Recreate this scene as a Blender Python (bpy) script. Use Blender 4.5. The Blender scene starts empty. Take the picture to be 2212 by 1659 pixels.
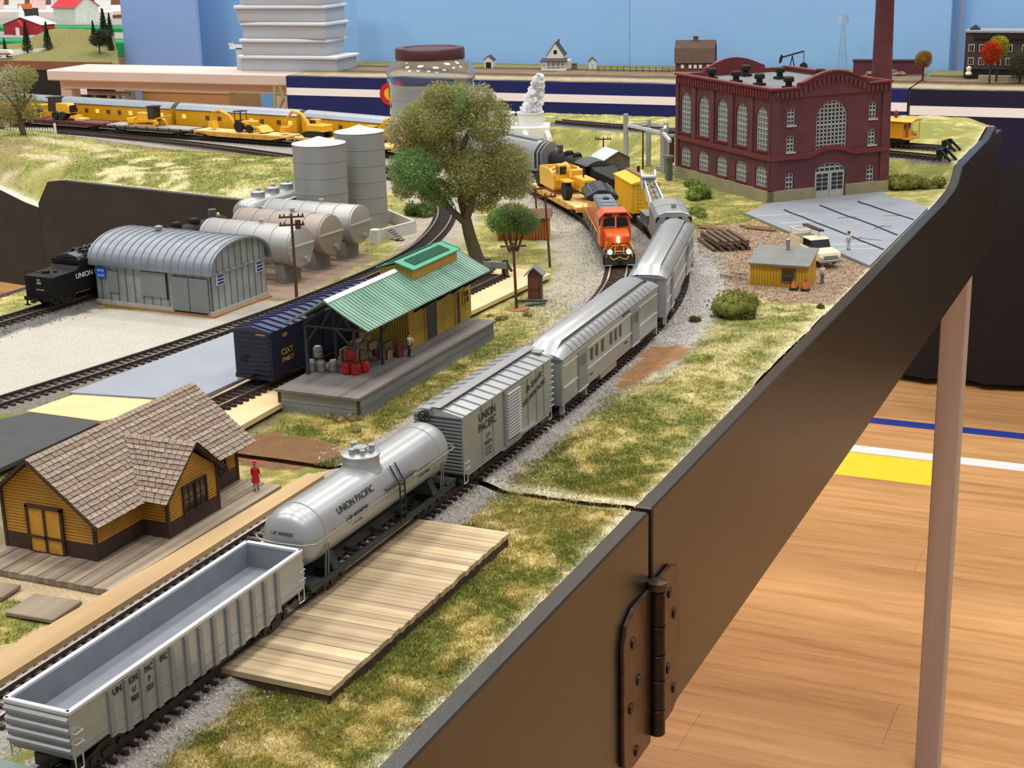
import bpy, math, random
import numpy as np
from mathutils import Vector, Matrix
R = math.radians
PI = math.pi
random.seed(7)
RNG = np.random.default_rng(11)
SC = bpy.context.scene
COL = SC.collection
T = 1.02          # height of the layout's table top above the gym floor; layout coordinates are measured from it

# ------------------------------------------------------------------ camera
def make_camera():
    pitch, roll, yaw = R(16.88), R(-1.45), R(24.56)
    fwd = Vector((-math.sin(yaw), math.cos(yaw), 0)); rt = Vector((math.cos(yaw), math.sin(yaw), 0)); up = Vector((0, 0, 1))
    f2 = fwd*math.cos(pitch) - up*math.sin(pitch); u2 = up*math.cos(pitch) + fwd*math.sin(pitch)
    r3 = rt*math.cos(roll) + u2*math.sin(roll); u3 = u2*math.cos(roll) - rt*math.sin(roll)
    cd = bpy.data.cameras.new('camera'); co = bpy.data.objects.new('camera', cd); COL.objects.link(co)
    M = Matrix((r3, u3, -f2)).transposed().to_4x4(); M.translation = Vector((0, 0, T+.36))
    co.matrix_world = M
    cd.sensor_width = 36.0; cd.lens = 36.0*3323/2212; cd.clip_start = .02; cd.clip_end = 60
    SC.camera = co
make_camera()

# ------------------------------------------------------------------ world, lamps, exposure
W = bpy.data.worlds.new('hall_light'); SC.world = W; W.use_nodes = True
W.node_tree.nodes['Background'].inputs[0].default_value = (.94, .97, 1.0, 1)
W.node_tree.nodes['Background'].inputs[1].default_value = .44
def lamp(x, y, z, sx, sy, e, col=(1, .965, .91)):
    l = bpy.data.lights.new('ceiling_lamp', 'AREA'); l.shape = 'RECTANGLE'; l.size = sx; l.size_y = sy; l.energy = e; l.color = col
    o = bpy.data.objects.new('ceiling_lamp', l); COL.objects.link(o); o.location = (x, y, z)
for _lx in (-4.6, -2.3, 0.0, 2.3):
    for _ly in (-1.0, 1.6, 4.2, 6.8):
        lamp(_lx, _ly, 5.4, .75, .75, 52 if _lx < 2 else 32)
SC.view_settings.view_transform = 'Standard'; SC.view_settings.look = 'None'
SC.view_settings.exposure = 0.0; SC.view_settings.gamma = 1.0
SC.view_settings.use_curve_mapping = False

# ------------------------------------------------------------------ materials
def lin(v):
    v = v/255.0
    return v/12.92 if v <= .04045 else ((v+.055)/1.055)**2.4
def C3(r, g, b): return (lin(r), lin(g), lin(b), 1)
MATS = {}
def nodes_of(name):
    m = bpy.data.materials.new(name); m.use_nodes = True
    nt = m.node_tree; return m, nt, nt.nodes['Principled BSDF']
def ramp(nt, fac, stops):
    n = nt.nodes.new('ShaderNodeValToRGB'); el = n.color_ramp.elements
    while len(el) < len(stops): el.new(.5)
    for e, (p, c) in zip(el, stops): e.position = p; e.color = c
    nt.links.new(fac, n.inputs[0]); return n.outputs[0]
def pm(name, c, rough=.55, metal=0., var=.12, scale=120., bump=0., bscale=None, c2=None, stretch=(1, 1, 1), spec=.5, coat=0., detail=4.):
    """paint-like procedural material: two close tones mixed by noise, optional fine relief"""
    if name in MATS: return MATS[name]
    m, nt, b = nodes_of(name); L = nt.links
    col = C3(*c); tc = nt.nodes.new('ShaderNodeTexCoord'); mp = nt.nodes.new('ShaderNodeMapping')
    mp.inputs['Scale'].default_value = stretch; L.new(tc.outputs['Object'], mp.inputs[0])
    nz = nt.nodes.new('ShaderNodeTexNoise'); nz.inputs['Scale'].default_value = scale; nz.inputs['Detail'].default_value = detail
    L.new(mp.outputs[0], nz.inputs['Vector'])
    if c2: a2 = C3(*c2); lo, hi = col, a2
    else:
        lo = tuple(min(1, x*(1-var)) for x in col[:3])+(1,); hi = tuple(min(1, x*(1+var)) for x in col[:3])+(1,)
    L.new(ramp(nt, nz.outputs[0], [(.32, lo), (.68, hi)]), b.inputs['Base Color'])
    b.inputs['Roughness'].default_value = rough; b.inputs['Metallic'].default_value = metal
    b.inputs['Specular IOR Level'].default_value = spec
    if coat: b.inputs['Coat Weight'].default_value = coat; b.inputs['Coat Roughness'].default_value = .12
    if bump:
        n2 = nt.nodes.new('ShaderNodeTexNoise'); n2.inputs['Scale'].default_value = bscale or scale*3; n2.inputs['Detail'].default_value = 3
        L.new(mp.outputs[0], n2.inputs['Vector'])
        bp = nt.nodes.new('ShaderNodeBump'); bp.inputs['Strength'].default_value = bump; bp.inputs['Distance'].default_value = .001
        L.new(n2.outputs[0], bp.inputs['Height']); L.new(bp.outputs[0], b.inputs['Normal'])
    MATS[name] = m; return m
def emit(name, c, s):
    if name in MATS: return MATS[name]
    m, nt, b = nodes_of(name); b.inputs['Base Color'].default_value = C3(*c)
    nz = nt.nodes.new('ShaderNodeTexNoise'); nz.inputs['Scale'].default_value = 50
    nt.links.new(ramp(nt, nz.outputs[0], [(0, C3(*c)), (1, C3(*c))]), b.inputs['Emission Color'])
    b.inputs['Emission Strength'].default_value = s; MATS[name] = m; return m
def glassy(name, c, rough=.05, trans=1., ior=1.45, alpha=1.):
    if name in MATS: return MATS[name]
    m, nt, b = nodes_of(name); L = nt.links
    nz = nt.nodes.new('ShaderNodeTexNoise'); nz.inputs['Scale'].default_value = 30
    cc = C3(*c); L.new(ramp(nt, nz.outputs[0], [(.3, cc), (.7, tuple(x*.95 for x in cc[:3])+(1,))]), b.inputs['Base Color'])
    b.inputs['Roughness'].default_value = rough; b.inputs['Transmission Weight'].default_value = trans; b.inputs['IOR'].default_value = ior
    b.inputs['Alpha'].default_value = alpha
    MATS[name] = m; return m
def attr_mat(name, rough=.9, fine=900., amt=.35, bump=.6, bscale=600., spec=.2, trans=0.):
    """ground cover: colour stored per point on the mesh, broken up by fine noise"""
    if name in MATS: return MATS[name]
    m, nt, b = nodes_of(name); L = nt.links
    at = nt.nodes.new('ShaderNodeAttribute'); at.attribute_name = 'tint'
    tc = nt.nodes.new('ShaderNodeTexCoord'); nz = nt.nodes.new('ShaderNodeTexNoise'); nz.inputs['Scale'].default_value = fine; nz.inputs['Detail'].default_value = 5
    L.new(tc.outputs['Object'], nz.inputs['Vector'])
    v = ramp(nt, nz.outputs[0], [(.3, (1-amt,)*3+(1,)), (.7, (1+amt,)*3+(1,))])
    mx = nt.nodes.new('ShaderNodeMix'); mx.data_type = 'RGBA'; mx.blend_type = 'MULTIPLY'; mx.inputs[0].default_value = 1
    L.new(at.outputs['Color'], mx.inputs[6]); L.new(v, mx.inputs[7]); L.new(mx.outputs[2], b.inputs['Base Color'])
    b.inputs['Roughness'].default_value = rough; b.inputs['Specular IOR Level'].default_value = spec
    n2 = nt.nodes.new('ShaderNodeTexNoise'); n2.inputs['Scale'].default_value = bscale; n2.inputs['Detail'].default_value = 4
    L.new(tc.outputs['Object'], n2.inputs['Vector'])
    bp = nt.nodes.new('ShaderNodeBump'); bp.inputs['Strength'].default_value = bump; bp.inputs['Distance'].default_value = .0012
    L.new(n2.outputs[0], bp.inputs['Height']); L.new(bp.outputs[0], b.inputs['Normal'])
    MATS[name] = m; return m
def leaf_mat(name, fine=300., amt=.25, thru=.42):
    """thin fibres that let part of the light through; colour stored on the mesh"""
    if name in MATS: return MATS[name]
    m, nt, b = nodes_of(name); L = nt.links; at = nt.nodes.new('ShaderNodeAttribute'); at.attribute_name = 'tint'
    tc = nt.nodes.new('ShaderNodeTexCoord'); nz = nt.nodes.new('ShaderNodeTexNoise'); nz.inputs['Scale'].default_value = fine; L.new(tc.outputs['Object'], nz.inputs['Vector'])
    v = ramp(nt, nz.outputs[0], [(.3, (1-amt,)*3+(1,)), (.7, (1+amt,)*3+(1,))])
    mx = nt.nodes.new('ShaderNodeMix'); mx.data_type = 'RGBA'; mx.blend_type = 'MULTIPLY'; mx.inputs[0].default_value = 1
    L.new(at.outputs['Color'], mx.inputs[6]); L.new(v, mx.inputs[7]); L.new(mx.outputs[2], b.inputs['Base Color']); b.inputs['Roughness'].default_value = .9; b.inputs['Specular IOR Level'].default_value = .1
    tr = nt.nodes.new('ShaderNodeBsdfTranslucent'); L.new(mx.outputs[2], tr.inputs['Color']); ms = nt.nodes.new('ShaderNodeMixShader'); ms.inputs[0].default_value = thru
    L.new(b.outputs[0], ms.inputs[1]); L.new(tr.outputs[0], ms.inputs[2]); L.new(ms.outputs[0], nt.nodes['Material Output'].inputs['Surface'])
    MATS[name] = m; return m
def striped(name, ca, cb, scale, axis='X', width=.5, rough=.6, c3=None, nscale=60, metal=0.):
    """two tones in regular bands along one object axis (board seams, siding grooves)"""
    if name in MATS: return MATS[name]
    m, nt, b = nodes_of(name); L = nt.links
    tc = nt.nodes.new('ShaderNodeTexCoord'); wv = nt.nodes.new('ShaderNodeTexWave'); wv.bands_direction = axis
    wv.inputs['Scale'].default_value = scale; wv.inputs['Distortion'].default_value = .0
    L.new(tc.outputs['Object'], wv.inputs['Vector'])
    base = ramp(nt, wv.outputs['Fac'], [(max(0, width-.08), C3(*ca)), (min(1, width+.08), C3(*cb))])
    nz = nt.nodes.new('ShaderNodeTexNoise'); nz.inputs['Scale'].default_value = nscale; nz.inputs['Detail'].default_value = 5
    L.new(tc.outputs['Object'], nz.inputs['Vector'])
    v = ramp(nt, nz.outputs[0], [(.3, (.8, .8, .8, 1)), (.7, (1.12, 1.12, 1.12, 1))])
    mx = nt.nodes.new('ShaderNodeMix'); mx.data_type = 'RGBA'; mx.blend_type = 'MULTIPLY'; mx.inputs[0].default_value = 1
    L.new(base, mx.inputs[6]); L.new(v, mx.inputs[7]); L.new(mx.outputs[2], b.inputs['Base Color'])
    b.inputs['Roughness'].default_value = rough; b.inputs['Metallic'].default_value = metal
    bp = nt.nodes.new('ShaderNodeBump'); bp.inputs['Strength'].default_value = .5; bp.inputs['Distance'].default_value = .0006
    L.new(wv.outputs['Fac'], bp.inputs['Height']); L.new(bp.outputs[0], b.inputs['Normal'])
    MATS[name] = m; return m

silver = pm('silver_paint', (168, 171, 173), .34, .5, .05, 60)
silver_shaded = pm('shaded_silver_paint', (140, 142, 144), .42, .35, .06, 60)  # darker copy of the silver paint, shade put into its colour
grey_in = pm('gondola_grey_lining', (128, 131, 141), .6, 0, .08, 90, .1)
black = pm('black_plastic', (26, 26, 27), .5, 0, .2, 200)
blackm = pm('black_matte', (18, 18, 19), .75, 0, .2, 200)
steel = pm('bright_rail_steel', (178, 172, 165), .3, .85, .1, 300)
railbrown = pm('weathered_rail_brown', (74, 60, 50), .6, .3, .2, 300)
tie_m = pm('brown_tie_plastic', (50, 38, 32), .75, 0, .3, 300, .3)
wheelm = pm('wheel_metal', (70, 66, 62), .45, .6, .2, 200)
decal = pm('black_lettering', (28, 28, 30), .6, 0, .05, 100)
decal_w = pm('white_lettering', (225, 225, 220), .6, 0, .05, 100)
yellow_cat = pm('construction_yellow', (236, 176, 36), .4, 0, .1, 150, coat=.2)
yellow_up = pm('armour_yellow', (222, 164, 14), .4, 0, .07, 100, coat=.2)
tyre = pm('black_tyre_rubber', (30, 30, 30), .8, 0, .15, 300, .3)
white_pl = pm('white_plastic', (226, 226, 222), .5, 0, .03, 80)
darkwood = pm('dark_stained_wood', (70, 50, 38), .75, 0, .25, 200, .3)
black_fascia = pm('satin_black_green_paint', (37, 34, 27), .30, 0, .1, 14, .10, 900)
cabglass = pm('dark_cab_glass', (24, 26, 28), .12, 0, .1, 60, spec=.8)

# ------------------------------------------------------------------ mesh helpers
class MB:
    def __init__(s): s.v = []; s.f = []; s.cuts = []
    def add(s, vs, fs):
        n = len(s.v); s.cuts.append((n, len(s.f))); s.v += [tuple(p) for p in vs]; s.f += [tuple(i+n for i in q) for q in fs]; return s
    def box(s, x0, x1, y0, y1, z0, z1):
        return s.add([(x0, y0, z0), (x1, y0, z0), (x1, y1, z0), (x0, y1, z0), (x0, y0, z1), (x1, y0, z1), (x1, y1, z1), (x0, y1, z1)],
                     [(0, 3, 2, 1), (4, 5, 6, 7), (0, 1, 5, 4), (1, 2, 6, 5), (2, 3, 7, 6), (3, 0, 4, 7)])
    def cb(s, x, y, z, sx, sy, sz, rz=0, rx=0, ry=0):
        M = Matrix.Translation((x, y, z)) @ Matrix.Rotation(rz, 4, 'Z') @ Matrix.Rotation(ry, 4, 'Y') @ Matrix.Rotation(rx, 4, 'X')
        a, b, c = sx/2, sy/2, sz/2
        vs = [M @ Vector(p) for p in ((-a, -b, -c), (a, -b, -c), (a, b, -c), (-a, b, -c), (-a, -b, c), (a, -b, c), (a, b, c), (-a, b, c))]
        return s.add(vs, [(0, 3, 2, 1), (4, 5, 6, 7), (0, 1, 5, 4), (1, 2, 6, 5), (2, 3, 7, 6), (3, 0, 4, 7)])
    def bar(s, p, q, w, h=None):
        """square bar from p to q"""
        p, q = Vector(p), Vector(q); h = h or w; d = q-p; L = d.length
        if L < 1e-9: return s
        d /= L; a = Vector((0, 0, 1)) if abs(d.z) < .95 else Vector((0, 1, 0))
        x = d.cross(a).normalized(); y = x.cross(d)
        vs = []
        for e in (p, q):
            for i, j in ((-1, -1), (1, -1), (1, 1), (-1, 1)): vs.append(e + x*(w/2*i) + y*(h/2*j))
        return s.add(vs, [(3, 2, 1, 0), (4, 5, 6, 7), (0, 1, 5, 4), (1, 2, 6, 5), (2, 3, 7, 6), (3, 0, 4, 7)])
    def prism(s, pts, ax, a, b):
        """closed outline pts in the plane normal to axis ax, from a to b. x: (y,z); y: (x,z); z: (x,y)"""
        n = len(pts)
        def P(p, t): return (t, p[0], p[1]) if ax == 'x' else ((p[0], t, p[1]) if ax == 'y' else (p[0], p[1], t))
        vs = [P(p, a) for p in pts] + [P(p, b) for p in pts]
        fs = [tuple(range(n))[::-1], tuple(range(n, 2*n))] + [(i, (i+1) % n, (i+1) % n+n, i+n) for i in range(n)]
        return s.add(vs, fs)
    def strip(s, pts, ax, a, b):
        """open sheet along the polyline pts"""
        n = len(pts)
        def P(p, t): return (t, p[0], p[1]) if ax == 'x' else ((p[0], t, p[1]) if ax == 'y' else (p[0], p[1], t))
        return s.add([P(p, a) for p in pts] + [P(p, b) for p in pts], [(i, i+1, i+1+n, i+n) for i in range(n-1)])
    def cyl(s, p, q, r, r2=None, n=12, caps=True):
        p, q = Vector(p), Vector(q); r2 = r if r2 is None else r2; d = (q-p).normalized()
        a = Vector((0, 0, 1)) if abs(d.z) < .95 else Vector((1, 0, 0)); x = d.cross(a).normalized(); y = d.cross(x)
        vs = []
        for e, rr in ((p, r), (q, r2)):
            for i in range(n):
                t = 2*PI*i/n; vs.append(e + x*(rr*math.cos(t)) + y*(rr*math.sin(t)))
        fs = [(i, i+n, (i+1) % n+n, (i+1) % n) for i in range(n)]
        if caps: fs += [tuple(range(n)), tuple(range(n, 2*n))[::-1]]
        return s.add(vs, fs)
    def lathe(s, prof, c=(0, 0, 0), n=24, ax='z', caps=True):
        """profile of (radius, height) turned about an axis through c"""
        vs = []; m = len(prof)
        for r, h in prof:
            for i in range(n):
                t = 2*PI*i/n; a, b = r*math.cos(t), r*math.sin(t)
                vs.append((c[0]+a, c[1]+b, c[2]+h) if ax == 'z' else ((c[0]+a, c[1]+h, c[2]+b) if ax == 'y' else (c[0]+h, c[1]+a, c[2]+b)))
        fs = [(j*n+i, j*n+(i+1) % n, (j+1)*n+(i+1) % n, (j+1)*n+i) for j in range(m-1) for i in range(n)]
        if caps: fs += [tuple(range(n))[::-1], tuple(range((m-1)*n, m*n))]
        return s.add(vs, fs)
    def tube(s, pts, r, n=6):
        pts = [Vector(p) for p in pts]; rr = r if isinstance(r, (list, tuple)) else [r]*len(pts); vs = []
        for k, p in enumerate(pts):
            d = (pts[min(k+1, len(pts)-1)]-pts[max(k-1, 0)]).normalized()
            a = Vector((0, 0, 1)) if abs(d.z) < .9 else Vector((1, 0, 0)); x = d.cross(a).normalized(); y = d.cross(x)
            for i in range(n):
                t = 2*PI*i/n; vs.append(p + x*(rr[k]*math.cos(t)) + y*(rr[k]*math.sin(t)))
        m = len(pts); fs = [(j*n+i, (j+1)*n+i, (j+1)*n+(i+1) % n, j*n+(i+1) % n) for j in range(m-1) for i in range(n)]
        fs += [tuple(range(n)), tuple(range((m-1)*n, m*n))[::-1]]
        return s.add(vs, fs)
    def ball(s, c, r, n=10, m=6, jit=0.):
        rx, ry, rz = r if isinstance(r, (tuple, list)) else (r, r, r); vs = [(c[0], c[1], c[2]-rz)]
        for j in range(1, m):
            a = PI*j/m-PI/2
            for i in range(n):
                t = 2*PI*i/n; k = 1+random.uniform(-jit, jit)
                vs.append((c[0]+rx*k*math.cos(a)*math.cos(t), c[1]+ry*k*math.cos(a)*math.sin(t), c[2]+rz*k*math.sin(a)))
        vs.append((c[0], c[1], c[2]+rz)); e = len(vs)-1
        fs = [(0, 1+(i+1) % n, 1+i) for i in range(n)]
        for j in range(m-2):
            for i in range(n): fs.append((1+j*n+i, 1+j*n+(i+1) % n, 1+(j+1)*n+(i+1) % n, 1+(j+1)*n+i))
        fs += [(e, 1+(m-2)*n+i, 1+(m-2)*n+(i+1) % n) for i in range(n)]
        return s.add(vs, fs)
    def mesh(s, name):
        me = bpy.data.meshes.new(name); me.from_pydata(s.v, [], s.f); me.update(); return me
def link(o, parent=None):
    COL.objects.link(o)
    if parent: o.parent = parent
    return o
def props(o, label=None, cat=None, group=None, kind=None):
    if label: o['label'] = label
    if cat: o['category'] = cat
    if group: o['group'] = group
    if kind: o['kind'] = kind
    return o
def root(name, label, cat, loc=(0, 0, 0), rz=0, group=None):
    """an Empty at the base of a thing on the layout; loc is measured from the table top"""
    o = bpy.data.objects.new(name, None); o.empty_display_size = .01; link(o)
    o.location = (loc[0], loc[1], loc[2]+T); o.rotation_euler = (0, 0, rz); o['kind'] = 'thing'
    return props(o, label, cat, group)
def smooth_(me, ang=40):
    for p in me.polygons: p.use_smooth = True
    try: me.set_sharp_from_angle(angle=R(ang))
    except Exception: pass
EACH = set('tank_strap roof_platform step side_sill end_sill skirt_box step_well diaphragm window pane corner_board bed_side running_board eye ear headlamp wheel roof_stripe ladder_rail stirrup_step canopy_post push_arm ripper loader_arm purlin weld_line door_track belt_course vent_strip sign_mark wing_rail post crossarm end_window louvre_bar brace'.split())
def part(name, mb, mat, parent, smooth=False, bev=0., label=None, kind=None, loc=None, rot=None):
    if isinstance(mb, MB) and name in EACH and len(mb.cuts) > 1 and parent is not None:
        o = None; ends = mb.cuts[1:]+[(len(mb.v), len(mb.f))]
        for (a, b), (c, d) in zip(mb.cuts, ends):
            m = MB(); m.v = mb.v[a:c]; m.f = [tuple(i-a for i in q) for q in mb.f[b:d]]; o = part(name, m, mat, parent, smooth, bev, label, kind, loc, rot)
        return o
    me = mb if isinstance(mb, bpy.types.Mesh) else mb.mesh(name)
    if not me.materials: me.materials.append(mat)
    if smooth: smooth_(me)
    o = bpy.data.objects.new(name, me); link(o, parent)
    if loc: o.location = loc
    if rot: o.rotation_euler = rot
    if bev:
        b = o.modifiers.new('edge', 'BEVEL'); b.width = bev; b.segments = 1; b.limit_method = 'ANGLE'; b.angle_limit = R(40)
    if label: o['label'] = label
    if kind: o['kind'] = kind
    return o
def one(name, mb, mat, label, cat, loc=(0, 0, 0), rz=0, group=None, smooth=False, bev=0., kind=None):
    o = part(name, mb, mat, None, smooth, bev); o.location = (loc[0], loc[1], loc[2]+T); o.rotation_euler = (0, 0, rz)
    return props(o, label, cat, group, kind or 'thing')
def setting(name, mb, mat, loc=(0, 0, 0)):
    o = part(name, mb, mat, None); o.location = loc; o['kind'] = 'structure'; return o
def dup(src, loc=None, rz=None, label=None, group=None, parent=None):
    o = src.copy(); link(o, parent)
    if loc is not None: o.location = (loc[0], loc[1], loc[2]+T)
    if rz is not None: o.rotation_euler = (0, 0, rz)
    if label: o['label'] = label
    if group: o['group'] = group
    for ch in list(src.children): dup(ch, parent=o)
    return o
def text(s, size, mat, parent, loc, rot, name='lettering', bold=.0, shear=0., align='CENTER', sx=1.):
    cu = bpy.data.curves.new(name, 'FONT'); cu.body = s; cu.size = size; cu.align_x = align; cu.align_y = 'CENTER'; cu.extrude = .00004
    cu.offset = bold*size; cu.shear = shear; cu.resolution_u = 3; cu.materials.append(mat)
    tmp = bpy.data.objects.new(name, cu); COL.objects.link(tmp); me = bpy.data.meshes.new_from_object(tmp); bpy.data.objects.remove(tmp); bpy.data.curves.remove(cu)
    if not me.materials: me.materials.append(mat)
    o = bpy.data.objects.new(name, me); link(o, parent); o.location = loc; o.rotation_euler = rot; o.scale = (sx, 1, 1); return o
RIGHT = (R(90), 0, R(90))      # lettering that faces +x
FRONT = (R(90), 0, 0)          # lettering that faces -y

# ------------------------------------------------------------------ smooth noise on arrays, and tracks as curves
def vnoise(x, y, s, seed=0):
    x = np.asarray(x)/s+seed*17.3; y = np.asarray(y)/s-seed*9.1
    xi = np.floor(x); yi = np.floor(y); fx = x-xi; fy = y-yi; fx = fx*fx*(3-2*fx); fy = fy*fy*(3-2*fy)
    def h(a, b): v = np.sin(a*127.1+b*311.7+seed*74.7)*43758.5453; return v-np.floor(v)
    return (h(xi, yi)*(1-fx)+h(xi+1, yi)*fx)*(1-fy)+(h(xi, yi+1)*(1-fx)+h(xi+1, yi+1)*fx)*fy
def fbm(x, y, s, seed=0, o=3):
    t = 0; a = 1; n = 0
    for k in range(o): t = t+a*vnoise(x, y, s/2**k, seed+k); n += a; a *= .5
    return t/n
def sstep(a, b, v): t = np.clip((v-a)/(b-a), 0, 1); return t*t*(3-2*t)
def curve_through(pts, ds=.004):
    """Catmull-Rom through pts, resampled evenly; rows of x, y, heading (angle of travel left of +y)"""
    P = np.array([pts[0]]+list(pts)+[pts[-1]], float); P[0] = 2*P[1]-P[2]; P[-1] = 2*P[-2]-P[-3]; out = []
    for i in range(1, len(P)-2):
        for t in np.linspace(0, 1, 60, endpoint=False):
            a, b, c, d = P[i-1], P[i], P[i+1], P[i+2]
            out.append(.5*((2*b)+(c-a)*t+(2*a-5*b+4*c-d)*t*t+(3*b-a-3*c+d)*t**3))
    out = np.array(out+[P[-2]])
    k = np.ones(41)/41; pad = 20
    for _ in range(3):
        q = np.vstack([np.repeat(out[:1], pad, 0)-np.arange(pad, 0, -1)[:, None]*(out[1]-out[0]), out, np.repeat(out[-1:], pad, 0)+np.arange(1, pad+1)[:, None]*(out[-1]-out[-2])])
        out = np.stack([np.convolve(q[:, 0], k, 'valid'), np.convolve(q[:, 1], k, 'valid')], 1)
    L = np.concatenate([[0], np.cumsum(np.hypot(*np.diff(out, axis=0).T))]); n = max(2, int(L[-1]/ds))
    s = np.linspace(0, L[-1], n); x = np.interp(s, L, out[:, 0]); y = np.interp(s, L, out[:, 1])
    h = np.arctan2(-np.gradient(x), np.gradient(y)); return np.stack([x, y, h, s], 1)
def shifted(tr, off):
    q = tr.copy(); q[:, 0] -= off*np.cos(tr[:, 2]); q[:, 1] -= off*np.sin(tr[:, 2])
    q[:, 3] = np.concatenate([[0], np.cumsum(np.hypot(np.diff(q[:, 0]), np.diff(q[:, 1])))]); return q
_DF = {}
def near_dist(tr, x, y):
    """distance from points to a track line, read from a table of distances"""
    k = id(tr); st = .006; x0, y0, nx, ny = -1.35, .15, 190, 435
    if k not in _DF:
        X, Y = np.meshgrid(x0+st*np.arange(nx), y0+st*np.arange(ny), indexing='ij'); d = np.full(X.shape, 81., np.float32); X = X.astype(np.float32); Y = Y.astype(np.float32)
        for p in tr[::4]: d = np.minimum(d, (X-p[0])**2+(Y-p[1])**2)
        _DF[k] = (np.sqrt(d), tr)
    D = _DF[k][0]; u = np.clip((np.asarray(x)-x0)/st, 0, nx-1.001); v = np.clip((np.asarray(y)-y0)/st, 0, ny-1.001); i = u.astype(int); j = v.astype(int); a = u-i; b = v-j
    return (D[i, j]*(1-a)+D[i+1, j]*a)*(1-b)+(D[i, j+1]*(1-a)+D[i+1, j+1]*a)*b
def on_track(tr, s):
    return (float(np.interp(s, tr[:, 3], tr[:, 0])), float(np.interp(s, tr[:, 3], tr[:, 1])), float(np.interp(s, tr[:, 3], tr[:, 2])))
def s_at_y(tr, y): return float(np.interp(y, tr[:, 1], tr[:, 3]))
def s_at_x(tr, x): return float(np.interp(-x, -tr[:, 0], tr[:, 3]))
def chord(tr, s0, s1):
    """centre and heading of a car whose ends are over s0 and s1"""
    a, b = on_track(tr, s0), on_track(tr, s1); return ((a[0]+b[0])/2, (a[1]+b[1])/2, math.atan2(-(b[0]-a[0]), b[1]-a[1]))
# ================================================================== the hall: floor, back wall
def floor_mat():
    m, nt, b = nodes_of('gym_floor_boards'); L = nt.links
    g = nt.nodes.new('ShaderNodeNewGeometry'); mp = nt.nodes.new('ShaderNodeMapping'); mp.inputs['Scale'].default_value = (1.2, 16, 1)
    L.new(g.outputs['Position'], mp.inputs[0]); oi = nt.nodes.new('ShaderNodeObjectInfo')
    nz = nt.nodes.new('ShaderNodeTexNoise'); nz.inputs['Scale'].default_value = 2.2; nz.inputs['Detail'].default_value = 7; nz.inputs['Roughness'].default_value = .62
    L.new(mp.outputs[0], nz.inputs['Vector'])
    col = ramp(nt, nz.outputs[0], [(.28, C3(176, 124, 74)), (.45, C3(206, 153, 98)), (.62, C3(220, 168, 112)), (.8, C3(228, 180, 124))])
    v = ramp(nt, oi.outputs['Random'], [(0, (.9, .9, .9, 1)), (1, (1.06, 1.05, 1.04, 1))])
    mx = nt.nodes.new('ShaderNodeMix'); mx.data_type = 'RGBA'; mx.blend_type = 'MULTIPLY'; mx.inputs[0].default_value = 1
    L.new(col, mx.inputs[6]); L.new(v, mx.inputs[7]); L.new(mx.outputs[2], b.inputs['Base Color'])
    b.inputs['Roughness'].default_value = .38; MATS['gym_floor_boards'] = m; return m
FLM = floor_mat()
floor = setting('floor', MB().box(-9, 6, -3, 12, -.06, -.004), FLM)
plank_me = {}
row = 0; y = 1.05
while y < 6.0:
    x = -1.9 - random.uniform(0, 1.3)
    while x < 1.5:
        ln = random.choice((1.1, 1.3, 1.5, 1.7))
        if ln not in plank_me:
            plank_me[ln] = MB().box(0, ln-.0006, 0, .1494, -.006, 0).mesh('plank'); plank_me[ln].materials.append(FLM)
        part('plank', plank_me[ln], FLM, floor, loc=(x, y, 0)); x += ln
    y += .15
def paintline(name, c, x0, x1, y0, y1):
    part(name, MB().box(x0, x1, y0, y1, -.001, .0006), pm('floor_'+name, c, .45, 0, .04, 20), floor)
paintline('blue_line', (30, 50, 150), -3, 2, 4.13, 4.18)
paintline('white_line', (240, 240, 238), -3, 2, 3.875, 3.93)
paintline('yellow_box', (245, 222, 50), -.79, -.515, 3.69, 3.868)
setting('wall_back', MB().box(-9, 6, 9.0, 9.1, 0, 5), pm('tan_wall_panel', (150, 116, 84), .7, 0, .15, 3, stretch=(1, 1, .1)))

# ================================================================== track lines (plan)
T1 = curve_through([(-.430, -.2), (-.430, .4), (-.430, .9), (-.4305, 1.03), (-.434, 1.14), (-.441, 1.245), (-.449, 1.312), (-.461, 1.383), (-.482, 1.462), (-.516, 1.555), (-.560, 1.648),
                    (-.650, 1.784), (-.80, 1.955), (-1.0, 2.112), (-1.2, 2.205), (-1.41, 2.255), (-1.69, 2.295), (-1.98, 2.338), (-2.7, 2.445)])
T2 = shifted(T1, .0685-.0100*sstep(1.05, 1.45, T1[:, 1]))
T3 = curve_through([(-.676, .86), (-.672, .95), (-.664, 1.15), (-.654, 1.41)])
T4 = curve_through([(-.92, .45), (-.87, .75), (-.827, .975), (-.808, 1.09), (-.798, 1.17), (-.792, 1.25), (-.789, 1.40), (-.798, 1.5), (-.824, 1.60), (-.862, 1.70), (-.92, 1.80), (-1.0, 1.89), (-1.09, 1.955)])
T5 = curve_through([(-1.06, .75), (-1.022, 1.1), (-1.010, 1.3), (-1.0, 1.45), (-.997, 1.68)])
TA = curve_through([(-.345, 2.252), (-.5, 2.288), (-.82, 2.345), (-1.0, 2.40)])
TB = curve_through([(-.335, 2.162), (-.42, 2.192), (-.6, 2.262), (-.80, 2.34)])
WU = Vector((-.9903, .139)).normalized(); WN = Vector((.139, .9903)).normalized(); WO = Vector((-1.126, 1.711))
def wing(u, v): p = WO+WU*u+WN*v; return (p.x, p.y)
T7 = curve_through([wing(.12, .30), wing(.5, .385), wing(.9, .41), wing(1.5, .42)])

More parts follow.
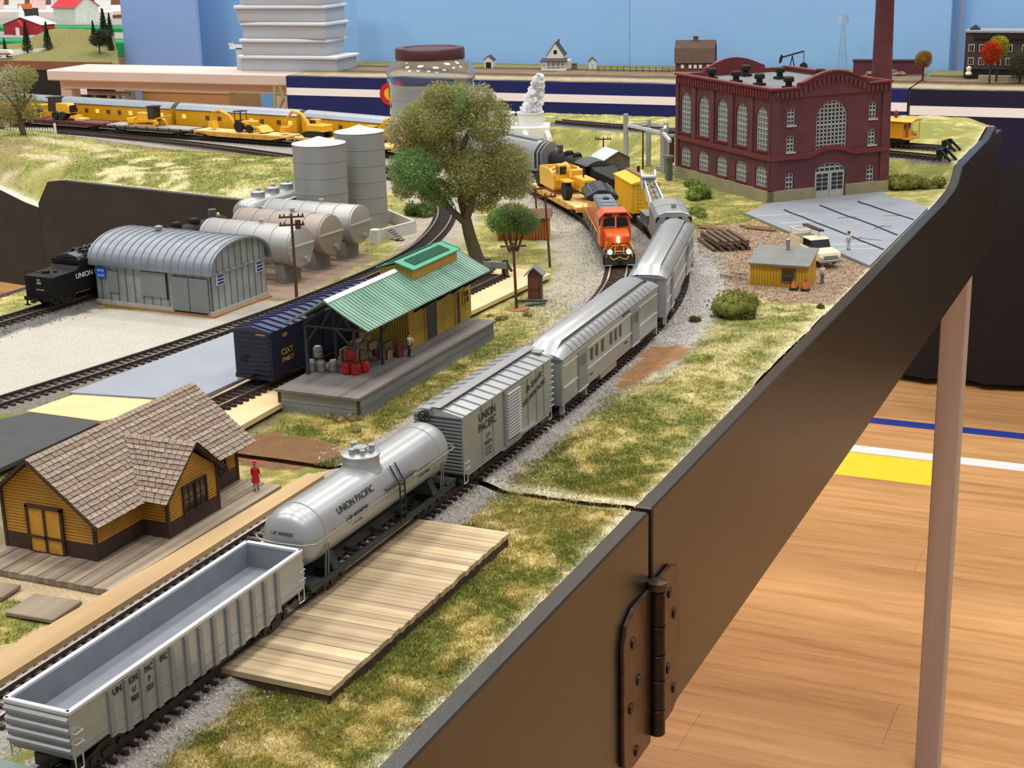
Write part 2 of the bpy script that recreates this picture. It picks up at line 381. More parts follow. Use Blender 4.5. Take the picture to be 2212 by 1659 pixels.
# ================================================================== ground
PLAT = .027
def height(x, y):
    y0 = 2.105+.115*(1-sstep(-.70, -.56, x))+np.where(x > -.75, 0, (-.75-x)*.30)
    pl = sstep(0, .05, y-y0)*PLAT
    back = sstep(2.30, 2.46, y)*.014*sstep(-.75, -.45, x)*(1-.9*sstep(-.36, -.31, x)*sstep(2.42, 2.47, y))
    bump = (fbm(x, y, .05, 3)-.5)*.004 + (fbm(x, y, .012, 5)-.5)*.0022
    d = np.minimum(np.minimum(near_dist(T1, x, y), near_dist(T2, x, y)), np.minimum(near_dist(T4, x, y), near_dist(T5, x, y)))
    d = np.minimum(d, near_dist(T3, x, y)+.004)
    dp = np.minimum(near_dist(TA, x, y), near_dist(TB, x, y))
    flat = sstep(.016, .045, np.minimum(d, dp))
    hard = ((x < -.80) & (y < 1.5)) | ((x > -.52) & (y > 1.42) & (y < 2.1)) | ((x < -.51) & (y < 1.0))
    flat = flat*np.where(hard, .25, 1.)
    z = pl+back+bump*flat
    shoulder = .0045*(1-sstep(.013, .034, d))
    mound = .010*np.exp(-((x+.385)**2/.0009+(y-.99)**2/.006)) + .008*np.exp(-((x+.355)**2/.002+(y-1.2)**2/.01))
    return z+np.maximum(shoulder, 0)-.0015*(1-shoulder/.0045)*0 + mound*flat
def poly_mask(poly, x, y, soft=.006, seed=1):
    """1 inside a polygon with a ragged edge"""
    x = x+(fbm(x, y, .03, seed)-.5)*soft*2.4; y = y+(fbm(x, y, .03, seed+9)-.5)*soft*2.4
    ins = np.zeros(np.shape(x), bool); n = len(poly); j = n-1
    for i in range(n):
        xi, yi = poly[i]; xj, yj = poly[j]
        c = ((yi > y) != (yj > y)) & (x < (xj-xi)*(y-yi)/((yj-yi) or 1e-9)+xi); ins ^= c; j = i
    return ins.astype(float)
LC = lambda r, g, b: np.array([lin(r), lin(g), lin(b)])
GR, OL, ST, PALE = LC(112, 116, 54), LC(150, 138, 72), LC(190, 172, 106), LC(208, 196, 156)
BAL, WHITE, DIRT, MULCH, BROWN, TAN = LC(150, 144, 138), LC(182, 176, 166), LC(150, 130, 112), LC(158, 136, 114), LC(150, 112, 78), LC(190, 168, 132)
def mix(a, b, t): return a*(1-t[..., None])+b*t[..., None]
GRAVEL = [(-1.03, .80), (-1.0, 1.05), (-.985, 1.175), (-.905, 1.195), (-.84, 1.262), (-.806, 1.262), (-.803, 1.17), (-.815, 1.09), (-.838, .975), (-.872, .87), (-.90, .80)]
MUL = [(-.505, 1.60), (-.545, 1.72), (-.50, 1.80), (-.41, 1.69), (-.30, 1.60), (-.30, 1.42), (-.36, 1.405), (-.42, 1.43), (-.44, 1.50), (-.49, 1.58)]
TANKS = [(-1.0, 1.20), (-.99, 1.5), (-.90, 1.54), (-.83, 1.46), (-.815, 1.26), (-.84, 1.255), (-.86, 1.19)]
DIG = [(-.413, 1.085), (-.416, 1.15), (-.420, 1.21), (-.400, 1.232), (-.383, 1.205), (-.388, 1.15), (-.400, 1.09)]
LOAM = [(-.625, .845), (-.618, .905), (-.56, .905), (-.535, .885), (-.545, .845), (-.57, .838)]
def ground(x, y):
    n1 = fbm(x, y, .07, 21); n2 = fbm(x, y, .016, 22, 4); n3 = fbm(x, y, .006, 23, 2); far = sstep(.9, 1.3, y)
    c = mix(np.broadcast_to(GR, x.shape+(3,)), OL, sstep(.40, .62, n1*.5+n2*.5)); c = mix(c, ST, sstep(.50, .66, n2*.7+n3*.3)*(.75+.1*far))
    c = mix(c, PALE, sstep(.56, .68, n2*.4+n3*.35+n1*.25)*(.55+.2*far))
    c = mix(c, LC(172, 170, 104), far*(.22+.2*n1))
    c = mix(c, LC(198, 190, 150), sstep(-.43, -.38, x)*far*(1-sstep(1.9, 2.0, y))*sstep(.35, .65, n2)*.55)
    grass = np.ones(x.shape)
    def lay(colr, m, v=.14):
        nonlocal c, grass
        cc = colr*(1-v+2*v*n3[..., None]); c = mix(c, cc, m); grass = grass*(1-m)
    right = sstep(1.05, 1.2, y)*(1-sstep(1.56, 1.75, y))
    lay(BAL, poly_mask(TANKS, x, y, .01, 4)*0)
    lay(DIRT, poly_mask(TANKS, x, y, .012, 4))
    lay(MULCH, poly_mask(MUL, x, y, .01, 6), .3)
    lay(TAN*.9, poly_mask([(-.66, .55), (-.66, .64), (-.53, .64), (-.53, .85), (-.515, .85), (-.515, .4), (-.60, .4)], x, y, .006, 8)*(1-poly_mask([(-.75, .40), (-.75, .603), (-.57, .603), (-.545, .598), (-.552, .545), (-.60, .48)], x, y, .006, 8)))
    lay(LC(120, 108, 95), poly_mask([(-.70, .60), (-.70, .95), (-.625, .95), (-.625, .60)], x, y, .01, 12)*.6)
    d1 = near_dist(T1, x, y); d2 = near_dist(T2, x, y); j = (fbm(x, y, .02, 31)-.5)*.018
    lay(BAL, 1-sstep(.024, .034, np.minimum(d1+j, d2+j)))
    out = (x > np.interp(y, T1[:, 1], T1[:, 0])) & (y < 1.8)
    lay(LC(168, 164, 158), right*np.where(out, 1-sstep(.045, .062, d1+j), 0))
    inner = (x < np.interp(y, T2[:, 1], T2[:, 0])) & (y > 1.1)
    lay(LC(166, 160, 146), np.where(inner, 1-sstep(.062, .085, d2+j*1.6), 0)*sstep(1.2, 1.4, y)*.9)
    lay(LC(120, 114, 108), 1-sstep(.020, .028, near_dist(T4, x, y)+j))
    lay(LC(108, 105, 102), 1-sstep(.030, .040, near_dist(T5, x, y)+j))
    lay(LC(170, 160, 146), (1-sstep(.034, .05, near_dist(T4, x, y)+j))*sstep(1.48, 1.56, y)*.8)
    lay(WHITE, poly_mask(GRAVEL, x, y, .008, 5), .07)
    lay(BROWN, poly_mask(DIG, x, y, .006, 7), .25); lay(LC(118, 88, 60), poly_mask(LOAM, x, y, .006, 3), .2)
    lay(LC(112, 108, 104), (1-sstep(.030, .045, near_dist(TA, x, y)+j))*(x < -.6)); lay(LC(92, 88, 86), (1-sstep(.018, .03, np.minimum(near_dist(TA, x, y), near_dist(TB, x, y))+j)))
    lay(LC(214, 205, 180), (1-sstep(.0, .014, np.abs(y-.862)+j*.6)*1.)*.75*(x > -.415))
    lay(LC(206, 198, 172), (1-sstep(.0, .012, -.309-x+np.abs(j)*1.2))*.7)
    return c, grass
def mesh_np(name, v, f, tint=None):
    me = bpy.data.meshes.new(name); v = np.asarray(v, np.float32); f = np.asarray(f, np.int32)
    me.vertices.add(len(v)); me.vertices.foreach_set('co', v.ravel()); k = f.shape[1]
    me.loops.add(f.size); me.loops.foreach_set('vertex_index', f.ravel()); me.polygons.add(len(f))
    me.polygons.foreach_set('loop_start', np.arange(0, f.size, k, dtype=np.int32)); me.polygons.foreach_set('loop_total', np.full(len(f), k, np.int32))
    me.update(calc_edges=True)
    if tint is not None:
        a = me.attributes.new('tint', 'FLOAT_COLOR', 'POINT'); t = np.ones((len(v), 4), np.float32); t[:, :3] = tint; a.data.foreach_set('color', t.ravel())
    me.validate(); return me
def grid_mesh(name, P, tint, nu, nv):
    """P: (nu*nv,3) row-major"""
    i = np.arange((nu-1)*(nv-1)); a = (i//(nv-1))*nv+i % (nv-1)
    return mesh_np(name, P, np.stack([a, a+nv, a+nv+1, a+1], 1), tint)
GROUNDM = attr_mat('scenic_ground', fine=700, amt=.3, bump=.9, bscale=420)
GRASSM = leaf_mat('static_grass_fibre', 500, .15, .3); LEAFM = leaf_mat('tree_fibre', 300, .25, .45)
STONEM = attr_mat('loose_stone', fine=500, amt=.15, bump=0)
def terrain(parent, x0, x1, y0, y1, st):
    nx, ny = int((x1-x0)/st)+2, int((y1-y0)/st)+2
    X, Y = np.meshgrid(np.linspace(x0, x1, nx), np.linspace(y0, y1, ny), indexing='ij'); X, Y = X.ravel(), Y.ravel()
    Z = height(X, Y); c, g = ground(X, Y); Z = Z+(fbm(X, Y, .006, 41, 2)-.5)*.0016*g
    me = grid_mesh('scenery_ground', np.stack([X, Y, Z], 1), c, nx, ny)
    o = part('scenery_ground', me, GROUNDM, parent, smooth=False)
    for p in me.polygons: p.use_smooth = True
    return o
def blades(x, y, z, tint, h, w, k=3):
    """k slanting triangular fibres at every point"""
    n = len(x); V = []; Tn = []
    for i in range(k):
        a = RNG.uniform(0, 2*PI, n); lean = RNG.uniform(.2, 1.1, n)*h; hh = h*RNG.uniform(.5, 1.15, n); ww = w*RNG.uniform(.6, 1.3, n)
        ox = x+RNG.normal(0, .0011, n); oy = y+RNG.normal(0, .0011, n); dx, dy = np.cos(a), np.sin(a)
        V.append(np.stack([np.stack([ox-dy*ww, oy+dx*ww, z-.0005], 1), np.stack([ox+dy*ww, oy-dx*ww, z-.0005], 1), np.stack([ox+dx*lean, oy+dy*lean, z+hh], 1)], 1))
        Tn.append(np.repeat((tint*RNG.uniform(.7, 1.35, n)[:, None])[:, None, :], 3, 1))
    return np.concatenate(V).reshape(-1, 3), np.concatenate(Tn).reshape(-1, 3)
def grass_on(parent, n, x0, x1, y0, y1, hmin, hmax, label):
    u = RNG.uniform(0, 1, n); X = RNG.uniform(x0, x1, n); Y = y0+(y1-y0)*u**1.5
    c, g = ground(X, Y); keep = RNG.uniform(0, 1, n) < g*np.clip(.35+1.1*fbm(X, Y, .02, 51), 0, 1); X, Y, c = X[keep], Y[keep], c[keep]
    V, t = blades(X, Y, height(X, Y), c*1.2, RNG.uniform(hmin, hmax, len(X)), .00042)
    o = part('grass', mesh_np('grass', V, np.arange(len(V)).reshape(-1, 3), t), GRASSM, parent, kind='stuff', label=label)
    return o

# ---------------------------------------------------------------- modules: framed tables with painted fascia
WOODP = pm('raw_pine_board', (214, 178, 128), .65, 0, .12, 25, .15, 120, stretch=(1, 6, 1))
LEGM = pm('grey_brown_leg_wood', (180, 162, 150), .6, 0, .1, 30, .2, 90, stretch=(1, 1, .08))
def module_near():
    m = root('layout_module', 'nearest layout module with station and plank platform, dark painted side board', 'layout module')
    part('fascia', MB().box(-.309, -.297, -.3, .8515, -.16, .0015), black_fascia, m, bev=.0012)
    part('end_board', MB().box(-1.1, -.309, .8395, .8515, -.15, -.004), WOODP, m)
    part('deck', MB().box(-1.11, -.309, -.3, .8395, -.06, -.012), WOODP, m)
    terrain(m, -1.11, -.309, .25, .8515, .004)
    grass_on(m, 60000, -.43, -.309, .36, .8515, .0010, .0026, 'olive and straw grass fibres beside the plank platform')
    grass_on(m, 5000, -.66, -.52, .45, .66, .0010, .0024, 'olive grass patch beside the tan walkway')
    return m
MOD_A = module_near()
def module_corner():
    m = root('layout_module', 'corner layout module with power plant, tank farm and dark rising side board', 'layout module')
    top = [(.8585, .0015), (1.98, .001), (2.06, .004), (2.095, .010), (2.124, .027), (2.25, .028), (2.368, .029), (2.42, .036), (2.445, .038), (2.452, .026), (2.515, .024), (2.525, .018), (2.53, -.10), (2.51, -.16), (.8585, -.16)]
    part('fascia', MB().prism(top, 'x', -.309, -.297), black_fascia, m, bev=.0012)
    part('end_board', MB().box(-1.1, -.309, .8585, .8705, -.15, -.004), WOODP, m)
    part('back_board', MB().box(-1.1, -.309, 2.52, 2.532, -.15, .022), WOODP, m)
    part('inner_fascia', MB().box(-1.122, -1.11, .8585, 1.70, -.16, .0), black_fascia, m)
    part('deck', MB().box(-1.11, -.309, .8705, 2.52, -.06, -.012), WOODP, m)
    for lx, ly in ((-.328, 2.36), (-1.06, 1.05), (-1.06, 2.4)):
        part('leg', MB().box(lx-.019, lx+.019, ly-.019, ly+.019, -T, -.06), LEGM, m, bev=.002)
    terrain(m, -1.11, -.309, .8585, 2.52, .0055)
    grass_on(m, 90000, -.60, -.309, .8585, 1.9, .0010, .0026, 'green and straw grass fibres right of the silver train')
    grass_on(m, 26000, -1.11, -.56, .90, 2.52, .0012, .003, 'yellow green grass fibres around the freight house and tanks')
    return m
MOD_B = module_corner()
# hinge joining the two modules
hg = root('hinge', 'dark steel butt hinge screwed across the joint of the two black side boards', 'hinge', (-.297, .852, 0))
hm = pm('tarnished_steel', (84, 66, 54), .38, .75, .3, 120, .2, 300); hk = pm('hinge_dark_steel', (44, 36, 30), .35, .8, .3, 150)
def leaf(y0, y1, s):
    a, b = (y0, y1) if s < 0 else (y1, y0); c = .016*(1 if s < 0 else -1)
    return MB().prism([(b, -.048), (a+c*1.2, -.048), (a+c*.35, -.054), (a, -.066), (a, -.146), (a+c*.3, -.152), (a+c, -.157), (b, -.157)], 'x', .0005, .0035)
part('leaf', leaf(-.056, -.006, -1), hm, hg, bev=.0006); part('leaf', leaf(.002, .054, 1), hm, hg, bev=.0006)
for k, (a, b) in enumerate(((-.050, -.074), (-.0745, -.094), (-.0945, -.112), (-.1125, -.133), (-.1335, -.152))):
    part('knuckle', MB().cyl((.0062, -.002, a), (.0062, -.002, b), .0054, n=18), hk, hg, smooth=True, bev=.0005)
part('pin_cap', MB().lathe([(.003, -.050), (.0066, -.0490), (.0070, -.0465), (.0066, -.044), (.002, -.0428)], (.0062, -.002, 0), 18), hm, hg, smooth=True)
for (y_, z_) in ((-.040, -.070), (-.030, -.100), (-.044, -.113), (-.034, -.148), (.030, -.066), (.040, -.085), (.028, -.120), (.040, -.140)):
    part('screw', MB().lathe([(.0038, .0), (.0036, .0012), (.0016, .0016)], (.0034, y_, z_), 10, ax='x'), hk, hg, smooth=True)

# left wing: two modules that run off to the left, their black boards facing the yard
FASC2 = pm('worn_flat_black_paint', (44, 42, 38), .6, 0, .25, 20, .2, 300)
def wheight(u, v, seed=3):
    front = sstep(.0, .06, v)*(1-sstep(.25, .36, v))
    z = front*(.010+.012*fbm(u, v, .12, seed)) + (fbm(u, v, .04, 6)-.5)*.005*(1-sstep(.30, .36, v)) + .022*np.exp(-((u-.75)**2/.03+(v-.17)**2/.012))
    return z+.0035*sstep(.36, .40, v)*(1-sstep(.68, .72, v))
def wground(u, v, x, y):
    n1 = fbm(u, v, .1, 61); n2 = fbm(u, v, .03, 62, 4); n3 = fbm(u, v, .008, 63, 2)
    c = mix(np.broadcast_to(LC(132, 134, 72), u.shape+(3,)), LC(172, 166, 104), sstep(.4, .62, n2)); c = mix(c, LC(212, 204, 162), sstep(.55, .66, n2*.5+n1*.5))
    c = mix(c, LC(146, 130, 92), sstep(.36, .60, n1)*sstep(.44, .50, u)*.85); c = mix(c, LC(196, 182, 150), sstep(.58, .68, n2)*sstep(.44, .50, u)*.7)
    b = sstep(.34, .37, v+(n2-.5)*.04)*(1-sstep(.68, .70, v)); c = mix(c, LC(146, 142, 138)*(.85+.3*n3[..., None]), b)
    c = mix(c, LC(224, 214, 186), (1-sstep(.004, .02, v+(n2-.5)*.02)))
    return c
def wing_module(u0, u1, top, label, seed):
    m = root('layout_module', label, 'layout module')
    ang = math.atan2(WU.y, WU.x); o = wing(u0, 0); m.location = (o[0], o[1], T); m.rotation_euler = (0, 0, ang)   # local x runs along the wing, local -y into it
    L = u1-u0; part('fascia', MB().prism([(0, -.16), (L, -.16)]+[(a, z) for a, z in top[::-1]], 'y', -.010, 0), FASC2, m)
    part('end_board', MB().box(L-.012, L, -.85, -.011, -.15, -.055), WOODP, m); sk = .125 if u0 == 0 else 0.
    part('deck', MB().prism([(0, -.011), (L-.013, -.011), (L-.013, -.85), (sk, -.85)], 'z', -.11, -.07), WOODP, m)
    for lu in (.06, L-.06): part('leg', MB().box(lu-.02, lu+.02, -.08, -.04, -T, -.06), LEGM, m)
    n, k = int(L/.007)+2, int(.85/.007)+2
    U, Vv = np.meshgrid(np.linspace(0, L, n), np.linspace(.001, .85, k), indexing='ij'); U, Vv = U.ravel(), Vv.ravel(); sh = sk*Vv/.85; U = sh+U*(L-sh)/L
    Z = wheight(U+u0, Vv); edge = np.interp(U, [a for a, _ in top], [z for _, z in top]); w = 1-sstep(0, .07, Vv); Z = Z*(1-w)+edge*w
    px = WO.x+WU.x*(U+u0)+WN.x*Vv; py = WO.y+WU.y*(U+u0)+WN.y*Vv
    me = grid_mesh('scenery_ground', np.stack([U, -Vv, Z], 1), wground(U+u0, Vv, px, py), n, k); me.flip_normals()
    part('scenery_ground', me, GROUNDM, m)
    for p in me.polygons: p.use_smooth = True
    ng = 16000; U = RNG.uniform(0, L, ng); Vv = RNG.uniform(.01, .34, ng); Z = wheight(U+u0, Vv)
    edge = np.interp(U, [a for a, _ in top], [z for _, z in top]); w = 1-sstep(0, .07, Vv); Z = Z*(1-w)+edge*w
    V_, t_ = blades(U, -Vv, Z, wground(U+u0, Vv, U, Vv)*1.05, RNG.uniform(.0012, .003, ng), .0006, 2)
    part('grass', mesh_np('grass', V_, np.arange(len(V_)).reshape(-1, 3), t_), GRASSM, m, kind='stuff', label='dry yellow green grass fibres on the hillock')
    return m
wing_module(0, .455, [(0, .004), (.2, .006), (.40, .008), (.43, .004), (.455, -.030)], 'black fronted layout module with grassy hillock behind the tank farm', 1)
wing_module(.4555, 1.75, [(0, -.036), (.03, -.03), (.10, -.01), (.3, .006), (1.28, .01)], 'left layout module with small tree and white picket fence', 2)

# ================================================================== tracks
TIE = MB().box(-.0145, .0145, -.00125, .00125, 0, .0022).mesh('tie'); TIE.materials.append(tie_m)
def track(label, tr, zf, s0=None, s1=None, maxties=150, space=.0078, group=None, cork=None):
    s0 = tr[0, 3] if s0 is None else s0; s1 = tr[-1, 3] if s1 is None else s1
    o = on_track(tr, s0); m = root('track', label, 'railway track', (o[0], o[1], 0))
    ox, oy = o[0], o[1]
    q = tr[(tr[:, 3] >= s0-1e-6) & (tr[:, 3] <= s1+1e-6)][::2]
    zz = lambda x, y: float(zf(x, y)) if callable(zf) else zf
    zs = [zz(p[0], p[1]) for p in q]
    for sd in (-1, 1):
        vs, fs, ft = [], [], []
        for i, p in enumerate(q):
            cx, sy = math.cos(p[2]), math.sin(p[2])
            for w, h in ((-.0009, .0020), (.0009, .0020), (.0009, .0046), (-.0009, .0046)):
                e = sd*.00865+w; vs.append((p[0]+e*cx-ox, p[1]+e*sy-oy, zs[i]+h))
        for i in range(len(q)-1):
            for k in range(4): fs.append((4*i+k, 4*i+(k+1) % 4, 4*i+4+(k+1) % 4, 4*i+4+k)); ft.append(1 if k == 2 else 0)
        me = bpy.data.meshes.new('rail'); me.from_pydata(vs, [], fs); me.materials.append(railbrown); me.materials.append(steel)
        for pl, t in zip(me.polygons, ft): pl.material_index = t
        part('rail', me, railbrown, m)
    rest = MB(); n = int((s1-s0)/space)
    for i in range(n):
        x, y, h = on_track(tr, s0+(i+.5)*space); z = zz(x, y)
        if i < maxties: part('tie', TIE, tie_m, m, loc=(x-ox, y-oy, z), rot=(0, 0, h+random.uniform(-.02, .02)))
        else: rest.cb(x-ox, y-oy, z+.0011, .029, .0025, .0022, h)
    if rest.v: part('tie_row', rest, tie_m, m, kind='stuff')
    return m
ZB = .0040
track('outer main track carrying the silver train', T1, ZB, s_at_y(T1, .34), None, 290)
track('inner main track carrying the orange locomotive', T2, ZB, s_at_y(T2, .40), None, 290)
track('short spur track behind the freight house ending at a black bumper', T3, .0068, None, None, 90)
track('yard track between white gravel and grey plates', T4, .0035, s_at_y(T4, .62), None, 170)
track('black ballasted yard track under the black tender', T5, .0040, s_at_y(T5, .80), None, 110)
track('siding on the embankment with the yellow caboose', TA, PLAT+.0015, None, None, 60)
track('lower embankment siding ending beside the power plant', TB, PLAT+.001, None, None, 60)
track('unballasted left passing track in front of the yellow cars', T7, .0035, None, None, 100)

# loose stones of the ballast
def ballast(parent, tr, n, s0, s1, spread, c, label, z0=.0028):
    s = RNG.uniform(s0, s1, n); off = RNG.normal(0, spread, n); X = np.interp(s, tr[:, 3], tr[:, 0]); Y = np.interp(s, tr[:, 3], tr[:, 1]); H = np.interp(s, tr[:, 3], tr[:, 2])
    X = X+off*np.cos(H); Y = Y+off*np.sin(H); kp = poly_mask(DIG, X, Y, .004, 7) < .5; X, Y, n = X[kp], Y[kp], int(kp.sum()); Z = height(X, Y)+.0001; r = RNG.uniform(.0005, .0012, n)
    base = np.array([(1, 0, 0), (-.5, .87, 0), (-.5, -.87, 0), (0, 0, 1.1)]); a = RNG.uniform(0, 2*PI, n)
    V = base[None]*r[:, None, None]; ca, sa = np.cos(a)[:, None], np.sin(a)[:, None]
    V = np.stack([V[..., 0]*ca-V[..., 1]*sa, V[..., 0]*sa+V[..., 1]*ca, V[..., 2]], -1)+np.stack([X, Y, Z], 1)[:, None]
    i = np.arange(n)[:, None]*4; F = np.concatenate([i+np.array([[0, 1, 3]]), i+np.array([[1, 2, 3]]), i+np.array([[2, 0, 3]])])
    t = np.repeat((np.array(c)*RNG.uniform(.55, 1.45, n)[:, None])[:, None], 4, 1).reshape(-1, 3)
    part('ballast', mesh_np('ballast', V.reshape(-1, 3), F, t), STONEM, parent, kind='stuff', label=label)
ballast(MOD_B, T1, 26000, s_at_y(T1, .86), s_at_y(T1, 1.7), .020, LC(158, 152, 146), 'grey ballast stones along the outer track')
ballast(MOD_A, T1, 12000, s_at_y(T1, .36), s_at_y(T1, .85), .016, LC(158, 150, 142), 'grey ballast stones beside the gondola')
ballast(MOD_B, T2, 16000, s_at_y(T2, .86), s_at_y(T2, 1.9), .022, LC(150, 142, 132), 'grey brown ballast stones along the inner track')
def chips(parent, poly, n, c, label):
    xs = [p[0] for p in poly]; ys = [p[1] for p in poly]; X = RNG.uniform(min(xs), max(xs), n); Y = RNG.uniform(min(ys), max(ys), n); k = (poly_mask(poly, X, Y, .008, 6) > .5) & (X < -.311); X, Y = X[k], Y[k]
    V, t = blades(X, Y, height(X, Y), np.tile(c, (len(X), 1)), RNG.uniform(.0003, .0014, len(X)), .0008, 2)
    part('mulch', mesh_np('mulch', V, np.arange(len(V)).reshape(-1, 3), t), STONEM, parent, kind='stuff', label=label)
chips(MOD_B, MUL, 30000, LC(164, 144, 122), 'brown wood chip mulch around the yellow shed')
ballast(MOD_B, T5, 7000, s_at_y(T5, .9), s_at_y(T5, 1.6), .013, LC(84, 82, 80), 'dark ballast stones under the tender')
# ================================================================== rolling stock
RT = ZB+.0046                      # rail head above the table top
BOG = {}
def bogie(parent, y, mat=None, detail=True, wb=.0095, r=.0048):
    k = (wb, r)
    if k not in BOG:
        f = MB(); h = r*2
        for sx in (-1, 1):
            x0, x1 = sorted((sx*.0112, sx*.0132))
            f.prism([(-wb-.004, r-.001), (-wb-.004, r+.0022), (-wb*.5, h*.98), (-.003, h*1.08), (.003, h*1.08), (wb*.5, h*.98), (wb+.004, r+.0022), (wb+.004, r-.001), (wb-.002, r-.0012), (wb*.45, r*.55), (.0045, r*.28), (-.0045, r*.28), (-wb*.45, r*.55), (-wb+.002, r-.0012)], 'x', x0, x1)
            for q in (-wb, wb): f.cyl((sx*.0130, q, r), (sx*.0142, q, r), .0018, n=8)
            f.box(min(sx*.0132, sx*.0139), max(sx*.0132, sx*.0139), -.0028, .0028, r*.5, r*1.3)
        f.box(-.0112, .0112, -.0028, .0028, h*.62, h*1.12)
        w = MB(); w.cyl((-.0115, 0, r), (.0115, 0, r), .0012, n=8)
        for sx in (-1, 1):
            w.lathe([(.001, -.0015), (r, -.0012), (r, .0009), (r+.0008, .0009), (r+.0008, .0017), (.001, .0017)] if sx < 0 else [(.001, -.0017), (r+.0008, -.0017), (r+.0008, -.0009), (r, -.0009), (r, .0012), (.001, .0015)], (sx*.0084, 0, r), 18, ax='x')
        BOG[k] = (f.mesh('bogie'), w.mesh('wheelset'))
    f, w = BOG[k]
    b = part('bogie', f, mat or black, parent, loc=(0, y, 0))
    if detail:
        for q in (-wb, wb): part('wheelset', w, wheelm, b, loc=(0, q, 0))
    return b
def coupler(parent, y, s, z=.0075):
    m = MB().box(-.0012, .0012, min(0, s*.006), max(0, s*.006), -.001, .001).box(-.0022, .0022, min(s*.0052, s*.0082), max(s*.0052, s*.0082), -.0016, .0016)
    part('coupler', m, black, parent, loc=(0, y, z))
def place(tr, s0, s1, name, label, cat, z=RT, flip=False, group=None):
    x, y, h = chord(tr, s0, s1); return root(name, label, cat, (x, y, z), h+(PI if flip else 0), group)
def car_at(tr, yc, ln, *a, **k):
    s = s_at_y(tr, yc); return place(tr, s-ln/2*.8, s+ln/2*.8, *a, **k)
def arc(x0, z0, x1, z1, bulge, n=8):
    """points of a crowned roof section from (x0,z0) to (x1,z1)"""
    return [(x0+(x1-x0)*i/n, z0+(z1-z0)*i/n+bulge*(1-(2*i/n-1)**2)) for i in range(n+1)]

# ---- flat car nearest the camera, with a load of pipes
fc = car_at(T1, .338, .19, 'flat_car', 'grey green flat car with dark pipes at the bottom left corner', 'flat car')
gg = pm('grey_green_paint', (116, 134, 128), .5, 0, .12, 60)
part('deck', MB().box(-.0168, .0168, -.095, .0975, .0115, .0155), gg, fc, bev=.0004); part('side_sill', MB().box(.0150, .0166, -.09, .09, .006, .0115).box(-.0166, -.0150, -.09, .09, .006, .0115), gg, fc)
for k, xx in enumerate((-.0135, -.0105, -.0075, -.0045)):
    part('pipe', MB().cyl((xx, -.09, .0175), (xx, .088, .0175), .0014, n=8), pm('rusty_pipe', (62, 48, 42), .7, .3, .25, 150), fc, smooth=True)
bogie(fc, .068); bogie(fc, -.068); coupler(fc, .0975, 1)
part('stirrup', MB().tube([(.0165, .090, .0115), (.0165, .090, .005), (.0165, .096, .005), (.0165, .096, .0115)], .0004, 5), silver, fc)

# ---- gondola
gd = car_at(T1, .540, .186, 'gondola_car', 'long empty silver gondola car with open top and ribbed sides', 'gondola car')
HL, HW = .093, .0174
out = [(-HL, .0150), (-HL, .0362), (HL, .0362), (HL, .0150), (HL-.022, .0150), (HL-.034, .0095), (-HL+.034, .0095), (-HL+.022, .0150)]
part('side', MB().prism(out, 'x', HW-.0012, HW), silver, gd, bev=.0003); part('side', MB().prism(out, 'x', -HW, -HW+.0012), silver, gd, bev=.0003)
e = MB()
prof = [(0, .0150)]
for k in range(4): z = .0165+k*.0048; prof += [(0, z), (.0013, z+.0010), (.0013, z+.0024), (0, z+.0034)]
prof += [(0, .0362), (-.0012, .0362), (-.0012, .0150)]
for s in (-1, 1):
    e_ = MB().prism([(s*(HL+a), b) for a, b in prof], 'x', -HW+.0003, HW-.0003); part('end', e_, silver_shaded, gd)
part('floor_liner', MB().box(-HW+.0012, HW-.0012, -HL+.0012, HL-.0012, .0135, .0232), grey_in, gd)
part('side_liner', MB().box(HW-.0020, HW-.0013, -HL+.002, HL-.002, .0168, .0350).box(-HW+.0013, -HW+.0020, -HL+.002, HL-.002, .0168, .0350).box(-HW+.002, HW-.002, HL-.0022, HL-.0014, .0168, .0350).box(-HW+.002, HW-.002, -HL+.0014, -HL+.0022, .0168, .0350), grey_in, gd)
rim = MB()
for a, b, c, d in ((-HW-.0005, -HW+.0019, -HL, HL), (HW-.0019, HW+.0005, -HL, HL), (-HW, HW, -HL-.0004, -HL+.0020), (-HW, HW, HL-.0020, HL+.0004)): rim.box(a, b, c, d, .0352, .0372)
part('top_rim', rim, pm('bright_silver_rim', (204, 207, 210), .35, .4, .04, 60), gd, bev=.0003)
for k in range(13):
    yy = -HL+.026+k*(2*HL-.052)/12; zb = .0098 if abs(yy) < HL-.034 else .0125
    for s in (-1, 1):
        x0, x1 = sorted((s*HW, s*(HW+.0011))); part('rib', MB().prism([(yy-.0017, zb), (yy+.0017, zb), (yy+.0012, .0345), (yy-.0012, .0345)], 'x', x0, x1), silver_shaded, gd)
part('weld_line', MB().box(HW, HW+.00025, -HL+.004, HL-.004, .0178, .0182).box(HW, HW+.00025, -HL+.03, HL-.03, .0128, .0131), silver_shaded, gd)
brim = pm('bright_silver_rim', (0, 0, 0))
for s in (-1, 1):
    for yy in (-HL+.001, HL-.006):
        for z in (.0215, .0265): part('grab_iron', MB().tube([(s*HW, yy, z), (s*(HW+.0016), yy, z), (s*(HW+.0016), yy+.005, z), (s*HW, yy+.005, z)], .0003, 5), brim, gd)
        part('stirrup', MB().tube([(s*HW, yy, .015), (s*HW, yy, .0085), (s*HW, yy+.005, .0085), (s*HW, yy+.005, .015)], .0004, 5), brim, gd)
part('center_sill', MB().box(-.004, .004, -HL, HL, .008, .0136), black, gd); bogie(gd, .068); bogie(gd, -.068); coupler(gd, HL, 1); coupler(gd, -HL, -1)
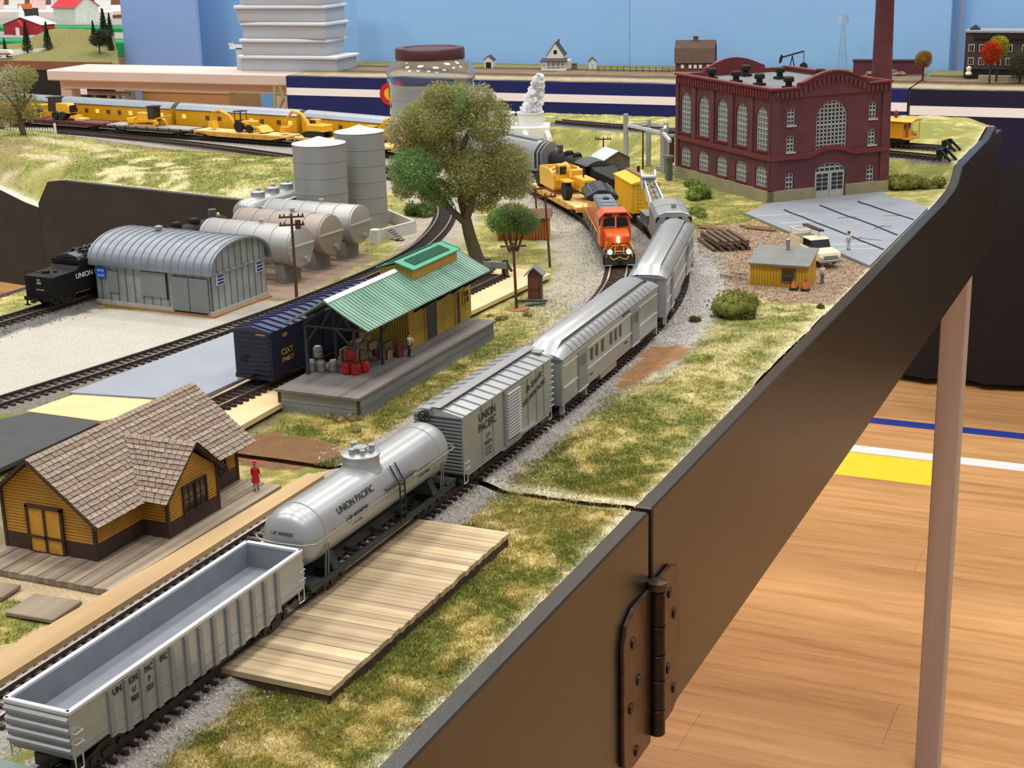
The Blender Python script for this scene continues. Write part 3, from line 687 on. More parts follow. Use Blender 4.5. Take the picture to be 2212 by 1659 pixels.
for t, yy, zz, sz, q in (('UN', -.0614, .0318, .0044, .95), ('ION', -.0502, .0318, .0044, .78), ('PAC', -.0391, .0318, .0044, .72), ('IFIC', -.0279, .0318, .0044, .78), ('U', -.0502, .0268, .0036, 1), ('P', -.0391, .0268, .0036, 1), ('903', -.0502, .0225, .0040, .9), ('551', -.0391, .0225, .0040, .9)):
    text(t, sz, decal, gd, (HW+.0003, yy, zz), RIGHT, bold=.02, sx=q)

# ---- tank car
tk = car_at(T1, .7275, .175, 'tank_car', 'silver single dome tank car on a black frame behind the gondola', 'tank car')
TZ, TR = .0345, .0172
pr = [(.0005, -.0865), (.006, -.0862), (.0115, -.0848), (.0150, -.0822), (.0168, -.0785), (TR, -.0745), (TR, -.0700), (TR+.0004, -.0698), (TR+.0004, -.0660), (TR, -.0658), (TR, .0658), (TR+.0004, .0660), (TR+.0004, .0698), (TR, .0700), (TR, .0745), (.0168, .0785), (.0150, .0822), (.0115, .0848), (.006, .0862), (.0005, .0865)]
part('tank', MB().lathe(pr, (0, 0, TZ), 40, ax='y'), silver, tk, smooth=True)
dm = part('dome', MB().lathe([(.0128, .0470), (.0114, .0492), (.0109, .0505), (.0109, .0560), (.0115, .0563), (.0115, .0573), (.0100, .0580), (.005, .0583), (.001, .0584)], (0, 0, 0), 28), silver, tk, smooth=True)
for (a, b, rr, hh_) in ((0, 0, .0034, .0022), (.006, .003, .0017, .0034), (-.006, .003, .0017, .0034), (-.002, -.0065, .0016, .0026), (.0045, -.005, .0014, .0022)):
    part('valve', MB().cyl((a, b, .0575), (a, b, .0582+hh_), rr, n=10).cyl((a, b, .0580+hh_), (a, b, .0588+hh_), rr*1.25, n=10), silver, dm, smooth=True)
part('hatch_bar', MB().box(-.008, .008, -.0007, .0007, .0592, .0600), silver, dm)
rl = MB()
for s in (-1, 1):
    rl.tube([(s*(TR+.0018), -.083, TZ+.001), (s*(TR+.0018), .083, TZ+.001)], .00045, 5)
    for yy in (-.06, -.03, .03, .06): rl.bar((s*TR, yy, TZ+.001), (s*(TR+.0018), yy, TZ+.001), .0007)
for s in (-1, 1):
    rl.tube([(TR+.0018, s*.083, TZ+.001), (TR*.75, s*.0880, TZ+.001), (0, s*.0890, TZ+.001), (-TR*.75, s*.0880, TZ+.001), (-TR-.0018, s*.083, TZ+.001)], .00045, 5)
part('handrail', rl, pm('thin_grey_wire', (150, 152, 150), .4, .5, .05, 80), tk)
fr = MB().box(-.0042, .0042, -.088, .088, .0075, .0135)
for s in (-1, 1):
    fr.box(min(s*.0150, s*.0166), max(s*.0150, s*.0166), -.087, .087, .0082, .0116)
    fr.box(-.0166, .0166, min(s*.0760, s*.0885), max(s*.0760, s*.0885), .0110, .0130)
    fr.prism([(-.0166, .0120), (.0166, .0120), (.0125, .0215), (.006, .0190), (-.006, .0190), (-.0125, .0215)], 'y', s*.060-.003, s*.060+.003)
    for q in (-.03, .0, .03): fr.box(min(s*.004, s*.0155), max(s*.004, s*.0155), q-.001, q+.001, .009, .0112)
part('underframe', fr, pm('dark_green_black_frame', (38, 44, 42), .6, 0, .15, 100), tk)
st = MB()
for q in (-.071, -.068, .068, .071):
    for s in (-1, 1): st.bar((s*.0160, q, .0125), (s*(TR+.0002), q, TZ-.004), .0007, .0004)
part('tank_strap', st, silver_shaded, tk)
ld = MB()
for q in (.010, .016): ld.bar((TR+.0022, q, .0120), (TR+.0022, q, TZ+.002), .0007).bar((TR+.0022, q, TZ+.002), (TR-.004, q, TZ+.013), .0006)
for k in range(6): ld.bar((TR+.0022, .010, .0135+k*.0045), (TR+.0022, .016, .0135+k*.0045), .0006)
ld.bar((TR+.001, -.004, TZ+.0035), (TR+.001, .030, TZ+.0035), .0022, .0006).bar((TR+.0028, -.004, TZ+.0045), (TR+.0028, .030, TZ+.0045), .0005)
part('ladder', ld, black, tk)
bogie(tk, .060); bogie(tk, -.060); coupler(tk, .0885, 1); coupler(tk, -.0885, -1)
def on_tank(t, sz, yy, ang):
    x = (TR+.0003)*math.cos(ang); z = TZ+(TR+.0003)*math.sin(ang); text(t, sz, decal, tk, (x, yy, z), (R(90)-ang, 0, R(90)), bold=.01)
on_tank('UNION PACIFIC', .0056, -.034, R(28)); on_tank('UP 909908', .0052, -.036, R(2)); on_tank('CAPY 8070 GAL', .0028, .045, R(0)); on_tank('LD LMT 98000', .0024, .045, R(-11)); on_tank('LT WT 45100', .0018, -.036, R(-12))
text('UP 909908', .0030, decal, tk, (0, -.0868, TZ+.0055), FRONT, bold=.01)

# ---- boxcar
bx = car_at(T1, .8985, .145, 'boxcar', 'silver boxcar with louvred door and UNION PACIFIC lettering', 'boxcar')
BL, BW, Z0, ZE, ZP = .0735, .0175, .0110, .0498, .0545
part('body', MB().prism([(-BW, Z0), (BW, Z0), (BW, ZE), (0, ZP-.0015), (-BW, ZE)], 'y', -BL+.001, BL-.001), silver, bx, bev=.0003)
pe = [(0, Z0)]
z = Z0+.0008
while z < ZE-.003: pe += [(0, z), (.0012, z+.0006), (.0012, z+.0014), (0, z+.0020)]; z += .0024
pe += [(0, ZE), (-.0015, ZE), (-.0015, Z0)]
for s in (-1, 1): part('ribbed_end', MB().prism([(s*(BL-.001+a), b) for a, b in pe], 'x', -BW+.0008, BW-.0008), silver_shaded, bx)
part('roof', MB().prism([(-BW-.0008, ZE-.0004), (BW+.0008, ZE-.0004), (BW+.0008, ZE+.0008), (0, ZP), (-BW-.0008, ZE+.0008)], 'y', -BL-.0006, BL+.0006), silver, bx)
for k in range(13):
    yy = -BL+.003+k*(2*BL-.006)/12
    for s in (-1, 1): part('roof_rib', MB().bar((s*.0035, yy, ZP-.0006), (s*(BW+.0006), yy, ZE+.0009), .0011, .0014), silver, bx)
part('running_board', MB().box(-.0038, .0038, -BL-.002, BL+.002, ZP+.0010, ZP+.0018), silver, bx, bev=.0002)
part('roof_platform', MB().box(-.011, -.0035, -BL-.002, -BL+.006, ZP-.001, ZP).box(.0035, .011, BL-.006, BL+.002, ZP-.0008, ZP+.0002), silver, bx)
dr = part('door', MB().box(BW, BW+.0009, -.0075, .0150, Z0+.002, ZE-.0022), silver, bx)
for k in range(15): part('door_louvre', MB().prism([(BW+.0008, Z0+.0030+k*.0022), (BW+.0022, Z0+.0036+k*.0022), (BW+.0022, Z0+.0042+k*.0022), (BW+.0008, Z0+.0046+k*.0022)], 'y', -.0068, .0143), pm('bright_silver_rim', (0, 0, 0)), dr)
part('door_track', MB().box(BW, BW+.0018, -.0105, .040, Z0+.0002, Z0+.0016).box(BW, BW+.0014, -.0105, .040, ZE-.0022, ZE-.0012), silver, bx)
part('door_post', MB().box(BW, BW+.0012, -.0105, -.0085, Z0, ZE-.001), silver_shaded, bx)
for yy in (-.045, -.028, .030, .045, .058): part('panel_seam', MB().box(BW, BW+.00035, yy-.0005, yy+.0005, Z0, ZE-.001), silver_shaded, bx)
part('side_sill', MB().prism([(-BL+.004, Z0), (BL-.004, Z0), (BL-.008, Z0-.002), (.02, Z0-.002), (.018, Z0-.0035), (-.012, Z0-.0035), (-.014, Z0-.002), (-BL+.008, Z0-.002)], 'x', BW-.001, BW), silver, bx)
for s in (-1, 1):
    for z in ([.0155, .0195] if s < 0 else [.0155+.0043*k for k in range(8)]):
        y0 = s*BL-(.006 if s > 0 else -.001); part('grab_iron', MB().tube([(BW, y0, z), (BW+.0016, y0, z), (BW+.0016, y0+.005, z), (BW, y0+.005, z)], .00035, 5), brim, bx)
    y0 = s*(BL-.004); part('stirrup', MB().tube([(BW-.0006, y0-.002, Z0), (BW-.0006, y0-.002, .0050), (BW-.0006, y0+.003, .0050), (BW-.0006, y0+.003, Z0)], .00045, 5), brim, bx)
g = MB()
for xx in (-.011, -.0055): g.bar((xx, -BL-.0018, Z0+.004), (xx, -BL-.0018, ZE-.001), .0006)
for k in range(8): g.bar((-.011, -BL-.0018, Z0+.006+k*.004), (-.0055, -BL-.0018, Z0+.006+k*.004), .0006)
part('end_ladder', g, silver_shaded, bx)
bwz = (-.0075, -BL-.0035, ZE-.0005)
w = MB(); w.lathe([(.0034, -.0004), (.0042, -.0004), (.0042, .0004), (.0034, .0004)], bwz, 16, ax='y', caps=False)
for k in range(5): t = 2*PI*k/5; w.bar(bwz, (bwz[0]+.0036*math.cos(t), bwz[1], bwz[2]+.0036*math.sin(t)), .0006)
w.cyl((bwz[0], bwz[1], bwz[2]), (bwz[0], -BL, bwz[2]), .0008, n=6).cyl((bwz[0], bwz[1]-.0008, bwz[2]), (bwz[0], bwz[1], bwz[2]), .0013, n=8)
part('brake_wheel', w, black, bx)
part('center_sill', MB().box(-.004, .004, -BL, BL, .006, .0112), black, bx); bogie(bx, .050); bogie(bx, -.050); coupler(bx, BL, 1); coupler(bx, -BL, -1)
X = BW+.0004
for t, sz, yy, zz in (('UNION', .0078, -.0365, .0420), ('PACIFIC', .0078, -.0365, .0348), ('U P', .0042, -.0365, .0270), ('903874', .0036, -.0365, .0222)): text(t, sz, decal, bx, (X, yy, zz), RIGHT, bold=.012)
for k, t in enumerate(('CAPY 100000', 'LD LMT 122600', 'LT WT 46400')): text(t, .0017, decal, bx, (X, -.0365, .0185-.0022*k), RIGHT)
text('Be Specific', .0066, decal, bx, (X, .0405, .0415), (R(90), R(-10), R(90)), shear=.35, bold=.006)
text('SHIP UNION PACIFIC', .0050, decal, bx, (X, .0405, .0335), (R(90), R(-10), R(90)), shear=.12, sx=.86, bold=.015)

# ---- two silver passenger cars with raised clerestory roofs
def clerestory_car(tr, s0, s1, label, windows):
    c = place(tr, s0, s1, 'passenger_car', label, 'passenger car', group='silver work train coaches'); L = .1215; Wd = .0172
    part('body', MB().prism([(-Wd, .0075), (Wd, .0075), (Wd, .0435), (-Wd, .0435)], 'y', -L+.001, L-.001), silver, c, bev=.0004)
    def sec(h): return arc(-Wd-.0006, .0432, -.0088, .0492, .0014, 6)+[(-.0086, .0492), (-.0086, .0492+h)]+arc(-.0100, .0492+h, .0100, .0492+h, .0024, 8)+[(.0086, .0492+h), (.0086, .0492)]+arc(.0088, .0492, Wd+.0006, .0432, .0014, 6)
    v = MB(); ends = []
    for yy, h, sq in ((-L-.0006, -.004, .55), (-L+.006, -.0010, .82), (-L+.014, .0012, .97), (-L+.020, .0030, 1), (L-.020, .0030, 1), (L-.014, .0012, .97), (L-.006, -.0010, .82), (L+.0006, -.004, .55)):
        ends.append([(x, yy, .0432+(z-.0432)*sq) for x, z in sec(max(h, -.002))])
    n = len(ends[0])
    for r_ in ends: v.v += r_
    for j in range(len(ends)-1):
        for i in range(n-1): v.f.append((j*n+i, (j+1)*n+i, (j+1)*n+i+1, j*n+i+1))
    v.f.append(tuple(range(n))); v.f.append(tuple(range((len(ends)-1)*n, len(ends)*n))[::-1])
    part('roof', v, silver, c, smooth=True)
    for k in range(20):
        yy = -L+.024+k*(2*L-.048)/19
        part('roof_seam', MB().tube([(x*1.0, yy, z+.0002) for x, z in arc(.0095, .0490, Wd+.0006, .0434, .0014, 4)], .0004, 5), silver, c)
        part('roof_seam', MB().tube([(-x, yy, z+.0002) for x, z in arc(.0095, .0490, Wd+.0006, .0434, .0014, 4)], .0004, 5), silver, c)
    part('vent_strip', MB().box(.0084, .0089, -L+.022, L-.022, .0496, .0518).box(-.0089, -.0084, -L+.022, L-.022, .0496, .0518), pm('vent_grey', (118, 119, 120), .5, .2, .05, 80), c)
    part('letter_board', MB().box(Wd, Wd+.0004, -L+.002, L-.002, .0395, .0425), silver, c)
    bl = pm('bright_silver_rim', (0, 0, 0))
    for (a, b) in ((-L+.003, -.088), (-.066, .046), (.064, L-.004)):
        part('belt_rail', MB().box(Wd, Wd+.0009, a, b, .0370, .0377), bl, c); part('belt_rail', MB().box(Wd, Wd+.0009, a, b, .0205, .0212), bl, c)
    for yc in (-.077, .055):
        d = part('baggage_door', MB().box(Wd, Wd+.0010, yc-.0095, yc+.0095, .0095, .0385), silver_shaded, c)
        for q in (-.005, -.0017, .0017, .005): part('door_window', MB().box(Wd+.0010, Wd+.0013, yc+q-.0011, yc+q+.0011, .0275, .0355), pm('grey_window', (96, 98, 100), .25, .1, .1, 60), d)
        part('door_sill', MB().box(Wd, Wd+.0016, yc-.0105, yc+.0105, .0085, .0097), bl, c)
    if windows:
        for k, yy in enumerate((-.055, -.043, -.029, -.008, .004, .016)):
            part('window', MB().box(Wd, Wd+.0006, yy-.0021, yy+.0021, .0255, .0345), pm('dark_bronze_window', (70, 64, 58), .25, .1, .1, 60), c)
            part('window_post', MB().box(Wd, Wd+.0008, yy+.0023, yy+.0029, .0250, .0350), bl, c)
        text('UNION PACIFIC', .0030, decal, c, (Wd+.0006, .030, .0410), RIGHT, bold=.01); text('903666', .0028, decal, c, (Wd+.0006, .030, .0165), RIGHT); text('903666', .0024, decal, c, (Wd+.0006, -.057, .0145), RIGHT)
    part('diaphragm', MB().box(-.0068, .0068, -L-.003, -L+.001, .009, .0425).box(-.0068, .0068, L-.001, L+.003, .009, .0425), pm('dull_grey_end', (104, 110, 114), .55, .1, .1, 80), c)
    part('skirt_box', MB().box(.0060, .0160, -.030, .010, .0020, .0078).box(-.016, -.006, -.01, .03, .002, .0078), silver, c, bev=.0003)
    part('step', MB().box(.0140, Wd, -L+.002, -L+.005, .001, .0078).box(.0140, Wd, L-.005, L-.002, .001, .0078).box(.0140, Wd, -.070, -.067, .001, .0078), silver, c)
    part('underframe', MB().box(-.012, .012, -L, L, .0062, .0078), black, c)
    for yy in (-.085, .085): bogie(c, yy, wb=.014)
    coupler(c, L+.002, 1, .006); coupler(c, -L-.002, -1, .006); return c
clerestory_car(T1, s_at_y(T1, 1.006), s_at_y(T1, 1.216), 'silver coach with clerestory roof and small windows behind the boxcar', True)
clerestory_car(T1, s_at_y(T1, 1.262)+.01, s_at_y(T1, 1.262)+.222, 'second silver coach on the curve, nearest the crane', False)

# ---- crane car with lattice boom
s_cr = s_at_y(T1, 1.262)+.262
cr = place(T1, s_cr, s_cr+.125, 'crane_car', 'silver wrecking crane with black chevrons and raised lattice boom', 'crane car')
dgrey = pm('dark_grey_deck', (92, 95, 96), .6, 0, .1, 60)
part('deck', MB().box(-.0178, .0178, -.066, .072, .0090, .0128), dgrey, cr, bev=.0004)
part('turntable', MB().cyl((0, 0, .0128), (0, 0, .0162), .014, n=24), black, cr, smooth=True)
cab = part('cab', MB().prism([(-.0195, .0162), (.0195, .0162), (.0195, .0435), (.0165, .0485), (.008, .0512), (-.008, .0512), (-.0165, .0485), (-.0195, .0435)], 'y', -.052, .030), silver, cr, bev=.0008)
part('roof_stack', MB().cyl((.002, -.030, .0510), (.002, -.030, .0555), .0028, n=14), silver_shaded, cab, smooth=True)
part('hazard_panel', MB().box(-.0190, .0190, -.0535, -.0522, .0335, .0462), silver, cab)
for s in (-1, 1):
    for q in (.0045, .0145): part('chevron', MB().prism([(s*q, .0458), (s*(q+.0035), .0458), (s*(q+.0085 if q < .01 else .0190), .0338 if q < .01 else .0393), (s*(q+.0050 if q < .01 else .0190), .0338 if q < .01 else .0438)], 'y', -.0540, -.0534), black, cab)
part('roof_seam', MB().tube([(-.0196, -.012, .0435), (-.0166, -.012, .0487), (-.008, -.012, .0515), (.008, -.012, .0515), (.0166, -.012, .0487), (.0196, -.012, .0435)], .0004, 5), silver_shaded, cab)
bm = MB(); b0, b1 = Vector((-.006, .020, .030)), Vector((-.015, .100, .060)); hw0, hw1 = .0085, .0055
d = (b1-b0); up = Vector((0, -.37, .93)); rt = Vector((1, -.1, 0))
def bp(t, i, j): w_ = hw0+(hw1-hw0)*t; return b0+d*t+rt*(w_*i)+up*(w_*.7*j)
for i in (-1, 1):
    for j in (-1, 1): bm.bar(bp(0, i, j), bp(1, i, j), .0017)
for k in range(7):
    a, b = k/7, (k+1)/7
    for j in (-1, 1): bm.bar(bp(a, -1, j), bp(b, 1, j), .001); bm.bar(bp(a, 1, j), bp(b, -1, j), .001)
    for i in (-1, 1): bm.bar(bp(a, i, -1), bp(b, i, 1), .001)
part('boom', bm, pm('pale_silver', (190, 193, 196), .4, .2, .04, 60), cr)
part('boom_head', MB().prism([(.088, .052), (.105, .056), (.108, .068), (.100, .072), (.092, .066)], 'x', -.0235, -.0215).prism([(.088, .052), (.105, .056), (.108, .068), (.100, .072), (.092, .066)], 'x', -.0085, -.0065).box(-.0235, -.0065, .090, .104, .0635, .0655).cyl((-.0235, .099, .062), (-.0065, .099, .062), .004, n=12), pm('pale_silver', (0, 0, 0)), cr)
part('cable', MB().tube([(-.012, .100, .066), (-.004, .02, .0455)], .0004, 4).tube([(-.018, .100, .066), (-.008, .02, .0455)], .0004, 4), black, cr)
bogie(cr, .048, wb=.008); bogie(cr, -.045, wb=.008)

# ---- grey idler car under the boom
ic = place(T1, s_cr+.150, s_cr+.190, 'idler_car', 'short dark grey idler car under the crane boom', 'flat car')
part('deck', MB().box(-.0175, .0175, -.030, .030, .0085, .0125), dgrey, ic, bev=.0004); part('tool_bin', MB().box(-.0170, .0060, -.027, .012, .0125, .0215), dgrey, ic, bev=.0006); part('bin_lid', MB().box(-.0176, .0066, -.028, .013, .0215, .0228), pm('grey_bin_lid', (120, 124, 124), .6, 0, .1, 60), ic)
bogie(ic, .016, wb=.007); bogie(ic, -.016, wb=.007)
# ---- yellow work boxcar
s_y = s_cr+.228
yb = place(T1, s_y+.005, s_y+.065, 'work_boxcar', 'yellow outfit boxcar standing behind the crane boom', 'boxcar')
part('body', MB().prism([(-.0172, .010), (.0172, .010), (.0172, .0455), (0, .0498), (-.0172, .0455)], 'y', -.038, .042), pm('outfit_yellow', (240, 186, 24), .42, 0, .06, 60, coat=.2), yb, bev=.0004)
part('roof', MB().prism([(-.0185, .0450), (.0185, .0450), (.0185, .0462), (0, .0510), (-.0185, .0462)], 'y', -.040, .044), pm('outfit_yellow', (0, 0, 0)), yb)
part('roof_walk', MB().box(-.003, .003, -.040, .044, .0515, .0523), pm('rusty_walk', (120, 96, 84), .7, 0, .1, 60), yb)
part('smoke_jack', MB().cyl((.007, .02, .049), (.007, .02, .0575), .0018, n=10), black, yb)
py_ = pm('pale_yellow', (244, 206, 84), .4)
for k in range(7): part('grab_iron', MB().bar((-.0105, -.0392, .0150+k*.0042), (-.0055, -.0392, .0150+k*.0042), .0008), py_, yb)
for a, z in ((.005, .036), (.0105, .026), (.003, .024), (.010, .032)): part('grab_iron', MB().bar((a-.004, -.0392, z), (a+.004, -.0392, z), .0009), py_, yb)
for xx in (-.0135, .0135): part('corner_strip', MB().bar((xx, -.0386, .012), (xx, -.0386, .044), .0010), py_, yb)
part('coupler_box', MB().box(-.004, .004, -.044, -.038, .005, .0095), black, yb)
bogie(yb, .022); bogie(yb, -.020)

# ---- orange locomotive
s_l = s_at_y(T2, 1.487)
lx_, ly_, _h = on_track(T2, s_l); lh_ = chord(T2, s_l, s_l+.225)[2]
lc = root('diesel_locomotive', 'orange and black diesel locomotive with two glowing ditch lights', 'locomotive', (lx_, ly_, RT), lh_)
orange = pm('locomotive_orange', (224, 94, 24), .38, 0, .06, 80, coat=.3); lblack = pm('locomotive_black', (40, 42, 45), .5, 0, .1, 60); lgrey = pm('loco_roof_grey', (104, 112, 120), .55, 0, .15, 60)  # roof grey is lighter than the locomotive black
part('frame', MB().box(-.0168, .0168, -.006, .236, .0085, .0120), lblack, lc, bev=.0004)
part('fuel_tank', MB().prism([(-.0140, .0085), (-.0140, .0035), (-.011, .0018), (.011, .0018), (.0140, .0035), (.0140, .0085)], 'y', .085, .150), lblack, lc)
nose = MB().prism([(.004, .0120), (.004, .0290), (.0065, .0305), (.024, .0330), (.030, .0330), (.030, .0120)], 'x', -.0125, .0125)
no = part('nose', nose, orange, lc, bev=.001)
cabp = MB().prism([(-.0162, .0120), (.0162, .0120), (.0165, .0330), (.0150, .0440), (.0095, .0482), (-.0095, .0482), (-.0150, .0440), (-.0165, .0330)], 'y', .0285, .0560)
cb = part('cab', cabp, orange, lc, bev=.0005)
part('cab_roof', MB().prism([(-.0172, .0432), (-.0115, .0490), (.0115, .0490), (.0172, .0432), (.0176, .0444), (.0120, .0502), (-.0120, .0502), (-.0176, .0444)], 'y', .0262, .0585), orange, cb)
for s in (-1, 1):
    part('windshield', MB().prism([(s*.0012, .0335), (s*.0135, .0350), (s*.0125, .0432), (s*.0012, .0445)], 'y', .0276, .0286), cabglass, cb)
    part('side_window', MB().box(min(s*.0164, s*.0169), max(s*.0164, s*.0169), .036, .051, .0340, .0420), cabglass, cb)
    part('number_board', MB().box(min(s*.004, s*.0110), max(s*.004, s*.0110), .0266, .0284, .0452, .0480), black, cb)
part('wiper', MB().bar((0, .0270, .0340), (-.010, .0270, .0345), .0006).bar((0, .0270, .0450), (0, .0270, .0335), .001), pm('pale_trim', (220, 190, 170), .5), cb)
HEAD = emit('warm_headlight', (255, 222, 150), 9.)
for z in (.0272, .0238): part('headlight', MB().cyl((0, .0022, z), (0, .0045, z), .0017, n=14), HEAD, no, smooth=True)
for s in (-1, 1):
    dl = part('ditch_light', MB().cyl((s*.0098, -.0082, .0145), (s*.0098, -.0055, .0145), .0024, n=16), HEAD, lc, smooth=True)
    part('lamp_bracket', MB().cyl((s*.0098, -.0056, .0145), (s*.0098, -.002, .0145), .0030, n=12).box(s*.0098-.0012, s*.0098+.0012, -.0055, -.002, .010, .0125), lblack, lc)
text('BNSF', .0066, black, no, (0, .0035, .0188), FRONT, shear=.4, bold=.02, sx=1.15)
part('speed_line', MB().box(-.0105, .0105, .0034, .0039, .0150, .0155), black, no)
hd = part('hood', MB().prism([(-.0108, .0120), (.0108, .0120), (.0108, .0440), (.0085, .0462), (-.0085, .0462), (-.0108, .0440)], 'y', .0560, .232), orange, lc, bev=.0004)
part('hood_roof', MB().prism([(-.0112, .0420), (-.0112, .0444), (-.0088, .0468), (.0088, .0468), (.0112, .0444), (.0112, .0420)], 'y', .0580, .160), lgrey, hd)
for q in (.070, .090, .112, .135): part('roof_hatch', MB().box(-.0078, .0078, q-.008, q+.008, .0468, .0475), lgrey, hd)
part('exhaust_stack', MB().box(-.003, .003, .118, .128, .0466, .0492), black, hd)
rw = part('radiator_wing', MB().prism([(-.0185, .0400), (-.0180, .0440), (-.004, .0512), (.004, .0512), (.0180, .0440), (.0185, .0400), (.0110, .0380), (-.0110, .0380)], 'y', .160, .226), lblack, hd, bev=.0004)
for s in (-1, 1):
    for q in (.162, .180, .198, .216): part('radiator_rib', MB().bar((s*.0178, q, .0444), (s*.0045, q, .0516), .0008), lgrey, rw)
    part('radiator_rib', MB().bar((s*.0118, .162, .0480), (s*.0118, .226, .0480), .0008), lgrey, rw)
rail_y = pm('handrail_yellow', (238, 190, 70), .45, 0, .05, 60)
hr = MB()
for s in (-1, 1):
    hr.tube([(s*.0045, -.0072, .0125), (s*.0045, -.0072, .0212), (s*.0035, -.0072, .0220), (s*.001, -.0072, .0206)], .0005, 6)
    hr.tube([(s*.0140, -.0072, .0090), (s*.0125, -.0072, .0140), (s*.0062, -.0072, .0220), (s*.0045, -.0072, .0212)], .0005, 6)
    hr.tube([(s*.0152, .004, .0095), (s*.0158, -.002, .0160), (s*.0120, .002, .0235)], .0005, 6)
    hr.tube([(s*.0164, .058, .0120), (s*.0164, .058, .0230), (s*.0164, .228, .0230), (s*.0164, .228, .0120)], .0004, 6)
    for q in (.09, .125, .16, .195): hr.bar((s*.0164, q, .0120), (s*.0164, q, .0230), .0006)
hr.tube([(-.0045, -.0072, .0150), (.0045, -.0072, .0150)], .0005, 6)
hr.tube([(-.0100, -.0080, .0100), (-.0075, -.0085, .0068), (-.0045, -.0085, .0068), (0, -.0085, .0095), (.0045, -.0085, .0068), (.0075, -.0085, .0068), (.0100, -.0080, .0100)], .0005, 6)
part('handrail', hr, rail_y, lc)
part('step_well', MB().box(-.0168, -.0105, -.006, .003, .0010, .0085).box(.0105, .0168, -.006, .003, .0010, .0085), black, lc)
part('snow_plow', MB().prism([(-.0055, .0006), (-.0110, .0010), (-.0075, .0085), (-.0045, .0085)], 'x', -.0155, .0155), blackm, lc)
part('plow_trim', MB().box(-.0150, -.0080, -.0112, -.0108, .0008, .0014).box(.008, .015, -.0112, -.0108, .0008, .0014), white_pl, lc)
coupler(lc, -.006, -1, .0060)
for yy in (.042, .190): bogie(lc, yy, lblack, wb=.021, r=.0058)
# ================================================================== buildings on the two near modules
def slab(poly, z0, z1): return MB().prism(poly, 'z', z0, z1)
# ---- depot with its planked platform
mustard = striped('mustard_clapboard', (150, 100, 28), (196, 142, 48), 160, 'Z', .25, .65)
mustard_s = pm('mustard_plain', (196, 142, 48), .65, 0, .14, 160, .15); brown = pm('depot_brown', (62, 42, 33), .65, 0, .14, 120, .1)
dp = root('depot_platform', 'weathered grey plank platform under the mustard station', 'platform', (-.588, .71, 0))
plk = [pm('grey_plank_a', (152, 136, 116), .8, 0, .16, 90, .25, 400, c2=(120, 106, 90), stretch=(1, .06, 1)), pm('grey_plank_b', (168, 152, 130), .8, 0, .16, 90, .25, 400, c2=(134, 120, 102), stretch=(1, .06, 1))]
nk = 24; x0 = -.0545
for k in range(nk):
    me = MB().box(x0+k*.0044, x0+(k+1)*.0044-.00025, -.083, .0945, .0006, .0040+.0002*(k % 3))
    part('plank', me, plk[k % 2], dp)
st = root('station_depot', 'mustard yellow station depot with brown base and shingled cross gable roof', 'building', (-.588, .71, .004))
SX0, SX1, SY0, SY1 = -.0500, .0170, -.052, .094; RX = -.0225     # left wall, right wall, near and far walls, ridge
prof = [(SX0, 0), (SX1, 0), (SX1, .0300), (RX, .0585), (SX0, .0375)]
part('wall', MB().prism([(a, b) for a, b in prof], 'y', SY0, SY1), mustard, st)
part('base_panel', MB().box(SX0-.0006, SX1+.0006, SY0-.0006, SY1+.0006, -.0006, .0100), brown, st)
for (a, b, c, d) in ((SX0, SY0, .0375, .0016), (SX1, SY0, .0300, .0016), (SX1, SY1, .0300, .0016)):
    part('corner_board', MB().box(a-.0010, a+.0010, b-.0010, b+.0010, 0, c), brown, st)
bw = MB().box(.017, .0365, -.008, .044, 0, .0300).prism([(-.008, .030), (.044, .030), (.018, .0490)], 'x', -.008, .0362)
part('bay_wall', bw, mustard, st); part('bay_base', MB().box(.017, .0371, -.0086, .0446, -.0006, .0100), brown, st)
for q in (-.008, .044): part('corner_board', MB().box(.0355, .0373, q-.0010, q+.0010, 0, .0300), brown, st)
SHM = [pm('shingle_%d' % k, c, .8, 0, .2, 500, .3, 900, c2=d) for k, (c, d) in enumerate((((168, 150, 132), (128, 110, 96)), ((156, 140, 124), (118, 104, 92)), ((176, 160, 142), (136, 118, 102)), ((150, 128, 112), (120, 98, 84))))]
def courses(parent, p_eave0, p_eave1, p_ridge0, p_ridge1, n, th=.0009, ms=SHM):
    """overlapping shingle courses from eave line to ridge line"""
    a0, a1, b0, b1 = map(Vector, (p_eave0, p_eave1, p_ridge0, p_ridge1)); nrm = (a1-a0).cross(b0-a0).normalized()
    if nrm.z < 0: nrm = -nrm
    for k in range(n):
        t, u = k/n, min(1, (k+1.25)/n); m = MB(); A, B, Cc, D = a0.lerp(b0, t), a1.lerp(b1, t), a1.lerp(b1, u), a0.lerp(b0, u); w = (B-A).length; nn = max(2, int(w/.0045)); 
        for i in range(nn):
            s0, s1 = i/nn, (i+.93)/nn; q = [A.lerp(B, s0), A.lerp(B, s1), D.lerp(Cc, s1), D.lerp(Cc, s0)]; j = nrm*th*random.uniform(.85, 1.25); e = (A-D).normalized()*random.uniform(0, .0004)
            vs = [q[0]+j+e, q[1]+j+e, q[2]+nrm*.0001, q[3]+nrm*.0001, q[0]+e, q[1]+e]
            m.add(vs, [(0, 1, 2, 3), (4, 5, 1, 0)])
        part('shingle_course', m, ms[k % len(ms)], parent)
ro = part('roof', MB().add([(.0248, -.0585, .0240), (.0248, .1060, .0240), (RX, .1060, .0606), (RX, -.0585, .0606), (-.0545, -.0585, .0345), (-.0545, .1060, .0345)], [(0, 1, 2, 3), (3, 2, 5, 4)]), brown, st)
so = ro.modifiers.new('board', 'SOLIDIFY'); so.thickness = .0012; so.offset = -1
courses(ro, (.0252, -.0590, .0242), (.0252, .1065, .0242), (RX, -.0590, .0608), (RX, .1065, .0608), 17)
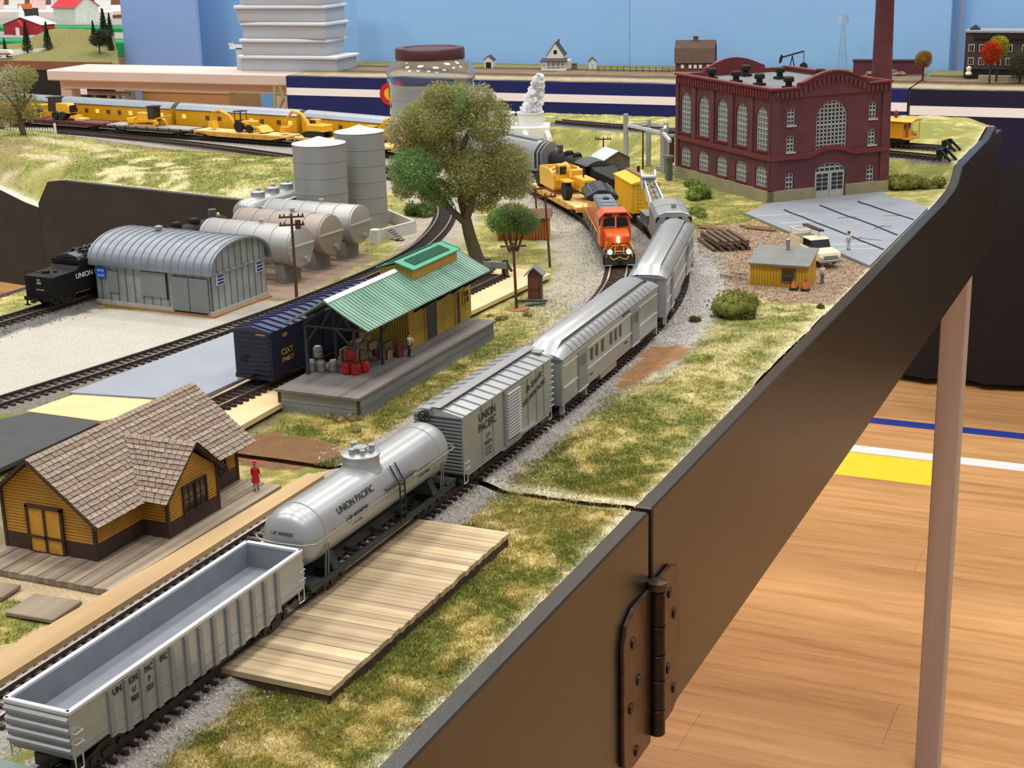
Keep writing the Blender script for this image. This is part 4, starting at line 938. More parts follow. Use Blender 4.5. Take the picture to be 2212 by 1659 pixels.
courses(ro, (-.0550, -.0590, .0342), (-.0550, .1065, .0342), (RX, -.0590, .0608), (RX, .1065, .0608), 12)
def main_z(x): return .0606-(x-RX)*(.0606-.0240)/(.0248-RX)
br = part('bay_roof', MB().add([(.0415, -.0145, .0247), (.0415, .0195, .0530), (.0415, .0505, .0247), (-.012, .0195, .0530), (.0235, -.0145, .0250), (.0235, .0505, .0250)], [(0, 1, 3, 4), (1, 2, 5, 3)]), brown, st)
so = br.modifiers.new('board', 'SOLIDIFY'); so.thickness = .001; so.offset = -1
courses(br, (.0420, -.0150, .0250), (.0232, -.0150, .0253), (.0420, .0195, .0538), (-.0125, .0195, .0538), 13)
courses(br, (.0232, .0510, .0253), (.0420, .0510, .0250), (-.0125, .0195, .0538), (.0420, .0195, .0538), 13)
part('barge_board', MB().bar((.0249, -.0590, .0236), (RX, -.0590, .0598), .0012, .0016).bar((-.0545, -.0590, .0338), (RX, -.0590, .0598), .0012, .0016), brown, st)
# freight door in the near gable
fd = part('door', MB().box(-.0300, -.0065, SY0-.0014, SY0-.0002, .0005, .0285), mustard_s, st)
df = MB()
for a, b, c, d in ((-.0318, -.0300, 0, .0300), (-.0065, -.0047, 0, .0300), (-.0318, -.0047, .0283, .0303), (-.0190, -.0175, 0, .0285), (-.0300, -.0065, .0095, .0110), (-.0300, -.0065, .0, .0008)): df.box(a, b, SY0-.0022, SY0-.0004, c, d)
part('door_frame', df, brown, fd)
def window_x(parent, x, y0, y1, z0, z1, cols, rows, fm, gm, t=.0010, proud=.0008):
    w = part('window', MB().box(x, x+proud*.5, y0, y1, z0, z1), gm, parent); m = MB()
    for a, b, c, d in ((y0-t, y0, z0-t, z1+t), (y1, y1+t, z0-t, z1+t), (y0, y1, z1, z1+t), (y0, y1, z0-t, z0)): m.box(x, x+proud*1.5, a, b, c, d)
    for k in range(1, cols): q = y0+(y1-y0)*k/cols; m.box(x, x+proud, q-t*.25, q+t*.25, z0, z1)
    for k in range(1, rows): q = z0+(z1-z0)*k/rows; m.box(x, x+proud, y0, y1, q-t*.25, q+t*.25)
    part('sash', m, fm, w); return w
dg = pm('dark_window_glass', (40, 34, 30), .15, 0, .15, 60, spec=.7)
window_x(st, .0366, .0080, .0190, .0105, .0270, 2, 4, brown, dg); window_x(st, .0366, .0202, .0312, .0105, .0270, 2, 4, brown, dg)
window_x(st, .0172, .064, .0715, .0110, .0265, 2, 2, brown, dg); window_x(st, .0172, .0727, .080, .0110, .0265, 2, 2, brown, dg)
part('eave_bracket', MB().bar((.017, .0935, .020), (.024, .0935, .0245), .001), brown, st)
# boards and walkway beside the depot
one('walkway_board', MB().prism([(-.018, -.29), (.0075, -.29), (.0075, .125), (-.005, .125), (-.008, -.02)], 'z', 0, .0035), pm('tan_walkway', (196, 166, 120), .7, 0, .12, 40, .15, 200, stretch=(1, .1, 1), c2=(164, 134, 92)), 'long tan wooden walkway strip between the platform and the rails', 'walkway', (-.524, .70, .0035))
for k, (x, y, sx, sy, rz, lb) in enumerate(((-.560, .598, .032, .026, .05, 'grey weathered board off the corner of the depot platform'), (-.606, .606, .03, .018, .1, 'small grey step board at the left picture edge below the depot'))):
    one('weathered_board', MB().cb(0, 0, .0012, sx, sy, .0024), plk[0], lb, 'board', (x, y, .001), rz, bev=.0004)
one('road_sheet', slab([(-.93, .62), (-.735, .62), (-.735, .865), (-.797, .878), (-.815, .84), (-.845, .80)], .0, .003), pm('black_road_sheet', (62, 62, 64), .75, 0, .1, 60, .1), 'black road sheet behind the station roof', 'road sheet', (0, 0, .0035))
one('road_sheet', slab([(-.806, .868), (-.735, .868), (-.70, .93), (-.80, .916)], .0, .003), pm('beige_board', (222, 190, 138), .7, 0, .05, 40), 'beige bare board between black road and grey plates', 'road sheet', (0, 0, .004))
gp = pm('pale_blue_grey_plate', (140, 146, 158), .6, 0, .05, 30)
one('road_sheet', slab([(-.804, .915), (-.697, .932), (-.693, 1.02), (-.695, 1.165), (-.782, 1.165), (-.786, 1.10)], 0, .003), gp, 'pale blue grey road plate beside the dark blue boxcar', 'road sheet', (0, 0, .0055))

# ---- plank platform in the foreground
pp = root('loading_platform', 'bare tan plank loading platform in the grass beside the gondola', 'platform', (-.393, .670, 0))
pm3 = [pm('tan_plank_%d' % k, c, .75, 0, .12, 120, .25, 500, c2=d, stretch=(.07, 1, 1)) for k, (c, d) in enumerate((((206, 184, 146), (172, 150, 116)), ((196, 174, 138), (150, 128, 100)), ((214, 194, 156), (184, 160, 122)), ((186, 164, 130), (160, 138, 108))))]
yy = -.105; k = 0
while yy < .104:
    w_ = random.choice((.0042, .0050, .0046)); part('plank', MB().box(-.0350, .0345+random.uniform(-.0006, .0006), yy, yy+w_-.00025, .0050, .0078+random.uniform(0, .0003)), pm3[random.randrange(4)], pp); yy += w_; k += 1
part('frame', MB().box(.0322, .0338, -.104, .104, -.001, .0052).box(-.0345, .0338, -.1045, -.1030, -.001, .0052).box(-.0345, .0338, .1030, .1045, -.001, .0052).box(-.0345, -.0330, -.104, .104, -.001, .0052), darkwood, pp)

# ---- freight house
fp = root('freight_platform', 'grey timber loading dock under the green roofed freight house', 'platform', (-.598, 1.075, 0))
dock = [pm('dock_timber_%d' % k, c, .8, 0, .18, 90, .3, 400, c2=d, stretch=s_) for k, (c, d, s_) in enumerate((((152, 154, 155), (116, 118, 119), (1, .06, 1)), ((160, 161, 160), (122, 124, 124), (.06, 1, 1)), ((132, 126, 120), (104, 98, 94), (1, .08, 1))))]
for k, (z0, z1) in enumerate(((-.001, .0075), (.0079, .0160))):
    part('side_board', MB().box(.0335, .0350, -.1195, .1195, z0, z1), dock[0], fp); part('side_board', MB().box(-.0350, -.0335, -.1195, .1195, z0, z1), dock[0], fp)
    part('end_board', MB().box(-.0349, .0349, -.1210, -.1196, z0, z1), dock[1], fp); part('end_board', MB().box(-.0349, .0349, .1196, .1210, z0, z1), dock[1], fp)
part('corner_post', MB().box(.0338, .0358, -.1218, -.1198, -.001, .016), darkwood, fp); part('corner_post', MB().box(-.0358, -.0338, -.1218, -.1198, -.001, .016), darkwood, fp)
for k in range(9): part('deck_plank', MB().box(-.0372+k*.00825, -.0372+(k+1)*.00825-.0003, -.1235, .1235, .0161, .0180), dock[2], fp)
fh = root('freight_house', 'yellow board freight house with green seamed roof and open near end', 'building', (-.598, 1.075, .018))
fy = striped('freight_yellow_boards', (120, 94, 26), (196, 160, 50), 130, 'Y', .18, .65, nscale=90); fyx = striped('freight_yellow_boards_end', (120, 94, 26), (196, 160, 50), 130, 'X', .18, .65, nscale=90)
green = pm('weathered_green_roof', (98, 140, 118), .5, .1, .2, 40, 0, c2=(140, 172, 156), stretch=(.3, 1, 1)); green2 = pm('bright_green_roof', (70, 152, 122), .5, .1, .1, 60); dkgrey = pm('dark_blue_grey_timber', (56, 62, 66), .75, 0, .15, 100, .2)
part('wall', MB().box(.0080, .0090, .012, .130, 0, .0440), fy, fh); part('wall', MB().box(-.0400, -.0390, .012, .130, 0, .0440), fy, fh)
part('wall', MB().prism([(-.0395, 0), (.0085, 0), (.0085, .0440), (-.006, .0610), (-.0395, .0440)], 'y', .129, .130), fyx, fh); part('wall', MB().box(-.0390, .0080, .012, .013, 0, .0460), fyx, fh)
for a, b, h in ((.040, .060, .033), (.098, .105, .029)): part('door', MB().box(.0090, .0098, a, b, .0002, h), pm('slate_door', (62, 64, 68), .6, 0, .1, 80), fh); part('door_frame', MB().box(.009, .0104, a-.0015, a, 0, h+.0015).box(.009, .0104, b, b+.0015, 0, h+.0015).box(.009, .0104, a, b, h, h+.0015), mustard_s, fh)
window_x(fh, .0090, .113, .123, .015, .026, 2, 2, mustard_s, dg)
part('corner_board', MB().box(.0078, .0094, .0112, .0128, 0, .044), mustard_s, fh)
XR, XL, YE, YF, ZEV, ZRG = .0318, -.0425, -.096, .1235, .0440, .0648; XM = -.0055
def roof_plane(parent, xe, ze, xr, zr, y0, y1, mat, n, name='roof_panel', flare=.0016):
    m = MB(); rows = 6; P = []
    for i in range(rows+1):
        t = i/rows; P.append((xr+(xe-xr)*t, zr+(ze-zr)*t+flare*(t*t-t)*2.2))
    top = [(a, b+.0009) for a, b in P]; vs = [(a, y, b) for y in (y0, y1) for a, b in P+top[::-1]]; k = len(P)*2
    m.add(vs, [tuple(range(k)), tuple(range(k, 2*k))[::-1]]+[(i, i+k, (i+1) % k+k, (i+1) % k) for i in range(k)])
    o = part(name, m, mat, parent); step = (y1-y0)/n
    for j in range(n+1):
        q = y0+j*step; rb = MB()
        for i in range(rows): rb.bar((top[i][0], q, top[i][1]+.0002), (top[i+1][0], q, top[i+1][1]+.0002), .0008, .0009)
        part('seam', rb, mat, o)
    return o
roof_plane(fh, XR, ZEV, XM, ZRG, YE, YF, green, 46); roof_plane(fh, XL, ZEV, XM, ZRG, YE, YF, green, 46)
part('ridge_cap', MB().prism([(XM-.0035, ZRG-.0006), (XM, ZRG+.0018), (XM+.0035, ZRG-.0006)], 'y', YE, .018), pm('pale_ridge_cap', (214, 222, 216), .5, .1, .08, 80), fh)
cu = part('cupola', MB().prism([(-.0215, .0520), (.0085, .0520), (.0085, .0650), (-.0065, .0692), (-.0215, .0650)], 'y', .0215, .1045), fyx, fh)
part('cupola_side', MB().box(.0085, .0092, .0215, .1045, .0530, .0648), mustard_s, cu)
for s in (-1, 1):
    o = roof_plane(cu, -.0063+s*.0175, .0652, -.0063, .0708, .0190, .1075, green2, 1, 'cupola_roof', .0002)
    for k in range(22):
        q = .031+k*.0030; part('roof_batten', MB().bar((-.0063+s*.003, q, .0710), (-.0063+s*.0135, q, .0678), .0011, .0012), pm('deep_green_batten', (24, 96, 74), .5, 0, .1, 60), o)
tr = MB()
for yq in (-.080, -.036):
    for xq in ((-.0335,) if yq < -.05 else (-.0335, .0095)): part('post', MB().box(xq-.0011, xq+.0011, yq-.0011, yq+.0011, 0, .0400), dkgrey, fh)
    tr = MB().bar((-.0345, yq, .0400), (.0235, yq, .0400), .0018).bar((-.0055, yq, .0610), (-.0345, yq, .0418), .0016).bar((-.0055, yq, .0610), (.0235, yq, .0418), .0016).bar((-.019, yq, .0400), (-.0055, yq, .0600), .0014).bar((.008, yq, .0400), (-.0055, yq, .0600), .0014)
    tr.bar((-.0335, yq, .026), (-.022, yq, .0400), .0014)
    if yq < -.05: tr.bar((-.006, yq, .0400), (.010, yq, .0230), .0015).bar((.024, yq, .0400), (.010, yq, .0230), .0015).bar((.010, yq, .0400), (.010, yq, .0225), .0018)
    else: tr.bar((.0095, yq, .026), (.020, yq, .0400), .0014)
    part('truss', tr, dkgrey, fh)
for q in (.022, .036, .064, .092, .118): part('eave_bracket', MB().bar((.0092, q, .0300), (.0290, q, .0430), .0016, .0020), pm('black_bracket', (30, 28, 26), .7), fh)
for s in (-1, 1): part('purlin', MB().box(-.0055+s*.018-.0009, -.0055+s*.018+.0009, YE+.003, .012, .0505, .0525), dkgrey, fh)
# goods on the dock
DZ = .018
alu = pm('dull_aluminium', (164, 162, 160), .4, .6, .25, 250, .2); redp = pm('red_can_paint', (176, 34, 34), .5, 0, .15, 150)
def drum(name, x, y, z, lb, mat, r=.0040, h=.0095, grp='milk cans on the dock'):
    o = one(name, MB().lathe([(r*.80, 0), (r*.98, h*.12), (r, h*.3), (r*.96, h*.5), (r, h*.7), (r*.96, h*.86), (r*.72, h*.97), (r*.70, h), (r*.15, h*.98)], (0, 0, 0), 16), mat, lb, 'can', (x, y, z+DZ), smooth=True, group=grp); return o
for x, y, z, lb in ((-.6335, 1.004, 0, 'silver can at the left of the dock row'), (-.6255, 1.005, 0, 'silver can in the middle of the dock row'), (-.6165, 1.009, 0, 'shiny silver can at the right of the dock row'), (-.6315, 1.011, .0095, 'silver can stacked on top of the others')): drum('milk_can', x, y, z, lb, alu)
for x, y, z, lb in ((-.6035, 1.007, 0, 'red drum at the left of the red pile'), (-.5955, 1.008, 0, 'red drum in the front of the red pile'), (-.5925, 1.016, 0, 'red drum at the back of the red pile'), (-.6025, 1.013, .0095, 'red drum standing on top of the red pile')): drum('fuel_drum', x, y, z, lb, redp, .0043, .0095, 'red drums on the dock')
cart = pm('tan_crate_wood', (160, 138, 108), .75, 0, .15, 120, .2)
for x, y, z, sx, sy, sz, lb in ((-.618, 1.045, 0, .022, .012, .009, 'long tan crate at the bottom of the dock stack'), (-.612, 1.050, .009, .020, .011, .006, 'tan crate lying on the long crate'), (-.604, 1.066, 0, .013, .012, .011, 'tan crate behind the stack near the yellow wall'), (-.596, 1.057, 0, .010, .009, .007, 'small tan crate beside the stack')):
    c = root('crate', lb, 'crate', (x, y, z+DZ), .05, 'crates on the dock'); part('body', MB().box(-sx/2, sx/2, -sy/2, sy/2, 0, sz), cart, c, bev=.0003)
    for q in (-.35, .35): part('batten', MB().box(sx*q-.0006, sx*q+.0006, -sy/2-.0004, sy/2+.0004, 0, sz+.0004), darkwood, c)

# ---- quonset roofed storage shed
sh = root('storage_shed', 'grey metal storage shed with arched roof and blue vents', 'building', (-.852, 1.182, .003), -.0527)
SW, SD, SHT, SPK = .143, .0875, .0385, .0655
sheet = striped('grey_panel_sheet', (96, 100, 101), (146, 151, 151), 30, 'X', .10, .5, metal=.1); sheet_y = striped('grey_panel_sheet_end', (96, 100, 101), (150, 155, 155), 32, 'Y', .10, .5, metal=.1)
archp = [(SD/2+(-SD/2-.004)*math.cos(PI*k/20)*1.0, SHT+(SPK-SHT)*math.sin(PI*k/20)**.85) for k in range(21)]
part('wall', MB().box(-SW, 0, 0, .001, 0, SHT+.004), sheet, sh); part('wall', MB().box(-SW, 0, SD-.001, SD, 0, SHT), sheet, sh)
gp_ = [(0, 0), (SD, 0)]+[(min(max(a, 0), SD), b-.0004) for a, b in archp[::-1]]
for x in (-SW, -.001): part('end_wall', MB().prism(gp_, 'x', x, x+.001), sheet_y, sh)
roofm = pm('blue_grey_roof_sheet', (134, 140, 150), .42, .3, .08, 60)
rp = [(a-.0012, b) for a, b in archp]; rp2 = [(SD/2+(a-SD/2)*1.02, b+.0012) for a, b in archp]
part('roof', MB().prism(rp2+[(a, b-.0006) for a, b in archp[::-1]], 'x', -SW-.005, .005), roofm, sh, smooth=True)
for k in range(17): part('roof_seam', MB().tube([(-SW-.002+k*(SW+.004)/16, a, b+.0004) for a, b in rp2], .0005, 5), roofm, sh)
part('footing', MB().box(-SW-.001, .001, -.001, SD+.001, -.004, .003), pm('concrete_footing', (176, 170, 158), .8, 0, .08, 100), sh)
part('sill_board', MB().box(-SW+.004, .003, -.0025, SD+.003, -.005, -.001), pm('brown_sill', (168, 116, 70), .75, 0, .1, 60), sh)
part('sliding_door', MB().box(-.047, -.003, -.0022, -.001, .001, .0345), pm('grey_sheet_door', (120, 125, 126), .5, .1, .05, 60), sh, bev=.0003); part('door_edge', MB().box(-.026, -.0255, -.0026, -.002, .001, .0345), dkgrey, sh)
part('panel_door', MB().box(-.085, -.054, -.0016, -.0006, .012, .0360), pm('grey_sheet_door2', (128, 133, 133), .5, .1, .05, 60), sh); part('door_shadow_gap', MB().box(-.054, -.053, -.0014, -.0004, .010, .036), black, sh)
part('man_door', MB().box(-.126, -.114, -.0014, -.0005, .012, .0335), pm('grey_sheet_door2', (0, 0, 0)), sh)
bsg = part('sign', MB().box(-.1400, -.1290, -.0016, -.0004, .0250, .0365), pm('blue_sign', (44, 84, 200), .5, 0, .05, 60), sh)
part('sign_mark', MB().box(-.1385, -.1350, -.0019, -.0015, .0320, .0345).box(-.1340, -.1305, -.0019, -.0015, .0320, .0345).box(-.1385, -.1350, -.0019, -.0015, .0270, .0290).box(-.1340, -.1305, -.0019, -.0015, .0270, .0290), pm('pale_blue_mark', (150, 180, 235), .5), bsg)
part('notice', MB().box(-.1205, -.1150, -.0012, -.0004, .0285, .0335), pm('pale_grey_notice', (170, 172, 170), .6), sh)
for q in (.0075, .070):
    v_ = part('vent', MB().box(.0002, .0012, q, q+.0115, .0265, .0370), white_pl, sh)
    for k in range(3): part('louvre', MB().box(.0011, .0017, q+.0010, q+.0105, .0275+k*.0034, .0296+k*.0034), pm('navy_louvre', (24, 48, 120), .5), v_)
part('tie_rail', MB().bar((.0014, -.002, .0385), (.0014, SD+.002, .0385), .0012), sheet_y, sh)
part('roof_vent', MB().lathe([(.003, .064), (.003, .069), (.0042, .069), (.0042, .0715), (.001, .0725)], (-.095, SD/2, 0), 12), roofm, sh, smooth=True)
part('door_gap', MB().box(-.046, -.006, -.0015, .0005, -.0005, .0022), blackm, sh)

# ---- three horizontal storage tanks
def htank(x, y, rz, lb, mat, ln=.122):
    t = root('storage_tank', lb, 'storage tank', (x, y, 0), rz, 'horizontal tanks'); zc, r_ = .0385, .0212
    part('shell', MB().lathe([(.001, -.0006), (r_-.0012, -.0006), (r_-.0006, 0), (r_, .0008), (r_, ln-.0008), (r_-.0012, ln), (.001, ln)], (-ln, 0, zc), 40, ax='x'), mat, t, smooth=True)
    for k in range(6): part('hoop', MB().lathe([(r_, -.0006), (r_+.0006, -.0006), (r_+.0006, .0006), (r_, .0006)], (-ln+.004+k*(ln-.008)/5, 0, zc), 40, ax='x', caps=False), mat, t, smooth=True)
    part('end_stiffener', MB().bar((.0004, -r_+.001, zc+.002), (.0004, r_-.001, zc+.002), .0014, .0016), pm('pale_tank_trim', (206, 206, 202), .45, .3, .05, 60), t)
    part('flange', MB().cyl((0, .005, zc-.0135), (.004, .005, zc-.0135), .0028, n=14).cyl((.003, .005, zc-.0135), (.0045, .005, zc-.0135), .0036, n=14).bar((.0035, .005, zc-.013), (.0035, .005, zc-.009), .001), mat, t)
    part('manhole', MB().cyl((-ln*.42, 0, zc+r_-.001), (-ln*.42, 0, zc+r_+.003), .0022, n=12).cyl((-ln*.42, 0, zc+r_+.003), (-ln*.42, 0, zc+r_+.004), .003, n=12), mat, t)
    for q in (-.020, -ln+.028): part('saddle', MB().prism([(-.0125, 0), (.0125, 0), (.0140, .020), (.0125, .0215), (.007, .0190), (0, .0182), (-.007, .0190), (-.0125, .0215), (-.0140, .020)], 'x', q-.0065, q+.0065), pm('weathered_concrete', (126, 122, 118), .8, 0, .15, 90, .2), t)
    return t
tg = pm('tank_silver_grey', (178, 178, 175), .42, .35, .06, 40); tt = pm('tank_tan_grey', (164, 152, 141), .5, .2, .06, 40)
htank(-.847, 1.338, -.10, 'silver horizontal tank nearest the arched shed', tg); htank(-.849, 1.402, -.10, 'tan grey horizontal tank between two silver ones', tt); htank(-.848, 1.464, -.06, 'silver horizontal tank nearest the tall silos', tg)
# ---- two tall silos
def silo(x, y, r_, h, hp, lb):
    s = root('silo', lb, 'silo', (x, y, 0), .4, 'tall grey silos')
    pr = [(r_*1.01, 0), (r_, .001)]
    part('shell', MB().lathe([(r_, 0), (r_, h)], (0, 0, 0), 44), pm('silo_galvanised', (158, 160, 160), .45, .35, .08, 12, stretch=(1, 1, .15)), s, smooth=True)
    for k in range(1, 6): part('hoop', MB().lathe([(r_, -.0004), (r_+.0005, -.0004), (r_+.0005, .0004), (r_, .0004)], (0, 0, h*k/6), 44, caps=False), pm('silo_galvanised', (0, 0, 0)), s, smooth=True)
    part('roof', MB().lathe([(r_+.0006, h-.0006), (r_+.0008, h), (r_*.5, h+(hp-h)*.42), (.002, hp), (.0005, hp)], (0, 0, 0), 44), pm('silo_roof_pale', (206, 208, 210), .45, .3, .04, 40), s, smooth=True)
silo(-.949, 1.550, .0310, .113, .1205, 'tall grey silo with conical roof, the nearer of two'); silo(-.940, 1.630, .0300, .1165, .124, 'tall grey silo with conical roof, standing behind its twin')
conc = pm('pale_concrete', (206, 204, 200), .75, 0, .06, 80, .1)
cw = root('containment_wall', 'low pale concrete wall with steps around the silos', 'wall', (-.866, 1.60, 0))
def wallseg(a, b, h=.0145, t=.0032): return MB().cb((a[0]+b[0])/2, (a[1]+b[1])/2, h/2, math.hypot(b[0]-a[0], b[1]-a[1])+t, t, h, math.atan2(b[1]-a[1], b[0]-a[0]))
part('wall_panel', wallseg((.006, .012), (-.068, .074)), conc, cw, bev=.0003); part('wall_panel', wallseg((.006, .012), (-.008, -.052)), conc, cw, bev=.0003); part('end_pier', MB().box(-.014, -.003, -.064, -.053, 0, .0165), conc, cw, bev=.0004)
for k in range(6): part('stair_tread', MB().box(.000, .011, -.045+.0, -.036, 0, .001).cb(.002+k*.0028, -.040, .0125-k*.0022, .0030, .010, .0008), dkgrey, cw)

# ---- the red brick power plant
brick = pm('dark_red_brick', (88, 44, 48), .75, 0, .16, 40, .35, 1500, c2=(104, 53, 56)); brtrim = pm('red_brick_trim', (112, 40, 44), .7, 0, .1, 80)
plant = root('power_plant', 'dark red brick power plant with arched windows and roof vents', 'building', (-.506, 1.918, 0), .8189)
PW, PD, PH = .1759, .2475, .137
WIN = pm('pale_grey_sash', (178, 182, 180), .55, 0, .05, 80); glassd = pm('smoky_pane', (112, 116, 116), .25, 0, .1, 40); glassk = pm('dark_pane', (38, 36, 38), .2, 0, .1, 40)
def arch_poly(c, w, z0, z1, rise, n=10):
    """outline of an arched opening in (across, up)"""
    pts = [(c-w/2, z0), (c+w/2, z0)]
    for k in range(n+1):
        t = PI*k/n; pts.append((c+w/2*math.cos(t), z1-rise+rise*math.sin(t)))
    return pts
def wall_with_holes(L, H, holes, ax, off, th):
    """thin wall panel split into vertical bands so that arched openings stay open"""
    m = MB(); xs = sorted(set([0, L]+[q for c, w, z0, z1, r_ in holes for q in (c-w/2, c+w/2)]))
    for a, b in zip(xs, xs[1:]):
        if b-a < 1e-6: continue
        mid = (a+b)/2; hs = sorted([h for h in holes if h[0]-h[1]/2 < mid < h[0]+h[1]/2], key=lambda h: h[2]); z = 0
        for c, w, z0, z1, r_ in hs:
            if z0 > z: m.prism([(a, z), (b, z), (b, z0), (a, z0)], ax, off, off+th)
            pts = [(c+w/2*math.cos(PI*k/10), z1-r_+r_*math.sin(PI*k/10)) for k in range(11)]
            for k in range(10): m.prism([pts[k], pts[k+1], (pts[k+1][0], z1+.0015), (pts[k][0], z1+.0015)], ax, off, off+th)
            z = z1+.0015
        if z < H: m.prism([(a, z), (b, z), (b, H), (a, H)], ax, off, off+th)
    return m
step_ = PD/5
holesL = []
for k in range(5):
    c = .024+k*(PD-.048)/4; holesL += [(c, .0285, .0190, .0455, .006), (c, .0285, .0660, .1210, .0135)]
part('wall', wall_with_holes(PD, PH, holesL, 'x', 0, .0030), brick, plant)
holesF = [(.0900, .0470, .0003, .0455, .011), (.0900, .0470, .0640, .1255, .0225)]
for c in (.0285, .1525): holesF += [(c, .0125, .0130, .0370, .002), (c, .0125, .0640, .0845, .002), (c, .0125, .0980, .1190, .002)]
part('wall', wall_with_holes(PW, PH, holesF, 'y', 0, .0030), brick, plant)
part('wall', MB().box(PW-.003, PW, 0, PD, 0, PH), brick, plant); part('wall', MB().box(0, PW, PD-.003, PD, 0, PH), brick, plant)
def sash(ax, c, w, z0, z1, r_, cols, rows, dep, gm):
    """recessed glazed window: pane sheet, frame and glazing bars"""
    P = arch_poly(c, w, z0, z1, r_)
    win = part('window', MB().prism(P, ax, dep+.0012, dep+.0016), gm, plant); m = MB(); t = .0007
    def top(q): u_ = (q-c)/(w/2); return z1-r_+r_*math.sqrt(max(0, 1-u_*u_))
    for k in range(cols+1): q = c-w/2+w*k/cols; q = min(max(q, c-w/2+t), c+w/2-t); m.prism([(q-t, z0), (q+t, z0), (q+t, top(q)), (q-t, top(q))], ax, dep+.0004, dep+.0014)
    for k in range(rows+1):
        z = z0+(z1-z0)*k/rows
        if z > z1-r_: hw = w/2*math.sqrt(max(0, 1-((z-(z1-r_))/r_)**2))
        else: hw = w/2
        if hw > .002: tt_ = t*(1.6 if k in (0, rows//2) else .9); m.prism([(c-hw, z-tt_), (c+hw, z-tt_), (c+hw, z+tt_), (c-hw, z+tt_)], ax, dep+.0004, dep+.0014)
    pts = P[2:]
    for a, b in zip(pts, pts[1:]): m.prism([a, b, (b[0]*.96+c*.04, b[1]-.0012), (a[0]*.96+c*.04, a[1]-.0012)], ax, dep+.0004, dep+.0014)
    part('glazing_bars', m, WIN, win)
for k, (c, w, z0, z1, r_) in enumerate(holesL):
    sash('x', c, w-.0015, z0, z1, r_, 4, 4 if z1 < .06 else 8, .0012, glassd); part('window_sill', MB().box(-.0018, .0005, c-w/2-.001, c+w/2+.001, z0-.0022, z0), brtrim, plant)
for (c, w, z0, z1, r_) in holesF[1:]:
    sash('y', c, w-.001, z0, z1, r_, 8 if w > .03 else 2, 12 if w > .03 else 4, .0012, glassk); part('window_sill', MB().box(c-w/2-.001, c+w/2+.001, -.0018, .0005, z0-.0020, z0), WIN if w < .03 else brtrim, plant)
c, w, z0, z1, r_ = holesF[0]
for s in (-1, 1):
    d = part('door', MB().box(c-.0225 if s < 0 else c+.0004, c-.0004 if s < 0 else c+.0225, .0010, .0022, .0005, .0335), WIN, plant)
    for i in range(2):
        for j in range(4): a = (c-.0200 if s < 0 else c+.0030)+i*.0092; part('pane', MB().box(a, a+.0078, .0006, .0012, .0105+j*.0056, .0105+j*.0056+.0044), glassk, d)
sash('y', c, w-.001, .0338, z1, r_, 6, 2, .0012, glassk)
part('foundation', MB().box(-.0035, c-w/2, -.0035, .0028, -.002, .0155).box(c+w/2, PW+.0035, -.0035, .0028, -.002, .0155).box(-.0035, .0028, -.0035, PD+.0035, -.002, .0155).box(PW-.001, PW+.0035, 0, PD, -.002, .0155), pm('tan_stone_foundation', (150, 142, 112), .8, 0, .1, 60, .2), plant)
bandpts = [(0, .0545), (.054, .0545), (.062, .0565), (.070, .0598), (.080, .0622), (.0900, .0630), (.100, .0622), (.110, .0598), (.118, .0565), (.126, .0545), (PW, .0545)]
m = MB()
for a, b in zip(bandpts, bandpts[1:]): m.add([(a[0], -.0035, a[1]), (b[0], -.0035, b[1]), (b[0], .0005, b[1]), (a[0], .0005, a[1]), (a[0], -.0035, a[1]+.0055), (b[0], -.0035, b[1]+.0055), (b[0], .0005, b[1]+.0055), (a[0], .0005, a[1]+.0055)], [(0, 3, 2, 1), (4, 5, 6, 7), (0, 1, 5, 4), (1, 2, 6, 5), (2, 3, 7, 6), (3, 0, 4, 7)])
part('belt_course', m, brtrim, plant); part('belt_course', MB().box(-.0035, .0005, -.0035, PD, .0545, .0600), brtrim, plant)
for yq in (.0, PD-.004): part('pilaster', MB().box(-.0022, .0005, yq-.002, yq+.006, .0155, PH), brick, plant)
for k in range(4): part('pilaster', MB().box(-.0022, .0005, .024+(k+.5)*(PD-.048)/4-.0058, .024+(k+.5)*(PD-.048)/4+.0058, .0600, .1300), brick, plant)
part('pilaster', MB().box(-.0022, .010, -.0022, .0005, .0155, PH), brick, plant); part('pilaster', MB().box(PW-.010, PW+.002, -.0022, .0005, .0155, PH), brick, plant)
def gable_parapet(yq, th):
    P = [(0, PH-.004), (PW, PH-.004), (PW, PH+.0075), (.140, PH+.0075), (.139, PH+.0125), (.134, PH+.0140)]
    for k in range(13): t = k/12; P.append((.134-.088*t, PH+.0140+.0115*math.sin(PI*t)))
    P += [(.041, PH+.0125), (.040, PH+.0075), (0, PH+.0075)]
    return MB().prism(P, 'y', yq, yq+th)
part('parapet', gable_parapet(-.002, .005), brick, plant); part('parapet', gable_parapet(PD-.003, .005), brtrim, plant)
part('parapet', MB().box(-.002, .003, 0, PD, PH-.004, PH+.0065), brick, plant); part('parapet', MB().box(PW-.003, PW+.002, 0, PD, PH-.004, PH+.0065), brick, plant)
part('coping', MB().box(-.0045, .0042, -.0035, PD+.002, PH+.0065, PH+.0090), brtrim, plant); part('coping', MB().box(PW-.0042, PW+.0045, -.0035, PD+.002, PH+.0065, PH+.0090), brtrim, plant)
m = MB(); cp = [(PW+.003, PH+.0075), (.1415, PH+.0075), (.1405, PH+.0128), (.135, PH+.0145)]+[(.134-.088*k/12, PH+.0145+.0115*math.sin(PI*k/12)) for k in range(13)]+[(.0395, PH+.0128), (.0385, PH+.0075), (-.003, PH+.0075)]
for a, b in zip(cp, cp[1:]): m.bar((a[0], -.0002, a[1]), (b[0], -.0002, b[1]), .0075, .0022)
part('coping', m, brtrim, plant)
